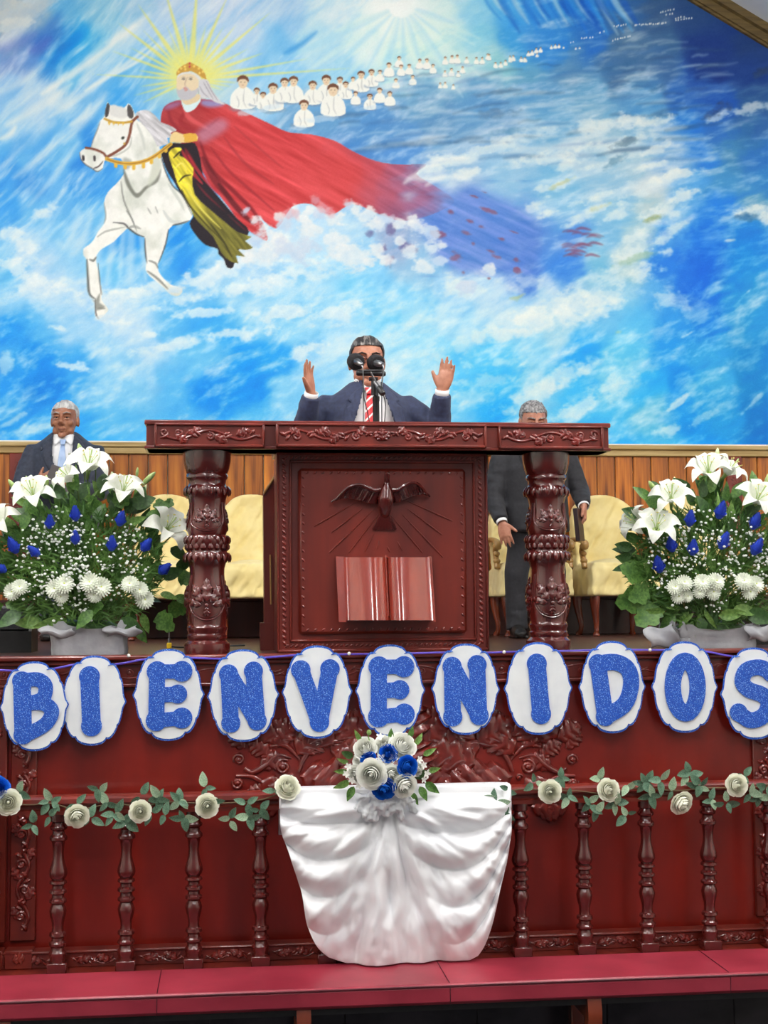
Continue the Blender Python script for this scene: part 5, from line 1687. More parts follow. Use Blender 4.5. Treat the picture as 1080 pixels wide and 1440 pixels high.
el = lambda rx, rz, n=24: [(rx * math.cos(2 * PI * i / n), rz * math.sin(2 * PI * i / n)) for i in range(n + 1)]
fl = lambda L: [(x, -y) for x, y in L]
GL = {
    'B': [(fl([(-16, -37), (-16, 40)]), 11.5, 1.1), (fl(cat_rom([(-16, -37), (6, -38), (17, -28), (13, -11), (-4, -5)], 4)), 9.5, 0), (fl(cat_rom([(-6, -5), (14, -3), (25, 8), (18, 24), (0, 35), (-16, 41)], 4)), 9.5, 0)],
    'I': [(fl([(-7, -34), (0, 36)]), 12.2, 1.12)],
    'J': [(fl([(-2, -34), (3, 35)]), 11.6, 1.12)],
    'E': [(fl([(-16, -34), (-17, 36)]), 10.5, 1.2), (fl([(-16, -33), (19, -33)]), 9.5, 1.45), (fl([(-14, 0), (13, -1)]), 10, 1.25), (fl([(-17, 36), (19, 33)]), 9.5, 1.45)],
    'N': [(fl([(-20, -31), (-18, 38)]), 10.6, 1.18), (fl([(15, -34), (19, 36)]), 10.6, 1.18), (fl([(-18, -28), (17, 33)]), 11, 0)],
    'V': [(fl([(-23, -31), (3, 42)]), 11, 1.16), (fl([(18, -32), (3, 42)]), 11, 1.16)],
    'D': [(fl([(-20, -32), (-11, 40)]), 10.6, 1.15), (fl(cat_rom([(-20, -32), (4, -34), (22, -24), (26, -2), (16, 24), (-11, 40)], 4)), 10.4, 0)],
    'O': [(el(17.5, 35.5), 10.5, 0)],
    'S': [(fl(cat_rom([(24, -27), (8, -35), (-11, -31), (-17, -16), (-8, -5), (10, 2), (18, 14), (11, 30), (-8, 36), (-24, 25)], 4)), 10, 1.15)],
}
cards = [('B', 48, 993, 49, 64, -2, -.088), ('I', 131, 985, 47, 64, 3, -.072), ('E', 237, 977, 51, 65, 0, -.072), ('N', 342, 978, 51, 65, -1, -.072), ('V', 446, 973, 50, 65, 0, -.072), ('E', 549, 971, 49.5, 64, 0, -.072),
         ('N', 655, 969, 48.5, 63, 1.5, -.072), ('J', 757, 968, 48.5, 63.5, 0, -.072), ('D', 861, 966, 47.5, 63, 0, -.072), ('O', 963, 966, 47, 62, 1, -.072), ('S', 1061, 975, 48, 62, -1, -.072)]
ctxt = {0: 'letter B, leftmost of the row', 1: 'letter I, partly tucked behind the B card', 2: 'letter E, between the I and left N', 3: 'letter N, left of the V card', 4: 'letter V', 5: 'letter E, above the bouquet, right of the V card',
        6: 'letter N, right of the bouquet', 7: 'letter I, left of the D card', 8: 'letter D', 9: 'letter O', 10: 'letter S, cut by the right edge'}
holes = []
for i, (ch, cx, cy, hw, hh, tilt, yc) in enumerate(cards):
    c = P(cx, cy, yc)
    sx = (P(cx + hw, cy, yc) - P(cx - hw, cy, yc)).length / (2 * hw)
    M = Matrix.Translation(c) @ Matrix.Rotation(math.radians(tilt), 4, 'Y')
    t = thing('banner_card', 'scalloped white card with blue glitter ' + ctxt[i], 'banner card', c, 'letter cards of the welcome banner')
    rr = random.Random(i)
    bend = rr.uniform(.002, .006)

    def cardmesh(k, y0, y1, curl=0.):
        pts = cat_rom([(x * hw * sx * k, z * hh * sx * k) for x, z in card_out], 2, True)
        n = len(pts)
        vs = []
        for y in (y0, y1):
            vs += [(x, y + bend * (x / (hw * sx)) ** 2, z) for x, z in pts]
        vs += [(0, y0, 0), (0, y1, 0)]
        m = MB()
        m.add(vs, [(j, (j + 1) % n, 2 * n) for j in range(n)] + [((j + 1) % n + n, j + n, 2 * n + 1) for j in range(n)] + [(j + n, (j + 1) % n + n, (j + 1) % n, j) for j in range(n)])
        return m
    m = cardmesh(1.0, 0, .0025); m.obj('glitter_backing', M_GLIT, t, 'auto', M)
    m = cardmesh(.955, -.003, -.0002); m.obj('white_face', M_CARD, t, 'auto', M)
    g = [([(x * sx, z * sx) for x, z in pts], w * sx * 1.07, b) for pts, w, b in GL[ch]]
    m = letter_mesh(sd_shape(g), 44 * sx, 58 * sx, .0046, .007)
    m.obj('letter', M_GLIT, t, 'auto', M @ Matrix.Translation((0, -.0025, 0)))
    for s in (-1, 1):
        hp = M @ Vector((s * .47 * hw * sx, -.004, .80 * hh * sx))
        holes.append((hp, i, s))
        m = MB(); m.tube([hp + Vector((-.012, -.003, 0)), hp + Vector((.012, -.003, .004))], .0022, 6)
        m.obj('ribbon_stitch', M_PIPING if False else M_GLIT, t)
rb = MB()
pts = [P(-40, 940, -.067)]
for hp, i, s in holes:
    pts.append(Vector((hp.x, -.0665, hp.z)))
pts.append(P(1120, 932, -.067))
pts = [Vector(p) for p in cat_rom([tuple(p) for p in pts], 3)]
for p in pts: p.y = max(-.0668, min(-.066, p.y))
rb.tube(pts, [(.0045, .0012)] * len(pts), 8, 1, (0, 0, 1))
tag(rb.obj('banner_ribbon', M_RIBBON), 'thin purple ribbon threading the letter cards along the stage edge', 'ribbon')
for x, y in ((181, 922), (491, 919), (709, 917), (914, 914)):
    m = MB(); m.ball(P(x, y, -.076), .0085, 10, 7)
    lbl = {181: 'between the I and E cards', 491: 'between the V and E cards', 709: 'between the right-hand N and I cards', 914: 'between the D and O cards'}[x]
    tag(m.obj('pearl_bead', M_BUTTON), 'tiny white bead on the purple ribbon ' + lbl, 'bead', 'beads on the banner ribbon')


# ================================================================ flower parts
def grid_patch(fn, nu, nv):
    m = MB()
    m.add([fn(i / nu, j / nv) for i in range(nu + 1) for j in range(nv + 1)],
          [(i * (nv + 1) + j, (i + 1) * (nv + 1) + j, (i + 1) * (nv + 1) + j + 1, i * (nv + 1) + j + 1) for i in range(nu) for j in range(nv)])
    return m


def rose_mb(opened=1.0, seed=0, tall=1.0):
    """unit rose (radius 1) about +z: spiral heart and overlapping petals with rolled lips"""
    rr = random.Random(seed)
    m = MB()
    rings = [(3, .17, 1.04, -.34), (4, .33, 1.0, -.26), (4, .48, .93, -.16), (5, .62, .82, -.04), (5, .76, .66, .12), (6, .89, .46, .26), (6, 1.0, .25, .4)]
    for ri, (n, R, H, lip) in enumerate(rings):
        R2 = R * (.5 + .5 * opened) if ri > 1 else R
        a0 = rr.uniform(0, 6)
        for k in range(n):
            ac_ = a0 + 2 * PI * k / n + rr.uniform(-.12, .12)
            span = 2 * PI / n * 1.45
            hj = H * rr.uniform(.94, 1.06)

            def fn(u, v):
                a = ac_ + span * (u - .5)
                edge = 1 - .28 * abs(2 * u - 1) ** 2.5
                t = v * edge
                r = R2 * (.35 + .65 * math.sin(min(1, t * 1.3) * PI / 2)) + lip * R2 * max(0, t - .70) * 2.0 + .08 * R2 * (u - .5)
                z = (-.30 + (hj + .30) * t - max(0, lip) * 1.3 * max(0, t - .82)) * tall
                return (r * math.cos(a), r * math.sin(a), z)
            g = grid_patch(fn, 4, 5)
            m.add(g.v, g.f)
    m.ball((0, 0, .58 * tall), (.13, .13, .42 * tall), 8, 6)
    m.ball((0, 0, -.22 * tall), (.42, .42, .25), 8, 5)
    return m


def to_dir(d, roll=0.0):
    d = Vector(d).normalized()
    return d.to_track_quat('Z', 'Y').to_matrix().to_4x4() @ Matrix.Rotation(roll, 4, 'Z')


ROSE_W = [rose_mb(1.0, s).mesh('rose', M_WROSE) for s in (1, 2)]
ROSE_C = [rose_mb(.9, s).mesh('rose', M_CROSE) for s in (3, 4)]
ROSE_A = [rose_mb(1.0, s).mesh('blue_rose', M_BLUEART) for s in (5, 6)]
ROSE_B = [rose_mb(.35, s, 1.7).mesh('blue_rose', M_BLUEROSE) for s in (7, 8)]


def leaf_mesh(name, m_, W=.5, tip=1.0, fold=.18, bend=.2, lob=0):
    """unit leaf along +x, face toward +z"""
    def fn(u, v):
        s = 2 * v - 1
        w = W * .5 * (math.sin(PI * min(1, u ** .75)) ** tip) * (1 + (.22 * math.sin(u * PI * lob) if lob else 0)) + .004
        return (u, w * s, fold * abs(s) * w * 1.6 - bend * u * u)
    return grid_patch(fn, 7, 4).mesh(name, m_)


LF = [leaf_mesh('leaf', M_LEAF, .5), leaf_mesh('leaf', M_LEAF2, .42, .9, .2, .3), leaf_mesh('leaf', M_LEAFD, .6, .8, .15, .25), leaf_mesh('leaf', M_LEAF, .85, .6, .1, .15, 5), leaf_mesh('leaf', M_LEAF2, .22, .8, .2, .5)]
EU = [leaf_mesh('leaf', M_EUC, .5, .8, .12, .12), leaf_mesh('leaf', M_EUC2, .55, .75, .1, .1), leaf_mesh('leaf', M_EUC, .6, .7, .12, .2)]


def leaf_M(p, ang, size, tilt=0.0, face=None, yaw=0.0):
    """leaf at p pointing along ang in the picture plane, its face to the viewer"""
    X = Vector((math.cos(ang) * math.cos(yaw), -math.sin(yaw), math.sin(ang) * math.cos(yaw)))
    Nn = Vector((0, -1, 0)) if face is None else Vector(face)
    Nn = Nn - X * X.dot(Nn); Nn.normalize()
    Yv = Nn.cross(X)
    R = Matrix((X, Yv, Nn)).transposed().to_4x4()
    return Matrix.Translation(Vector(p)) @ R @ Matrix.Rotation(tilt, 4, 'X') @ Matrix.Scale(size, 4)


# ================================================================ garlands along the rail
YG = -.272


def garland(label, clusters, roses, stems, extra=None, seed=3, x0=0):
    rr = random.Random(seed)
    c0 = P(clusters[0][0], clusters[0][1], YG)
    t = thing('garland', label, 'garland', c0, 'rose garlands on the rail')
    m = MB()
    pts = [tuple(P(x, y, YG + .004)) for x, y in stems]
    m.tube(cat_rom(pts, 4), .0028, 6)
    m.obj('stem', M_BROWNSTEM, t)
    for (x, y, n) in clusters:
        base = rr.uniform(0, 6.28)
        for k in range(n):
            a = base + 2 * PI * k / n + rr.uniform(-.35, .35)
            yj = YG - rr.uniform(.0, .03)
            p = P(x + rr.uniform(-3, 3), y + rr.uniform(-3, 3), yj)
            me_ = EU[rr.choice((0, 0, 2, 1))] if n < 6 else EU[rr.choice((0, 2))]
            inst('leaf', me_, t, leaf_M(p, a, rr.uniform(.046, .07), rr.uniform(-.5, .5), None, rr.uniform(-.1, .5)))
    for (x, y, r, dx, dz) in roses:
        p = P(x, y, YG - .03)
        M = Matrix.Translation(p) @ to_dir((dx, -1, dz), rr.uniform(0, 6)) @ Matrix.Scale(r * .0033 * 1.05, 4)
        o = inst('rose', ROSE_C[rr.choice((0, 1))], t, M)
        q = MB()
        for k in range(5):
            a = 2 * PI * k / 5
            q.tube([(0, 0, -.45), (.5 * math.cos(a), .5 * math.sin(a), -.35), (.9 * math.cos(a), .9 * math.sin(a), -.2)], [.2, .22, .03], 6, .3)
        q.obj('sepals', M_EUC, o, 'auto', M)
    return t


gl = garland('garland of cream roses and grey-green leaves on the rail left of the white cloth',
             [(28, 1116, 3), (45, 1160, 3), (72, 1128, 5), (70, 1150, 2), (105, 1130, 2), (140, 1112, 3), (126, 1148, 3), (148, 1130, 3), (160, 1145, 4), (176, 1155, 4), (196, 1118, 2), (212, 1145, 2), (222, 1122, 5), (230, 1145, 2), (254, 1125, 5), (256, 1150, 4), (290, 1108, 3), (303, 1125, 2),
              (325, 1152, 3), (345, 1132, 3), (350, 1150, 4), (366, 1140, 3), (388, 1112, 2)],
             [(12, 1128, 15, .1, .15), (108, 1147, 14, .2, -.2), (197, 1141, 13, .1, .1), (291, 1133, 14, .1, .1), (404, 1108, 15, .2, .5)],
             [(-10, 1128), (40, 1132), (72, 1130), (110, 1138), (160, 1130), (200, 1135), (230, 1128), (290, 1130), (340, 1128), (370, 1124), (404, 1112)], seed=4)
o_ = inst('blue_flower', ROSE_A[0], gl, Matrix.Translation(P(-6, 1112, YG - .02)) @ to_dir((0.3, -1, .3)) @ Matrix.Scale(.055, 4))
tag(o_, 'bright blue artificial flower')
garland('garland of cream roses and grey-green leaves on the rail right of the white cloth',
        [(697, 1128, 5), (712, 1112, 2), (705, 1145, 3), (752, 1100, 3), (790, 1096, 4), (798, 1120, 4), (830, 1130, 4), (845, 1096, 3), (840, 1140, 3), (865, 1130, 4), (880, 1145, 3), (880, 1106, 2), (905, 1102, 6), (916, 1118, 4), (930, 1098, 3), (945, 1115, 2), (970, 1088, 5), (985, 1106, 5),
         (1000, 1125, 3), (1020, 1130, 4), (1045, 1092, 3), (1055, 1115, 3), (1066, 1120, 5), (1078, 1106, 3)],
        [(773, 1113, 14, -.1, .1), (855, 1111, 14, .1, .2), (957, 1128, 15, .3, -.4), (1035, 1104, 14, 0, .1)],
        [(694, 1122), (730, 1110), (770, 1112), (810, 1112), (850, 1116), (900, 1108), (950, 1112), (1000, 1108), (1050, 1108), (1095, 1100)], seed=9)

# ================================================================ white satin cloth over the rail
top_c = cat_rom([(393, 1138), (404, 1122), (424, 1111), (480, 1112), (545, 1113), (610, 1108), (684, 1106), (700, 1114), (719, 1134)], 8)
bot_c = cat_rom([(462, 1346), (490, 1355), (525, 1364), (570, 1370), (605, 1366), (632, 1356), (655, 1352), (672, 1344)], 8)
lef_c = cat_rom([(393, 1138), (396, 1170), (408, 1205), (424, 1255), (432, 1300), (445, 1330), (462, 1346)], 8)
rig_c = cat_rom([(719, 1134), (719, 1170), (712, 1215), (701, 1262), (692, 1300), (682, 1328), (672, 1344)], 8)


def pick(c, t):
    f = t * (len(c) - 1)
    i = min(len(c) - 2, int(f)); f -= i
    return (c[i][0] * (1 - f) + c[i + 1][0] * f, c[i][1] * (1 - f) + c[i + 1][1] * f)


NUc, NVc = 150, 120
vs = []
for j in range(NVc + 1):
    v = j / NVc
    L = pick(lef_c, v); R = pick(rig_c, v)
    for i in range(NUc + 1):
        u = i / NUc
        T = pick(top_c, u); B = pick(bot_c, u)
        x = (1 - v) * T[0] + v * B[0] + (1 - u) * L[0] + u * R[0] - ((1 - u) * (1 - v) * top_c[0][0] + u * (1 - v) * top_c[-1][0] + (1 - u) * v * bot_c[0][0] + u * v * bot_c[-1][0])
        y = (1 - v) * T[1] + v * B[1] + (1 - u) * L[1] + u * R[1] - ((1 - u) * (1 - v) * top_c[0][1] + u * (1 - v) * top_c[-1][1] + (1 - u) * v * bot_c[0][1] + u * v * bot_c[-1][1])
        dx, dy = x - 548, y - 1135
        th = math.atan2(dx, max(4, dy + 12))
        r = math.hypot(dx, dy)
        # fan of narrow folds falling from the gather
        wf = max(0, 1 - (abs(th) / .62) ** 3)
        fan = wf * min(1, r / 70) * (.024 * abs(math.sin(13 * th + .7 * math.sin(r / 45))) + .018 * math.cos(11 * th + .6 + .8 * math.sin(r / 70)) + .008 * math.cos(39 * th + r / 40))
        # swags slung between the gather and the two upper corners
        W_ = 178.0
        s = min(.999, max(.001, abs(dx) / W_))
        line = 1140 - 22 * s
        k4 = 4 * s * (1 - s)
        sag = (y - line) / (k4 + .30)
        sg = abs(math.sin(PI * sag / 40 + (0.3 if dx > 0 else 1.1) + .4 * math.sin(s * 5)))
        wsw = (1 - wf) * min(1, abs(dx) / 40) * max(0, 1 - max(0, y - 1300) / 90) * min(1, max(0, y - 1116) / 20)
        swag = .062 * wsw * (sg ** .9) * (.35 + .65 * k4)
        low = max(0, (y - 1250) / 110)
        hem = low * .022 * abs(math.cos(8 * th + 1.0)) * (1 - wf * .3)
        belly = .05 * math.sin(PI * min(1, v * .92)) * (1 - (2 * u - 1) ** 4)
        fine = .0035 * math.sin(dx / 6.0 + math.sin(y / 17) * 1.5) * min(1, max(0, y - 1120) / 40) * wf
        wrk = (float(fbm(np.array([th * 7.]), np.array([r / 60. + 3]), 17, 3)[0]) - .5) * .07 * min(1, r / 60) * min(1, max(0, y - 1116) / 25)
        depth = -.268 - max(0, fan + swag + hem + belly + fine + wrk + .004)
        if v > .9: depth = max(depth, -.39)
        q = P(x, y, depth)
        q.z = max(q.z, .4985)
        vs.append(q)
# flap over the rail: rows behind the top edge
W1 = NUc + 1
rows = []
for (dy, dz) in ((-.004, .010), (.03, .014), (.10, .012), (.142, .0), (.15, -.06), (.152, -.22)):
    rows.append([Vector((vs[i].x, vs[i].y + max(0, dy), 1.2575 + dz * .6 if dz >= 0 else 1.2575 + dz)) for i in range(W1)])
allv = [p for rw in reversed(rows) for p in rw] + vs
tot = len(rows) + NVc + 1
m = MB()
m.add(allv, [(j * W1 + i, (j + 1) * W1 + i, (j + 1) * W1 + i + 1, j * W1 + i + 1) for j in range(tot - 1) for i in range(NUc)])
cloth = m.obj('satin_cloth', M_SATIN, None, True)
sm = cloth.modifiers.new('smooth', 'SMOOTH'); sm.factor = .3; sm.iterations = 1
sd = cloth.modifiers.new('solid', 'SOLIDIFY'); sd.thickness = .0016; sd.offset = 1
tag(cloth, 'white satin cloth draped in folds over the middle of the rail', 'cloth')

# ================================================================ bouquet on the cloth
YQ = -.335
bq = thing('bouquet', 'bouquet of white and bright blue roses with a tulle bow on the white cloth', 'bouquet', P(545, 1135, YQ))
rr = random.Random(5)
for x, y, r, kind, dy in ((565, 1050, 17, 'w', 0), (523, 1088, 18, 'w', -.075), (514, 1053, 14, 'w', 0), (541, 1049, 13, 'w', .01), (551, 1089, 12, 'w', -.055), (568, 1104, 15, 'w', -.055), (501, 1088, 11, 'w', 0), (508, 1070, 10, 'w', .01), (586, 1081, 9, 'w', .01),
                          (546, 1060, 11, 'b', -.03), (572, 1078, 13, 'b', -.055), (519, 1069, 10, 'b', -.03), (540, 1108, 14, 'b', -.06)):
    p = P(x, y, YQ + dy)
    d = ((x - 543) / 90, -1, (1085 - y) / 70)
    M = Matrix.Translation(p) @ to_dir(d, rr.uniform(0, 6)) @ Matrix.Scale(r * .0033, 4)
    inst('rose' if kind == 'w' else 'blue_rose', (ROSE_W if kind == 'w' else ROSE_A)[rr.choice((0, 1))], bq, M)
star = MB()
for k in range(5):
    a = 2 * PI * k / 5
    g = grid_patch(lambda u, v: ((.1 + u) * math.cos(a) - (v - .5) * .7 * math.sin(PI * (u * .9 + .05)) * math.sin(a), (.1 + u) * math.sin(a) + (v - .5) * .7 * math.sin(PI * (u * .9 + .05)) * math.cos(a), .25 * u), 3, 2)
    star.add(g.v, g.f)
star.ball((0, 0, .1), .16, 6, 4)
star = star.mesh('star_flower', M_WROSE)
for x, y, r in ((535, 1067, 7), (546, 1075, 7), (553, 1066, 6), (490, 1078, 5), (487, 1088, 5), (495, 1097, 5), (596, 1076, 5), (600, 1088, 6), (596, 1096, 5), (534, 1036, 5), (540, 1078, 6), (590, 1068, 5), (505, 1104, 5), (580, 1094, 5)):
    p = P(x, y, YQ - .04)
    inst('star_flower', star, bq, Matrix.Translation(p) @ to_dir(((x - 543) / 90, -1, (1080 - y) / 90), rr.uniform(0, 6)) @ Matrix.Scale(r * .0033, 4))
for x, y, a, s in ((492, 1098, 3.6, 22), (498, 1106, 4.2, 20), (488, 1084, 3.2, 16), (598, 1100, 5.6, 22), (590, 1106, 5.2, 20), (600, 1084, .1, 18), (583, 1048, .9, 18), (575, 1038, 1.2, 16), (508, 1042, 2.2, 16), (595, 1062, .5, 18), (560, 1118, 5.0, 18), (575, 1114, 5.4, 20), (530, 1122, 4.4, 14), (497, 1064, 2.8, 16), (582, 1092, .3, 20), (490, 1072, 2.9, 15), (550, 1040, 1.6, 14), (555, 1128, 5, 12)):
    inst('leaf', LF[rr.choice((0, 1, 2))], bq, leaf_M(P(x, y, YQ + .015), a, s * .0036, rr.uniform(-.4, .4), None, rr.uniform(0, .4)))
m = MB(); m.tube([P(520, 1044, YQ), P(518, 1036, YQ - .01), P(519, 1032, YQ - .012)], .0025, 6); m.ball(P(519, 1030, YQ - .012), (.011, .011, .013), 8, 6)
m.obj('bud', M_LEAF2, bq)
m = MB()
for k in range(46):
    a = rr.uniform(0, 6.28); r = rr.uniform(0, 1) ** .5
    c = P(543 + 40 * r * math.cos(a), 1132 + 20 * r * math.sin(a), -.335 - .02 * (1 - r))
    m.ball(c, (.03 * rr.uniform(.6, 1.2), .022, .02 * rr.uniform(.6, 1.3)), 8, 6, Matrix.Rotation(rr.uniform(0, 3), 3, 'Y'))
me_ = remesh(m, .006, 2)
A_ = mesh_np(me_)
nn = fbm(A_[:, 0] * 60, A_[:, 2] * 60 + A_[:, 1] * 40, 5, 3) - .5
A_[:, 1] -= nn * .035
A_[:, 2] += (fbm(A_[:, 0] * 80 + 9, A_[:, 2] * 70, 8, 2) - .5) * .016
set_np(me_, A_)
me_.materials.append(M_TULLE)
inst('tulle_bow', me_, bq)

# ================================================================ the two large arrangements
def petal_mesh(W, name='petal'):
    def fn(u, v):
        s = 2 * v - 1
        w = W * math.sin(PI * min(1, u ** .8 * .96 + .04)) ** .75 + .01
        ang = 1.15 - 2.0 * u ** 1.6                       # rises from the throat, then rolls back
        r = .06 + .98 * u * (1 - .12 * u)
        z = .52 * math.sin(min(1, u * 1.25) * PI / 2) - .62 * max(0, u - .5) ** 1.5 * 1.6
        return (r, w * s * (1 + .05 * math.sin(9 * u)), z + .22 * w * abs(s) ** 1.6 * 1.4 + .02 * math.sin(u * 14 + s * 2) * abs(s))
    return grid_patch(fn, 10, 5).mesh(name, M_LILY)


PET = [petal_mesh(.33), petal_mesh(.24)]
lh = MB()
lh.tube([(0, 0, -.35), (0, 0, -.1), (0, 0, .12)], [.05, .07, .13], 10)
for k in range(6):
    a = 2 * PI * k / 6 + .3
    lh.tube([(0, 0, .05), (.12 * math.cos(a), .12 * math.sin(a), .45), (.26 * math.cos(a), .26 * math.sin(a), .72)], [.012, .012, .01], 5)
lh.tube([(0, 0, .05), (.02, 0, .5), (.05, 0, .86)], [.018, .018, .03], 6)
LHEART = lh.mesh('lily', M_BUD)
la = MB()
for k in range(6):
    a = 2 * PI * k / 6 + .3
    c = Vector((.26 * math.cos(a), .26 * math.sin(a), .73))
    la.ball(c, (.06, .02, .02), 6, 4, Matrix.Rotation(a + 1.57, 3, 'Z'))
LANTH = la.mesh('anthers', M_ANTHER)
bd = MB()
bd.tube([(0, 0, -.5), (0, 0, -.42), (0, 0, -.2), (0, 0, .1), (0, 0, .35), (0, 0, .5)], [.03, .09, .145, .16, .11, .03], 9)
BUD = [bd.mesh('bud', M_BUD), bd.mesh('bud', mat('pale_bud', lin(226, 232, 196), lin(190, 208, 140), rough=.5, scale=6, stretch=(1, 1, .4), trans=.1))]
mm = MB()
for ring, (n, r, z, up) in enumerate(((20, 1.0, .0, .10), (18, .86, .12, .28), (14, .66, .24, .45), (10, .44, .32, .6))):
    for k in range(n):
        a = 2 * PI * (k + .5 * ring) / n
        c_, s_2 = math.cos(a), math.sin(a)
        L = [(0.12, .05), (.6, .10), (.92, .085), (1.0, .03)]
        vs_ = []
        for (q, w) in L:
            rr_ = r * q; zz_ = z + up * q * q * r
            vs_ += [(rr_ * c_ + w * s_2, rr_ * s_2 - w * c_, zz_ + .02), (rr_ * c_, rr_ * s_2, zz_ - .02), (rr_ * c_ - w * s_2, rr_ * s_2 + w * c_, zz_ + .02)]
        mm.add(vs_, [(i * 3 + j, i * 3 + j + 1, i * 3 + j + 4, i * 3 + j + 3) for i in range(3) for j in range(2)])
MUM = mm.mesh('chrysanthemum', M_MUM)
mc = MB(); mc.ball((0, 0, .26), (.17, .17, .10), 8, 5); MUMC = mc.mesh('flower_centre', M_MUMC)


def arrangement(label, cx, lilies, buds, roses, mums, bigleaves, pot, seed, side):
    rr = random.Random(seed)
    YA = .24
    base = P(pot[0], 918, .2)
    t = thing('flower_arrangement', label, 'flower arrangement', (base.x, .2, ST), 'large flower arrangements on the stage')
    S = .0034

    def dome(px, py):
        r2 = ((px - cx) / 135.0) ** 2 + ((py - 790) / 130.0) ** 2
        return YA - .20 * math.sqrt(max(0, 1 - r2)) if r2 < 1 else YA
    # container: foam-filled box wrapped in thin white cloth
    x0, x1 = P(pot[1], 900, .15).x, P(pot[2], 900, .15).x
    zt = P(pot[0], 886, .12).z
    xm, hw = (x0 + x1) / 2, (x1 - x0) / 2
    m = MB()
    N = 72
    prof = [(0.0, .97), (.02, .985), (.05, .97), (zt - ST - .03, 1.0), (zt - ST, 1.02), (zt - ST + .025, 1.08)]
    vs = []
    for z, k in prof:
        for i in range(N):
            a = 2 * PI * i / N
            c, s = math.cos(a), math.sin(a)
            e = 2 / 7
            rx = hw * (abs(c) ** e) * (1 if c > 0 else -1); ry = .13 * (abs(s) ** e) * (1 if s > 0 else -1)
            ruf = 1 + (.010 * math.sin(a * 11 + z * 30) + .006 * math.sin(a * 23)) * (1 + 3 * (k > 1.05))
            vs.append((xm + rx * k * ruf, .20 + ry * k * ruf, ST + z + (.016 * math.sin(a * 7 + seed) + .010 * math.sin(a * 17)) * (k > 1.05)))
    m.add(vs, [(i * N + j, i * N + (j + 1) % N, (i + 1) * N + (j + 1) % N, (i + 1) * N + j) for i in range(len(prof) - 1) for j in range(N)] + [tuple(reversed(range(N)))])
    m.obj('wrapped_pot', M_WRAP, t)
    for (px, py, w, h, a) in pot[3]:
        q = P(px, py, .06)
        g = grid_patch(lambda u, v: (q.x + w * S * ((u - .5) * math.cos(a) - (v - .5) * .8 * math.sin(a)) + .012 * math.sin(6 * v), .065 - .02 * math.sin(PI * v) - .008 * math.sin(5 * u + v * 3), max(ST + .004, q.z + h * S * ((u - .5) * math.sin(a) + (v - .5) * math.cos(a)) + .01 * math.sin(7 * u))), 12, 8)
        o = g.obj('wrap_corner', M_WRAP, t)
        sdm = o.modifiers.new('solid', 'SOLIDIFY'); sdm.thickness = .0015
    core = Vector((xm, .22, zt + .02))
    m = MB(); m.ball((xm, .21, zt - .0), (hw * .9, .11, .05), 16, 8)
    m.obj('floral_foam', M_LEAFD, t)
    stems = MB()

    def stem(p, r=.0035):
        mid = core.lerp(p, .5) + Vector((0, .05, .03))
        stems.tube(cat_rom([tuple(core), tuple(mid), tuple(p)], 4), r, 5)
    for (px, py, sz, d, dy) in lilies:
        p = P(px, py, dome(px, py) + dy)
        M = Matrix.Translation(p) @ to_dir(d, rr.uniform(0, 1)) @ Matrix.Scale(sz * S * 1.13, 4)
        o = inst('lily', LHEART, t, M)
        for k in range(6):
            inst('petal', PET[k % 2], o, M @ Matrix.Rotation(PI / 3 * k + rr.uniform(-.08, .08), 4, 'Z') @ Matrix.Rotation(rr.uniform(-.16, .12) - .08, 4, 'Y') @ Matrix.Translation((0, 0, .03 if k % 2 else 0)))
        inst('anthers', LANTH, o, M)
        stem(p + Vector(d).normalized() * (-.3 * sz * S))
    for (px, py, L, a, kind) in buds:
        p = P(px, py, dome(px, py) + .0)
        d = Vector((math.cos(a), -.25, math.sin(a)))
        inst('bud', BUD[kind], t, Matrix.Translation(p) @ to_dir(d) @ Matrix.Scale(L * S, 4))
        stem(p - d.normalized() * L * S * .5)
    for (px, py, r, a) in roses:
        p = P(px, py, dome(px, py) - .03)
        d = Vector((math.cos(a), -.55, math.sin(a)))
        o = inst('blue_rose', ROSE_B[rr.choice((0, 1))], t, Matrix.Translation(p) @ to_dir(d, rr.uniform(0, 6)) @ Matrix.Scale(r * S * .92, 4))
        stem(p - d.normalized() * r * S * .7)
    for (px, py, r, dx, dz) in mums:
        p = P(px, py, dome(px, py) - .045)
        M = Matrix.Translation(p) @ to_dir((dx, -1, dz), rr.uniform(0, 6)) @ Matrix.Scale(r * S, 4)
        o = inst('chrysanthemum', MUM, t, M)
        inst('flower_centre', MUMC, o, M)
        stem(p + Vector((0, .03, 0)))
    for (px, py, L, a, kind) in bigleaves:
        p = P(px, py, dome(px, py) + rr.uniform(-.02, .03))
        inst('leaf', LF[kind], t, leaf_M(p, a, L * S, rr.uniform(-.5, .5), None, rr.uniform(-.2, .4)))
    # filler leaves all over the dome
    n = 0
    while n < 190:
        a = rr.uniform(0, 2 * PI); q = math.sqrt(rr.uniform(.02, 1))
        px = cx + 118 * q * math.cos(a); py = 790 - (105 if math.sin(a) > 0 else 88) * q * math.sin(a)
        n += 1
        depth = dome(px, py) + rr.uniform(.03, .16)
        an = math.atan2(870 - py, px - cx) + rr.uniform(-.7, .7)
        kk = rr.choice((0, 0, 2, 2, 1, 3, 4)) if py < 830 else rr.choice((0, 1, 2, 3, 3, 4))
        inst('leaf', LF[kk], t, leaf_M(P(px, py, depth), an, rr.uniform(20, 34) * S, rr.uniform(-.8, .8), (rr.uniform(-.4, .4), -1, rr.uniform(-.1, .7)), rr.uniform(-.3, .5)))
    stems.obj('stems', M_STEM, t)
    # gypsophila: sprays of tiny white flowers
    g = MB(); gs = MB()
    unit = MB(); unit.ball((0, 0, 0), (1, .7, .8), 6, 4)
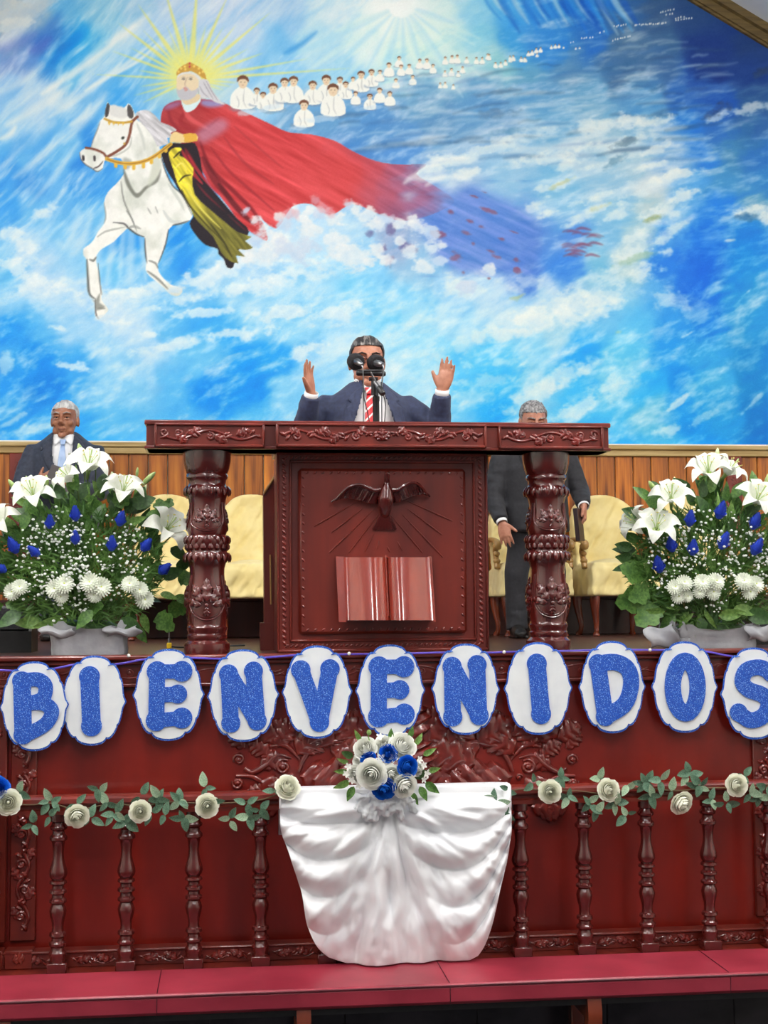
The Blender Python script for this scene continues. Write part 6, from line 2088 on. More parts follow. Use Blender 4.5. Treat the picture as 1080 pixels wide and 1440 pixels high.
    for k in range(60):
        a = rr.uniform(0, 2 * PI); q = math.sqrt(rr.uniform(0, 1)) * .92
        bx = cx + 102 * q * math.cos(a); by = 788 + 74 * q * math.sin(a)
        yb = dome(bx, by) - rr.uniform(0, .05)
        root = P(bx + (cx - bx) * .15, by + 26, yb + .08)
        for i in range(rr.randint(5, 11)):
            p = P(bx + rr.gauss(0, 9), by + rr.gauss(0, 8), yb + rr.uniform(-.02, .03))
            r = rr.uniform(1.2, 2.5) * S
            g.add([(p.x + v[0] * r, p.y + v[1] * r, p.z + v[2] * r) for v in unit.v], unit.f)
            gs.tube([root, p + Vector((0, .004, -.003))], .0009, 3, caps=False)
    tag(g.obj('gypsophila', M_BREATH, t), kind='stuff')
    # fine grassy filler
    for k in range(3600):
        a = rr.uniform(0, 2 * PI); q = math.sqrt(rr.uniform(0, 1))
        px = cx + 116 * q * math.cos(a); py = 798 + 84 * q * math.sin(a)
        p = P(px, py, dome(px, py) + rr.uniform(-.01, .12))
        an = math.atan2(880 - py, px - cx) + rr.gauss(0, .7)
        L = rr.uniform(8, 20) * S
        d = Vector((math.cos(an), rr.uniform(-.7, .2), math.sin(an))) * L
        w = Vector((-math.sin(an), 0, math.cos(an))) * rr.uniform(.0016, .004)
        gs.add([p - w, p + w, p + d * .6 + w * .8 + Vector((0, 0, -.002)), p + d * .6 - w * .8, p + d + Vector((0, -.003, -.006))], [(0, 1, 2, 3), (3, 2, 4)])
    tag(gs.obj('fine_foliage', M_LEAF, t, False), kind='stuff')
    return t


U_ = (0, -.55, .85)
arrangement('large arrangement of white lilies and blue roses at the left end of the stage', 112,
            [(124, 662, 36, (.15, -.6, .8), -.02), (102, 676, 28, (-.6, -.5, .5), -.03), (48, 702, 34, (-.15, -.7, .7), -.02), (172, 697, 34, (.2, -.6, .8), -.02), (232, 748, 36, (.45, -.75, .5), -.02), (2, 742, 34, (-.4, -.6, .6), 0)],
            [(114, 638, 30, 1.8, 0), (19, 684, 24, 2.2, 0), (38, 677, 16, 1.7, 0), (65, 680, 24, 1.55, 0), (193, 664, 14, 1.45, 0), (209, 673, 27, .75, 0), (201, 692, 24, 1.1, 1), (159, 676, 26, 1.7, 1), (262, 737, 30, .6, 1), (243, 734, 26, .9, 1), (135, 650, 22, 1.5, 1), (-20, 700, 26, 2.2, 0)],
            [(70, 738, 10, 1.5), (106, 727, 11, 1.6), (106, 760, 10, 1.55), (169, 734, 11, 1.3), (157, 769, 11, 1.5), (203, 770, 11, .9), (228, 803, 11, .7), (51, 778, 10, 2.4), (21, 772, 12, 2.0), (4, 801, 10, 2.6), (-22, 770, 11, 2.3)],
            [(18, 832, 13, -.2, .1), (28, 826, 12, 0, .3), (78, 828, 14, -.2, .2), (90, 822, 14, .2, .4), (86, 838, 11, 0, -.2), (127, 820, 15, -.2, .4), (142, 826, 15, .2, .2), (133, 836, 12, 0, -.2), (183, 822, 13, -.1, .4), (196, 830, 13, .2, .2), (203, 843, 14, .3, 0), (-30, 830, 13, 0, .1)],
            [(248, 800, 30, .6, 2), (250, 816, 26, .3, 3), (236, 852, 30, -.3, 3), (222, 862, 34, -.9, 3), (200, 862, 30, -1.3, 1), (62, 878, 44, 3.0, 1), (95, 872, 46, 3.4, 1), (130, 858, 34, 4.0, 0), (170, 870, 40, -.7, 2), (190, 880, 30, -1.0, 0), (30, 862, 36, 3.6, 2), (110, 690, 36, 2.0, 0), (90, 700, 30, 2.4, 2), (140, 690, 30, 1.2, 2),
             (186, 712, 34, .4, 2), (205, 725, 30, .1, 0), (60, 722, 32, 3.9, 2), (40, 720, 30, 4.4, 0), (30, 735, 30, 2.2, 1), (240, 770, 30, -.6, 2), (225, 722, 22, 1.6, 3), (235, 716, 18, 1.3, 3), (258, 815, 22, .2, 0), (246, 838, 26, -.4, 0), (225, 835, 26, -.2, 1), (150, 880, 34, -1.2, 1), (120, 875, 24, 4.0, 0), (5, 850, 40, 3.4, 0), (-20, 860, 40, 3.3, 2), (10, 800, 30, 3.0, 0), (178, 735, 28, .2, 1)],
            (128, 72, 178, [(80, 889, 46, 12, -.1), (172, 888, 46, 12, .15)]), 21, -1)
arrangement('large arrangement of white lilies and blue roses at the right end of the stage', 1000,
            [(996, 668, 34, (-.25, -.6, .8), -.02), (1020, 668, 32, (.5, -.5, .7), 0), (944, 706, 34, (-.2, -.7, .7), -.02), (922, 748, 36, (-.1, -.75, .65), -.03), (898, 738, 28, (-.8, -.4, .4), 0), (1062, 708, 36, (.1, -.75, .6), -.02), (1110, 730, 34, (.5, -.6, .5), 0)],
            [(1008, 640, 22, 1.5, 1), (919, 687, 28, 2.2, 0), (948, 682, 24, 1.6, 1), (1079, 677, 28, 1.35, 0), (883, 743, 22, 3.0, 1), (1022, 652, 16, 1.4, 1), (890, 726, 24, 2.3, 1), (1100, 690, 26, 1.0, 0)],
            [(1012, 723, 13, 1.4), (970, 734, 12, 1.6), (1060, 738, 13, 1.3), (945, 770, 12, 1.9), (974, 775, 12, 1.6), (1016, 766, 13, 1.3), (1062, 774, 13, 1.2), (927, 799, 13, 1.9), (1098, 790, 12, 1.0), (1105, 750, 12, 1.0)],
            [(950, 826, 13, -.3, .3), (962, 820, 13, 0, .4), (954, 838, 12, -.1, -.1), (966, 838, 10, .2, -.1), (988, 820, 14, -.2, .4), (1006, 818, 14, .2, .4), (1002, 832, 13, .1, 0), (984, 832, 11, -.2, 0), (1046, 818, 14, -.2, .4), (1062, 822, 14, .2, .3), (1054, 832, 13, 0, 0), (1096, 830, 14, .1, .2)],
            [(905, 815, 42, 2.6, 3), (912, 828, 36, 3.6, 3), (908, 838, 46, 3.4, 3), (925, 852, 44, 3.8, 3), (890, 770, 26, 3.0, 2), (888, 782, 24, 3.3, 2), (915, 705, 34, 2.4, 0), (900, 725, 28, 2.8, 2), (925, 715, 28, 1.8, 3), (970, 690, 30, 2.6, 2), (985, 700, 30, 1.2, 2), (1030, 700, 34, .9, 0), (1015, 700, 30, 4.5, 2), (1060, 690, 32, 1.5, 0),
             (1045, 720, 30, .2, 2), (1075, 725, 30, .2, 0), (930, 735, 24, 3.9, 0), (1000, 858, 28, 4.8, 2), (985, 862, 28, 4.4, 4), (990, 858, 32, 5.2, 4), (975, 862, 30, 3.9, 4), (1030, 858, 44, .0, 1), (1050, 862, 40, -.3, 2), (1010, 866, 40, .1, 1), (985, 868, 26, -1.5, 2), (1070, 865, 34, -.4, 0), (950, 865, 34, 3.9, 0), (935, 860, 32, 3.2, 1), (968, 860, 30, 4.2, 1), (955, 720, 26, 4.6, 2)],
            (1002, 946, 1060, [(930, 896, 44, 30, .25), (1068, 890, 40, 22, .1)]), 22, 1)

# ================================================================ covered armchairs along the back wall
m = MB()
def slab_y(mb, poly, y0, y1, lean=0.):
    n = len(poly)
    vs = [(x, y0 + lean * (z - .45), z) for x, z in poly] + [(x, y1 + lean * (z - .45), z) for x, z in poly]
    mb.add(vs, [tuple(range(n)), tuple(reversed(range(n, 2 * n)))] + [(i + n, (i + 1) % n + n, (i + 1) % n, i) for i in range(n)])
arch = [(-.25, .40), (-.265, .60), (-.275, .76), (-.255, .87), (-.19, .945), (-.09, .985), (.02, .99), (.12, .975), (.20, .935), (.262, .85), (.275, .74), (.265, .58), (.25, .40)]
slab_y(m, cat_rom(arch[::-1], 3), .15, .26, .16)
m.box(-.285, .285, -.27, .24, .27, .46)
m.box(-.265, .265, -.25, .20, .40, .50)
m.ball((0, -.02, .48), (.24, .22, .05), 16, 8)
cover = remesh(m, .014, 5)
A_ = mesh_np(cover)
f1 = fbm(A_[:, 0] * 9 + 5, A_[:, 2] * 7 + A_[:, 1] * 5, 3, 3) - .5
u_, v_ = rot(A_[:, 0], A_[:, 2], 55, .12, .03)
f2 = fbm(u_ + 9, v_ + A_[:, 1] * 8, 7, 3) - .5
A_[:, 1] -= f1 * .05 + f2 * .035
A_[:, 0] += (fbm(A_[:, 2] * 11, A_[:, 1] * 11, 12, 3) - .5) * .03
low = np.clip((.34 - A_[:, 2]) / .08, 0, 1)
A_[:, 1] += np.where(A_[:, 1] < -.1, -.02 * low * (1 + np.sin(A_[:, 0] * 40)), 0)
A_[:, 0] += np.sign(A_[:, 0]) * low * .012 * (np.abs(A_[:, 0]) > .2) * (1 + np.sin(A_[:, 1] * 45))
set_np(cover, A_)
A_[:, 0] *= .84; set_np(cover, A_)
cover.materials.append(M_YELLOW)
leg = MB()
leg.tube(cat_rom([(0, 0, .32), (.012, -.022, .25), (.008, -.012, .17), (-.004, .008, .09), (-.004, .004, .035), (.004, -.016, .012), (.004, -.02, 0)], 3), [.034, .036, .037, .036, .034, .031, .028, .025, .022, .02, .018, .017, .017, .018, .02, .023, .025, .026, .025], 10)
leg.v = [(x, y, max(0, z)) for x, y, z in leg.v]
leg = leg.mesh('leg', M_CHAIRW)
arm = MB()
pth = cat_rom([(0, .20, .66), (0, .08, .665), (0, -.06, .655), (0, -.15, .64), (0, -.185, .625), (0, -.18, .60), (0, -.16, .605)], 4)
arm.tube(pth, [(.026, .017)] * len(pth), 10, 1, (1, 0, 0))
pth = cat_rom([(0, -.15, .63), (0, -.10, .58), (0, -.135, .52), (0, -.16, .46)], 4)
arm.tube(pth, [(.02, .018)] * len(pth), 10, 1, (1, 0, 0))
for z, r in ((.61, .026), (.56, .024), (.51, .026)):
    arm.ball((0, -.14 + .03 * (z - .56) * 5, z), (r, r, r * .8), 8, 6)
arm = arm.mesh('arm', M_GOLDW)
ch_lab = {231: 'left of the left pulpit column', 356: 'between the left pulpit column and the pulpit box', 745: 'behind the dark-suited man', 864: 'left of the right flower arrangement', 985: 'behind the right flower arrangement'}
for px in (231, 356, 745, 864, 985):
    c = P(px, 870, 2.86)
    M = Matrix.Translation((c.x, 2.86, ST)) @ Matrix.Rotation(random.uniform(-.05, .05), 4, 'Z')
    t = thing('armchair', 'wooden armchair under a loose yellow cover, ' + ch_lab[px], 'chair', (c.x, 2.86, ST), 'yellow-covered chairs at the back of the stage')
    inst('cover', cover, t, M)
    for sx, sy in ((-1, -1), (1, -1), (-1, 1), (1, 1)):
        inst('leg', leg, t, M @ Matrix.Translation((sx * .19, -.20 if sy < 0 else .19, 0)) @ Matrix.Diagonal((sx, 1 if sy < 0 else -1, 1, 1)))
    for sx in (-1, 1):
        inst('arm', arm, t, M @ Matrix.Translation((sx * .252, 0, 0)))

# ================================================================ people
def hand_shape(mb, w, d, n, thumb, curl=.3, spread=.12, k=1.0, curls=None, thumb_up=.62):
    """palm and five fingers: w wrist, d finger direction, n palm normal, thumb = side vector"""
    d = Vector(d).normalized(); n = Vector(n); n = (n - d * d.dot(n)).normalized()
    s = d.cross(n)
    if s.dot(Vector(thumb)) < 0: s = -s
    mb.tube([w - d * .03 * k, w, w + d * .03 * k, w + d * .06 * k, w + d * .088 * k, w + d * .096 * k], [(.024 * k, .018 * k), (.026 * k, .018 * k), (.037 * k, .018 * k), (.042 * k, .017 * k), (.041 * k, .014 * k), (.034 * k, .008 * k)], 12, 1, s)
    for i, (off, L, r) in enumerate(((.031, .070, .0092), (.0105, .079, .0096), (-.0105, .073, .0092), (-.031, .057, .0082))):
        c = curls[i] if curls else curl
        p = w + (d * (.086 - .004 * abs(i - 1)) + s * off) * k
        dd = (d + s * (spread * (1.5 - i) / 1.5 * .5)).normalized()
        pts = [p - dd * .012 * k, p]; rad = [r * k, r * k * 1.02]
        for j, q in enumerate((.45, .31, .24)):
            dd = (dd * math.cos(c) + n * math.sin(c)).normalized()
            p = p + dd * L * q * k
            pts.append(p); rad.append(r * k * (.95, .88, .66)[j])
        pts.append(p + dd * .004 * k); rad.append(r * k * .35)
        mb.tube(pts, rad, 9)
    p = w + (d * .022 + s * .024) * k
    td = (d * thumb_up + s * .78 + n * .18).normalized()
    pts = [p - td * .01 * k, p, p + td * .028 * k]
    td2 = (td + d * .35).normalized()
    pts += [pts[-1] + td2 * .026 * k, pts[-1] + td2 * .026 * k + td2 * .022 * k]
    pts.append(pts[-1] + td2 * .004 * k)
    mb.tube(pts, [.015 * k, .0155 * k, .0125 * k, .0110 * k, .0085 * k, .004 * k], 9)


def head_shape(mb, c, k, tilt=0.0, turn=0.0):
    R = Matrix.Rotation(turn, 3, 'Z') @ Matrix.Rotation(tilt, 3, 'X')
    T = lambda x, y, z: c + R @ (Vector((x, y, z)) * k)
    B = lambda p, r, seg=14, rg=10: mb.ball(T(*p), tuple(q * k for q in r), seg, rg, R)
    B((0, .012, .034), (.076, .094, .080), 18, 14)
    sec = [(.05, -.004, .066, .080), (.02, -.010, .0705, .080), (-.02, -.012, .071, .078), (-.05, -.014, .064, .074), (-.08, -.018, .052, .064), (-.10, -.022, .039, .052), (-.113, -.026, .022, .032)]
    mb.tube([T(0, y, z) for z, y, a, b in sec], [(a * k, b * k) for z, y, a, b in sec], 18, 1, R @ Vector((1, 0, 0)))
    for s in (-1, 1):
        B((s * .040, -.060, -.022), (.026, .024, .024))
        B((s * .078, .012, -.008), (.010, .020, .033), 10, 8)
        mb.tube([T(s * .008, -.090, .030), T(s * .030, -.088, .034), T(s * .052, -.070, .030)], [.009 * k, .011 * k, .008 * k], 8)
        B((s * .0135, -.100, -.032), (.010, .011, .009), 10, 7)
        B((s * .042, -.035, -.068), (.024, .03, .026))
        mb.tube([T(s * .03, -.084, -.004), T(s * .046, -.076, .000)], [.006 * k, .005 * k], 6)
    mb.tube([T(0, -.086, .028), T(0, -.098, .004), T(0, -.114, -.024), T(0, -.104, -.036)], [.008 * k, .010 * k, .014 * k, .009 * k], 10)
    mb.tube([T(-.026, -.082, -.060), T(-.010, -.095, -.056), T(0, -.096, -.058), T(.010, -.095, -.056), T(.026, -.082, -.060)], [.004 * k, .007 * k, .0068 * k, .007 * k, .004 * k], 8)
    mb.tube([T(-.022, -.082, -.070), T(0, -.093, -.073), T(.022, -.082, -.070)], [.004 * k, .0085 * k, .004 * k], 8)
    B((0, -.074, -.098), (.026, .018, .018))
    return T, R


def drape_patch(poly, bvh, off, th, res=.012, dirn=Vector((0, 1, 0))):
    """flat outline [(x, z)] laid on the front of a garment, with thickness"""
    bm = bmesh.new()
    vs = [bm.verts.new((x, 0, z)) for x, z in poly]
    bm.faces.new(vs)
    bmesh.ops.triangulate(bm, faces=bm.faces[:])
    for _ in range(3):
        ed = [e for e in bm.edges if e.calc_length() > res * 1.6]
        if not ed: break
        bmesh.ops.subdivide_edges(bm, edges=ed, cuts=1)
        bmesh.ops.triangulate(bm, faces=bm.faces[:])
    last = None
    for v in bm.verts:
        hit = bvh.ray_cast(Vector((v.co.x, -2, v.co.z)), dirn)
        if hit[0] is not None:
            v.co.y = hit[0].y - off
        else:
            nr = bvh.find_nearest(Vector((v.co.x, -.12, v.co.z)))
            v.co.y = (nr[0].y if nr[0] is not None else -.1) - off
    for _ in range(2):
        bmesh.ops.smooth_vert(bm, verts=[v for v in bm.verts if not v.is_boundary], factor=.4, use_axis_y=True, use_axis_x=False, use_axis_z=False)
    bm.normal_update()
    if bm.faces and sum(f.normal.y * f.calc_area() for f in bm.faces) > 0:
        bmesh.ops.reverse_faces(bm, faces=bm.faces[:])
    r = bmesh.ops.extrude_face_region(bm, geom=bm.faces[:])
    new = [g for g in r['geom'] if isinstance(g, bmesh.types.BMVert)]
    for v in new: v.co.y -= th
    bmesh.ops.recalc_face_normals(bm, faces=bm.faces[:])
    mb = MB(); mb.bm(bm)
    return mb


def bvh_of(me):
    return BVHTree.FromPolygons([v.co for v in me.vertices], [p.vertices for p in me.polygons])


def mirror(poly): return [(-x, z) for x, z in poly]


def make_person(label, loc, k, bulk, headk, skin, suit, tie, hairm, arms, hand_kw, tilt=0., turn=0., rz=0., opening=None, hair_kind='short', legs=True, feet_out=.0, head_dx=0., belly=0., drop=0.):
    M = Matrix.Translation(Vector(loc)) @ Matrix.Rotation(rz, 4, 'Z')
    Mi = M.inverted()
    b = bulk
    body = MB()
    Z = lambda z: z * k
    tor = [(.80, .0, .150, .105), (.90, .0, .150, .105), (1.00, -.01, .150, .110), (1.12, -.005, .165, .110), (1.22, 0, .165, .105), (1.28, .008, .130, .085), (1.335, .015, .080, .065), (1.375, .014, .058, .056)]
    body.tube([(0, y, Z(z)) for z, y, a, c in tor], [(a * b, c * b) for z, y, a, c in tor], 18, 1, (1, 0, 0))
    hc = Vector((head_dx, -.012, Z(1.375) + .105 * headk - drop))
    body.tube([(0, .016, Z(1.33)), (head_dx * .5, .012, Z(1.375)), (head_dx, .008, hc.z - .04)], [.060, .056, .054], 14)
    T, R = head_shape(body, hc, headk, tilt, turn)
    pts3 = []
    for (sh, el, wr), hk in zip(arms, hand_kw):
        sh, el, wr = [Mi @ Vector(p) if world_ else Vector(p) for p, world_ in ((sh, 0), (el, 1), (wr, 1))]
        pts3.append((sh, el, wr))
        body.tube([sh + Vector((-math.copysign(.05, sh.x), 0, .005)), sh, sh.lerp(el, .5), el, el.lerp(wr, .35), wr], [.050, .052, .046, .040, .040, .027], 12)
        Rz = M.to_3x3().inverted()
        hand_shape(body, wr, Rz @ Vector(hk['d']), Rz @ Vector(hk['n']), Rz @ Vector(hk['thumb']), hk.get('curl', .3), hk.get('spread', .12), hk.get('k', 1.0), hk.get('curls'), hk.get('tu', .62))
    for s in (-1, 1):
        fx = s * (.085 + feet_out)
        body.tube([(s * .075, 0, Z(.86)), (s * .085, 0, Z(.78)), (s * .088, -.005, Z(.62)), (fx, -.008, Z(.44)), (fx, .004, Z(.30)), (fx, .012, Z(.10)), (fx, .01, Z(.05))], [.085, .088, .074, .056, .052, .036, .036], 12)
        body.tube([(fx, .05, .035), (fx, -.02, .04), (fx * 1.05, -.10, .03), (fx * 1.06, -.15, .026)], [(.032, .03), (.036, .034), (.038, .024), (.02, .014)], 10, 1, (1, 0, 0))
    me = remesh(body, .0055, 4, .5)
    me.materials.append(skin)
    o = link(bpy.data.objects.new('person', me), None, M)
    tag(o, label, 'person')
    # ---- shirt
    sh_ = MB()
    t2 = [(.86, .0, .168, .122), (1.00, -.012, .168, .126), (1.12, -.008, .182, .126), (1.20, 0, .184, .120), (1.255, .004, .166, .104), (1.295, .008, .136, .090), (1.335, .012, .092, .078), (1.372, .010, .066, .068)]
    sh_.tube([(0, y - belly * math.exp(-((z - .98) / .12) ** 2) * .6, Z(z)) for z, y, a, c in t2], [(a * b, c * b) for z, y, a, c in t2], 20, 1, (1, 0, 0))
    sme = remesh(sh_, .010, 4)
    sme.materials.append(M_SHIRT)
    inst('shirt', sme, o, M)
    sb = bvh_of(sme)
    cz = Z(1.372) - drop * .75
    for s in (-1, 1):
        poly = [(.006, cz - .030), (.030, cz + .004), (.066, cz + .022), (.080, cz - .010), (.052, cz - .068)]
        poly = [(s * x * b ** .1, z) for x, z in poly]
        drape_patch(poly, sb, .006, .005).obj('collar', M_SHIRT, o, True, M)
    cb = MB(); cb.tube([(.062 * math.cos(a) + head_dx * .4, .008 + .066 * math.sin(a), cz + .010 - .012 * math.cos(a - PI / 2 - PI)) for a in np.linspace(0, 2 * PI, 25)], [(.022, .005)] * 25, 8, 1, (0, 0, 1), False)
    cb.obj('collar_band', M_SHIRT, o, True, M)
    if tie is not None:
        drape_patch([(-.021, cz - .028), (.021, cz - .028), (.013, cz - .066), (-.013, cz - .066)], sb, .012, .010).obj('tie_knot', tie, o, True, M)
        drape_patch([(-.012, cz - .062), (.012, cz - .062), (.024, cz - .16), (.034, cz - .30), (.034, cz - .42), (0, cz - .46), (-.034, cz - .42), (-.034, cz - .30), (-.024, cz - .16)], sb, .008, .006).obj('tie', tie, o, True, M)
    # ---- jacket
    jk = MB()
    t3 = [(.71, .0, .205, .150), (.80, .0, .203, .150), (.92, -.004, .196, .148), (1.02, -.012, .194, .148), (1.12, -.010, .208, .148), (1.20, -.002, .212, .138), (1.255, .004, .196, .122), (1.295, .008, .162, .106), (1.33, .014, .120, .092), (1.372, .02, .078, .078)]
    jk.tube([(0, y - belly * math.exp(-((z - .95) / .14) ** 2), Z(z)) for z, y, a, c in t3], [(a * b, c * b) for z, y, a, c in t3], 24, 1, (1, 0, 0))
    for sh, el, wr in pts3:
        jk.tube([sh + Vector((-math.copysign(.06, sh.x), 0, -.01)), sh + Vector((0, 0, -.004)), sh.lerp(el, .35), sh.lerp(el, .75), el, el.lerp(wr, .12), el.lerp(wr, .5), el.lerp(wr, .92)], [.066, .070, .070, .066, .064, .063, .056, .048], 14)
    jme = remesh(jk, .009, 7)
    A_ = mesh_np(jme)
    wv = fbm(A_[:, 0] * 14 + 3, A_[:, 2] * 16 + A_[:, 1] * 9, 4, 3) - .5
    wv2 = fbm(A_[:, 0] * 5 + A_[:, 2] * 26, A_[:, 1] * 18 + 7, 6, 2) - .5
    wr_ = np.clip((np.abs(A_[:, 0]) - .16 * b) / .06, 0, 1)
    A_[:, 1] += wv * .010 + wv2 * .016 * wr_
    A_[:, 0] += wv2 * .010 * wr_
    set_np(jme, A_)
    jb = bvh_of(jme)
    op = opening
    def keep(cn):
        z = cn.z / k
        if cn.y > -.02: return not (z > 1.365 and abs(cn.x) < .09)
        return abs(cn.x - op(z)[1]) > op(z)[0]
    wend = [(Mi @ Vector(a[2])) for a in arms]
    keep_faces(jme, keep)
    jme.materials.append(suit)
    jo = inst('jacket', jme, o, M)
    sdm = jo.modifiers.new('solid', 'SOLIDIFY'); sdm.thickness = .004; sdm.offset = -1
    for s in (-1, 1):
        ez = lambda z: (op(z)[1] + s * op(z)[0])
        inner = [(ez(z), Z(z)) for z in (1.352, 1.30, 1.25, 1.20, 1.14, 1.08, 1.03)]
        outer = [(ez(1.05) + s * .035, Z(1.06)), (ez(1.14) + s * .055, Z(1.15)), (ez(1.24) + s * .066, Z(1.235)), (ez(1.25) + s * .040, Z(1.252)), (ez(1.27) + s * .068, Z(1.268)), (ez(1.31) + s * .04, Z(1.315))]
        drape_patch(inner + outer, jb, .004, .006).obj('lapel', suit, o, True, M)
    for (sh, el, wr), hk in zip(pts3, hand_kw):     # shirt cuffs
        c_ = MB(); a = el.lerp(wr, .86); e = el.lerp(wr, 1.03)
        c_.tube([a, a.lerp(e, .5), e], [.036, .037, .036], 14, caps=False)
        oo = c_.obj('shirt_cuff', M_SHIRT, o, True, M)
        sdm = oo.modifiers.new('solid', 'SOLIDIFY'); sdm.thickness = .003
    # ---- trousers and shoes
    tr = MB()
    tr.tube([(0, 0, Z(.97)), (0, 0, Z(.88)), (0, 0, Z(.80))], [(.165 * b, .120 * b), (.172 * b, .126 * b), (.165 * b, .115 * b)], 18, 1, (1, 0, 0))
    for s in (-1, 1):
        fx = s * (.085 + feet_out)
        tr.tube([(s * .08 * b, 0, Z(.86)), (s * .09 * b, 0, Z(.74)), (s * .092, -.005, Z(.60)), (fx, -.008, Z(.44)), (fx, .004, Z(.28)), (fx, .006, Z(.12)), (fx, -.004, Z(.055))], [.098 * b, .098 * b, .090, .080, .074, .070, .072], 14)
    tme = remesh(tr, .010, 4)
    A_ = mesh_np(tme)
    wv = fbm(A_[:, 0] * 9, A_[:, 2] * 22, 14, 3) - .5
    A_[:, 1] -= wv * .022 * np.clip((.5 - A_[:, 2]) / .3, .2, 1)
    set_np(tme, A_)
    tme.materials.append(suit)
    inst('trousers', tme, o, M)
    for s in (-1, 1):
        fx = s * (.085 + feet_out)
        q = MB()
        q.tube([(fx, .075, .03), (fx, .05, .045), (fx, -.02, .055), (fx * 1.05, -.08, .042), (fx * 1.06, -.15, .032), (fx * 1.07, -.185, .022)], [(.018, .026), (.038, .045), (.043, .05), (.048, .042), (.044, .032), (.02, .016)], 12, 1, (1, 0, 0))
        q.box(fx - .044, fx + .046, -.165, .075, 0.001, .014, .004)
        sm_ = remesh(q, .006, 3); sm_.materials.append(M_SHOE)
        A_ = mesh_np(sm_); A_[:, 2] = np.maximum(A_[:, 2], .001); set_np(sm_, A_)
        inst('shoe', sm_, o, M)
    # ---- hair, brows, eyes, mouth
    hr_ = MB()
    hr_.ball(hc + R @ (Vector((0, .016, .040)) * headk), tuple(q * headk for q in (.083, .100, .085)), 22, 16, R)
    hme = remesh(hr_, .006, 2)
    A_ = mesh_np(hme)
    if hair_kind == 'curly':
        f = fbm(A_[:, 0] * 75, A_[:, 2] * 75 + A_[:, 1] * 75, 3, 2) - .5; amp = .016
    else:
        f = fbm(A_[:, 0] * 60, A_[:, 2] * 30 + A_[:, 1] * 16, 3, 2) - .5; amp = .010
    cn = np.array(hc)
    dv_ = A_ - cn
    A_ += dv_ / (np.linalg.norm(dv_, axis=1, keepdims=True) + 1e-6) * (f * amp)[:, None]
    set_np(hme, A_)
    Ri = R.inverted()

    def hk_(c):
        p = Ri @ (c - hc) / headk
        if p.y < -.030:
            lim = .062 + .10 * max(0, abs(p.x) - .045) * -1
            if hair_kind == 'receding': lim += .012 - .02 * max(0, abs(p.x) - .05)
            return p.z > lim
        if p.y < .004: return p.z > .062 - (p.y + .030) / .034 * .085
        if p.y < .030: return p.z > (.012 if abs(p.x) > .06 else -.02)
        return p.z > -.050
    keep_faces(hme, hk_)
    hme.materials.append(hairm)
    ho = inst('hair', hme, o, M)
    sdm = ho.modifiers.new('solid', 'SOLIDIFY'); sdm.thickness = .010; sdm.offset = -1
    for s in (-1, 1):
        q = MB(); q.ball(T(s * .031, -.076, .009), .0125 * headk, 12, 8)
        eo = q.obj('eye', M_EYE, o, True, M)
        q = MB(); q.ball(T(s * .031, -.0855, .007), (.0056 * headk, .0035 * headk, .0056 * headk), 10, 6); q.obj('iris', M_IRIS, eo, True, M)
        q = MB()
        q.tube([T(s * .015, -.087, .012), T(s * .031, -.0905, .0145), T(s * .047, -.081, .011)], [(.0055 * headk, .0075 * headk)] * 3, 8)
        q.tube([T(s * .018, -.086, -.003), T(s * .031, -.0885, -.006), T(s * .045, -.081, -.002)], [.003 * headk] * 3, 6)
        q.obj('eyelid', skin, o, True, M)
        q = MB(); q.tube([T(s * .012, -.099, .030), T(s * .032, -.099, .036), T(s * .053, -.080, .032)], [(.003 * headk, .0045 * headk), (.004 * headk, .006 * headk), (.002 * headk, .003 * headk)], 6)
        q.obj('eyebrow', M_BROW if hair_kind == 'receding' else hairm, o, True, M)
    q = MB(); q.tube([T(-.024, -.0865, -.0645), T(-.010, -.0985, -.0640), T(0, -.100, -.0648), T(.010, -.0985, -.0640), T(.024, -.0865, -.0645)], [.0015, .0032, .0030, .0032, .0015], 6)
    q.obj('mouth', M_LIP, o, True, M)
    return o, T, M, k


# ---- speaker behind the pulpit
YK = .62
sx = P(516, 560, YK).x
op_s = lambda z: (np.interp(z, [.7, 1.0, 1.12, 1.25, 1.33, 1.36], [.16, .135, .115, .074, .052, .05]), .022)
spk, T, M, k_ = make_person('grey-haired man in a navy suit and red striped tie raising both hands behind the pulpit', (sx, YK, ST), 1.003, 1.22, 1.13, M_SKIN3, M_NAVY, M_TIER, M_HAIRB,
                            [((-.215, .0, 1.255), P(427, 606, .56), P(438, 553, .46)), ((.215, .0, 1.255), P(617, 608, .56), P(622, 549, .46))],
                            [dict(d=(-.18, -.12, 1), n=(.80, -.55, .1), thumb=(.6, -.5, .2), curl=.10, k=1.05, curls=(.14, .10, .12, .2), tu=.75), dict(d=(.24, -.10, 1), n=(-.35, -.95, .0), thumb=(-1, 0, 0), curl=.10, k=1.05, spread=.14, curls=(.06, .08, .12, .18), tu=.8)],
                            tilt=.10, drop=.01, opening=op_s, hair_kind='receding')
g = MB()
for s in (-1, 1):
    g.tube([T(s * .031 + .021 * math.cos(a), -.104, .004 + .016 * math.sin(a)) for a in np.linspace(0, 2 * PI, 17)], .0016, 6)
    g.tube([T(s * .052, -.102, .008), T(s * .072, -.05, .010), T(s * .083, .01, .006)], .0016, 6)
g.tube([T(-.010, -.106, .007), T(0, -.110, .010), T(.010, -.106, .007)], .0016, 6)
g.obj('spectacles', M_LENS, spk, True, M)
g = MB()
for s in (-1, 1):
    g.tube([T(0, -.104, -.044), T(s * .014, -.100, -.047), T(s * .030, -.086, -.054)], [(.006, .004), (.006, .004), (.002, .002)], 8)
g.obj('moustache', M_HAIRG, spk, True, M)

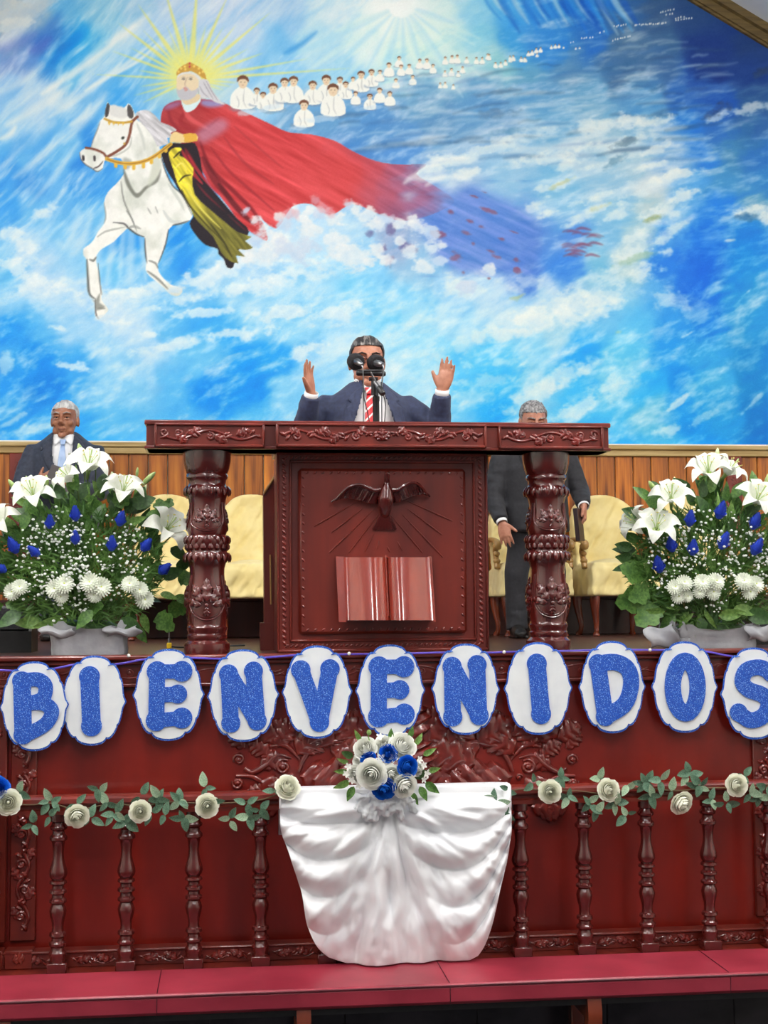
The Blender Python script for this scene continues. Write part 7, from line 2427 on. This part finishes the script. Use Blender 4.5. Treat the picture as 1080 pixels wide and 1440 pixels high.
# ---- man with an open book at the left
YL = 2.80
lx = P(91, 640, YL).x
op_l = lambda z: (np.interp(z, [.7, .98, 1.0, 1.12, 1.25, 1.33, 1.36], [.0, .0, .004, .045, .075, .068, .07]), .0)
mL, T, M, k_ = make_person('white-haired man in a slate suit and pale blue tie holding a dark book', (lx, YL, ST), 1.0, 1.14, 1.10, M_SKIN1, M_SLATE, M_TIEB, M_HAIRW,
                           [((-.200, .0, 1.245), P(27, 690, 2.68), P(54, 680, 2.50)), ((.200, .0, 1.245), P(140, 695, 2.70), P(108, 686, 2.46))],
                           [dict(d=(.80, -.25, .45), n=(.25, .95, .1), thumb=(-.3, -.2, 1), curl=.3, k=1.0), dict(d=(-.8, -.3, .3), n=(-.1, -.2, 1), thumb=(0, -.2, 1), curl=.35)],
                           turn=-.10, drop=.036, opening=op_l)
c = P(84, 676, 2.425)
bk = thing('book', 'dark leather book held by the white-haired man at the left', 'book', c)
Mb = Matrix.Translation(c) @ Matrix.Rotation(.33, 4, 'Y') @ Matrix.Rotation(-.35, 4, 'X')
q = MB(); q.box(-.085, .085, -.006, -.001, -.09, .09, .002); q.box(-.085, .085, .020, .025, -.09, .09, .002); q.obj('cover', M_BIBLE, bk, 'auto', Mb)
q = MB(); q.box(-.08, .08, -.001, .020, -.085, .085); q.obj('pages', M_PAGES, bk, 'auto', Mb)

# ---- man standing behind the right column
YR_ = 2.36
rx_ = P(750, 640, YR_).x
op_r = lambda z: (np.interp(z, [.7, .98, 1.0, 1.12, 1.25, 1.33, 1.36], [.0, .0, .004, .045, .07, .062, .065]), .0)
mR, T, M, k_ = make_person('grey curly-haired man in a charcoal suit standing behind the right pulpit column', (rx_, YR_, ST), .965, 1.14, 1.10, M_SKIN2, M_CHAR, None, M_HAIRG,
                           [((-.200, .0, 1.245), P(694, 702, 2.30), P(706, 735, 2.18)), ((.200, .0, 1.245), P(816, 692, 2.32), P(821, 712, 2.20))],
                           [dict(d=(.22, -.1, -1), n=(.3, .9, 0), thumb=(1, -.2, .1), curl=.22, k=1.02, spread=.2), dict(d=(.0, -.1, -1), n=(-.9, .3, 0), thumb=(-.3, -1, 0), curl=.5, k=1.0)],
                           tilt=.28, drop=.03, opening=op_r, hair_kind='curly', feet_out=.04)
c = P(814, 738, 2.14)
bk = thing('book', 'slim dark book held upright by the man behind the right column', 'book', c)
Mb = Matrix.Translation(c) @ Matrix.Rotation(-.08, 4, 'Y') @ Matrix.Rotation(1.1 + PI, 4, 'Z')
q = MB(); q.box(-.07, .07, -.014, -.010, -.105, .105, .002); q.box(-.07, .07, .010, .014, -.105, .105, .002); q.box(.066, .071, -.014, .014, -.105, .105, .002); q.obj('cover', M_BIBLE, bk, 'auto', Mb)
q = MB(); q.box(-.066, .066, -.010, .010, -.10, .10); q.obj('pages', M_PAGES, bk, 'auto', Mb)

# ================================================================ small things on the stage
c = P(238, 908, .9)
t = thing('cable_connector', 'small black cable connector with a yellow collar on the stage floor', 'connector', (c.x, .9, ST))
q = MB(); q.box(c.x - .013, c.x + .013, .887, .913, ST, ST + .03, .003); q.obj('collar', M_YPLUG, t)
q = MB(); q.tube([(c.x, .9, ST + .03), (c.x, .9, ST + .05), (c.x, .9, ST + .052), (c.x, .9, ST + .085)], [.008, .007, .004, .003], 8); q.obj('plug', M_METAL, t)
q = MB(); q.tube(cat_rom([(c.x + .012, .9, ST + .01), (c.x + .06, .95, ST + .004), (c.x + .16, 1.0, ST + .004), (c.x + .4, 1.2, ST + .004)], 5), .004, 6); q.obj('cable', M_BLACK, t)
# loudspeakers at the frame's edges
for (x0, x1, y0, lab) in ((-30, 44, 852, 'black stage monitor speaker behind the left flower arrangement'), (1063, 1125, 872, 'black stage monitor speaker behind the right flower arrangement')):
    yb = .48
    a, b = P(x0, 915, yb), P(x1, 915, yb)
    h = P(20, y0, yb).z - ST
    t = thing('stage_speaker', lab, 'loudspeaker', ((a.x + b.x) / 2, yb + .12, ST), 'stage monitors')
    q = MB()
    prof = [(yb, 0), (yb + .24, 0), (yb + .24, h), (yb + .10, h), (yb, h * .45)]
    n = len(prof)
    vs = [(a.x, y, ST + z) for y, z in prof] + [(b.x, y, ST + z) for y, z in prof]
    q.add(vs, [tuple(range(n)), tuple(reversed(range(n, 2 * n)))] + [(i + n, (i + 1) % n + n, (i + 1) % n, i) for i in range(n)])
    q.obj('cabinet', M_BLACK, t, False)
    q = MB()
    xm = (a.x + b.x) / 2; w = (b.x - a.x) / 2 - .015
    z0, z1 = h * .5, h * .95
    g = grid_patch(lambda u, v: (xm - w + 2 * w * u, yb + .005 + .09 * v - .008, ST + z0 + (z1 - z0) * v), 2, 2)
    o = g.obj('grille', M_FOAM, t, False); sdm = o.modifiers.new('solid', 'SOLIDIFY'); sdm.thickness = .004
c = P(262, 797, 2.66)
q = MB(); q.box(-.05, .05, -.07, .07, 0, .004)
tag(q.obj('paper_sheet', M_PAPER, None, 'auto', Matrix.Translation((c.x, 2.72, ST + .513)) @ Matrix.Rotation(.3, 4, 'Z')), 'white folded paper lying on the seat of the leftmost yellow chair', 'paper')
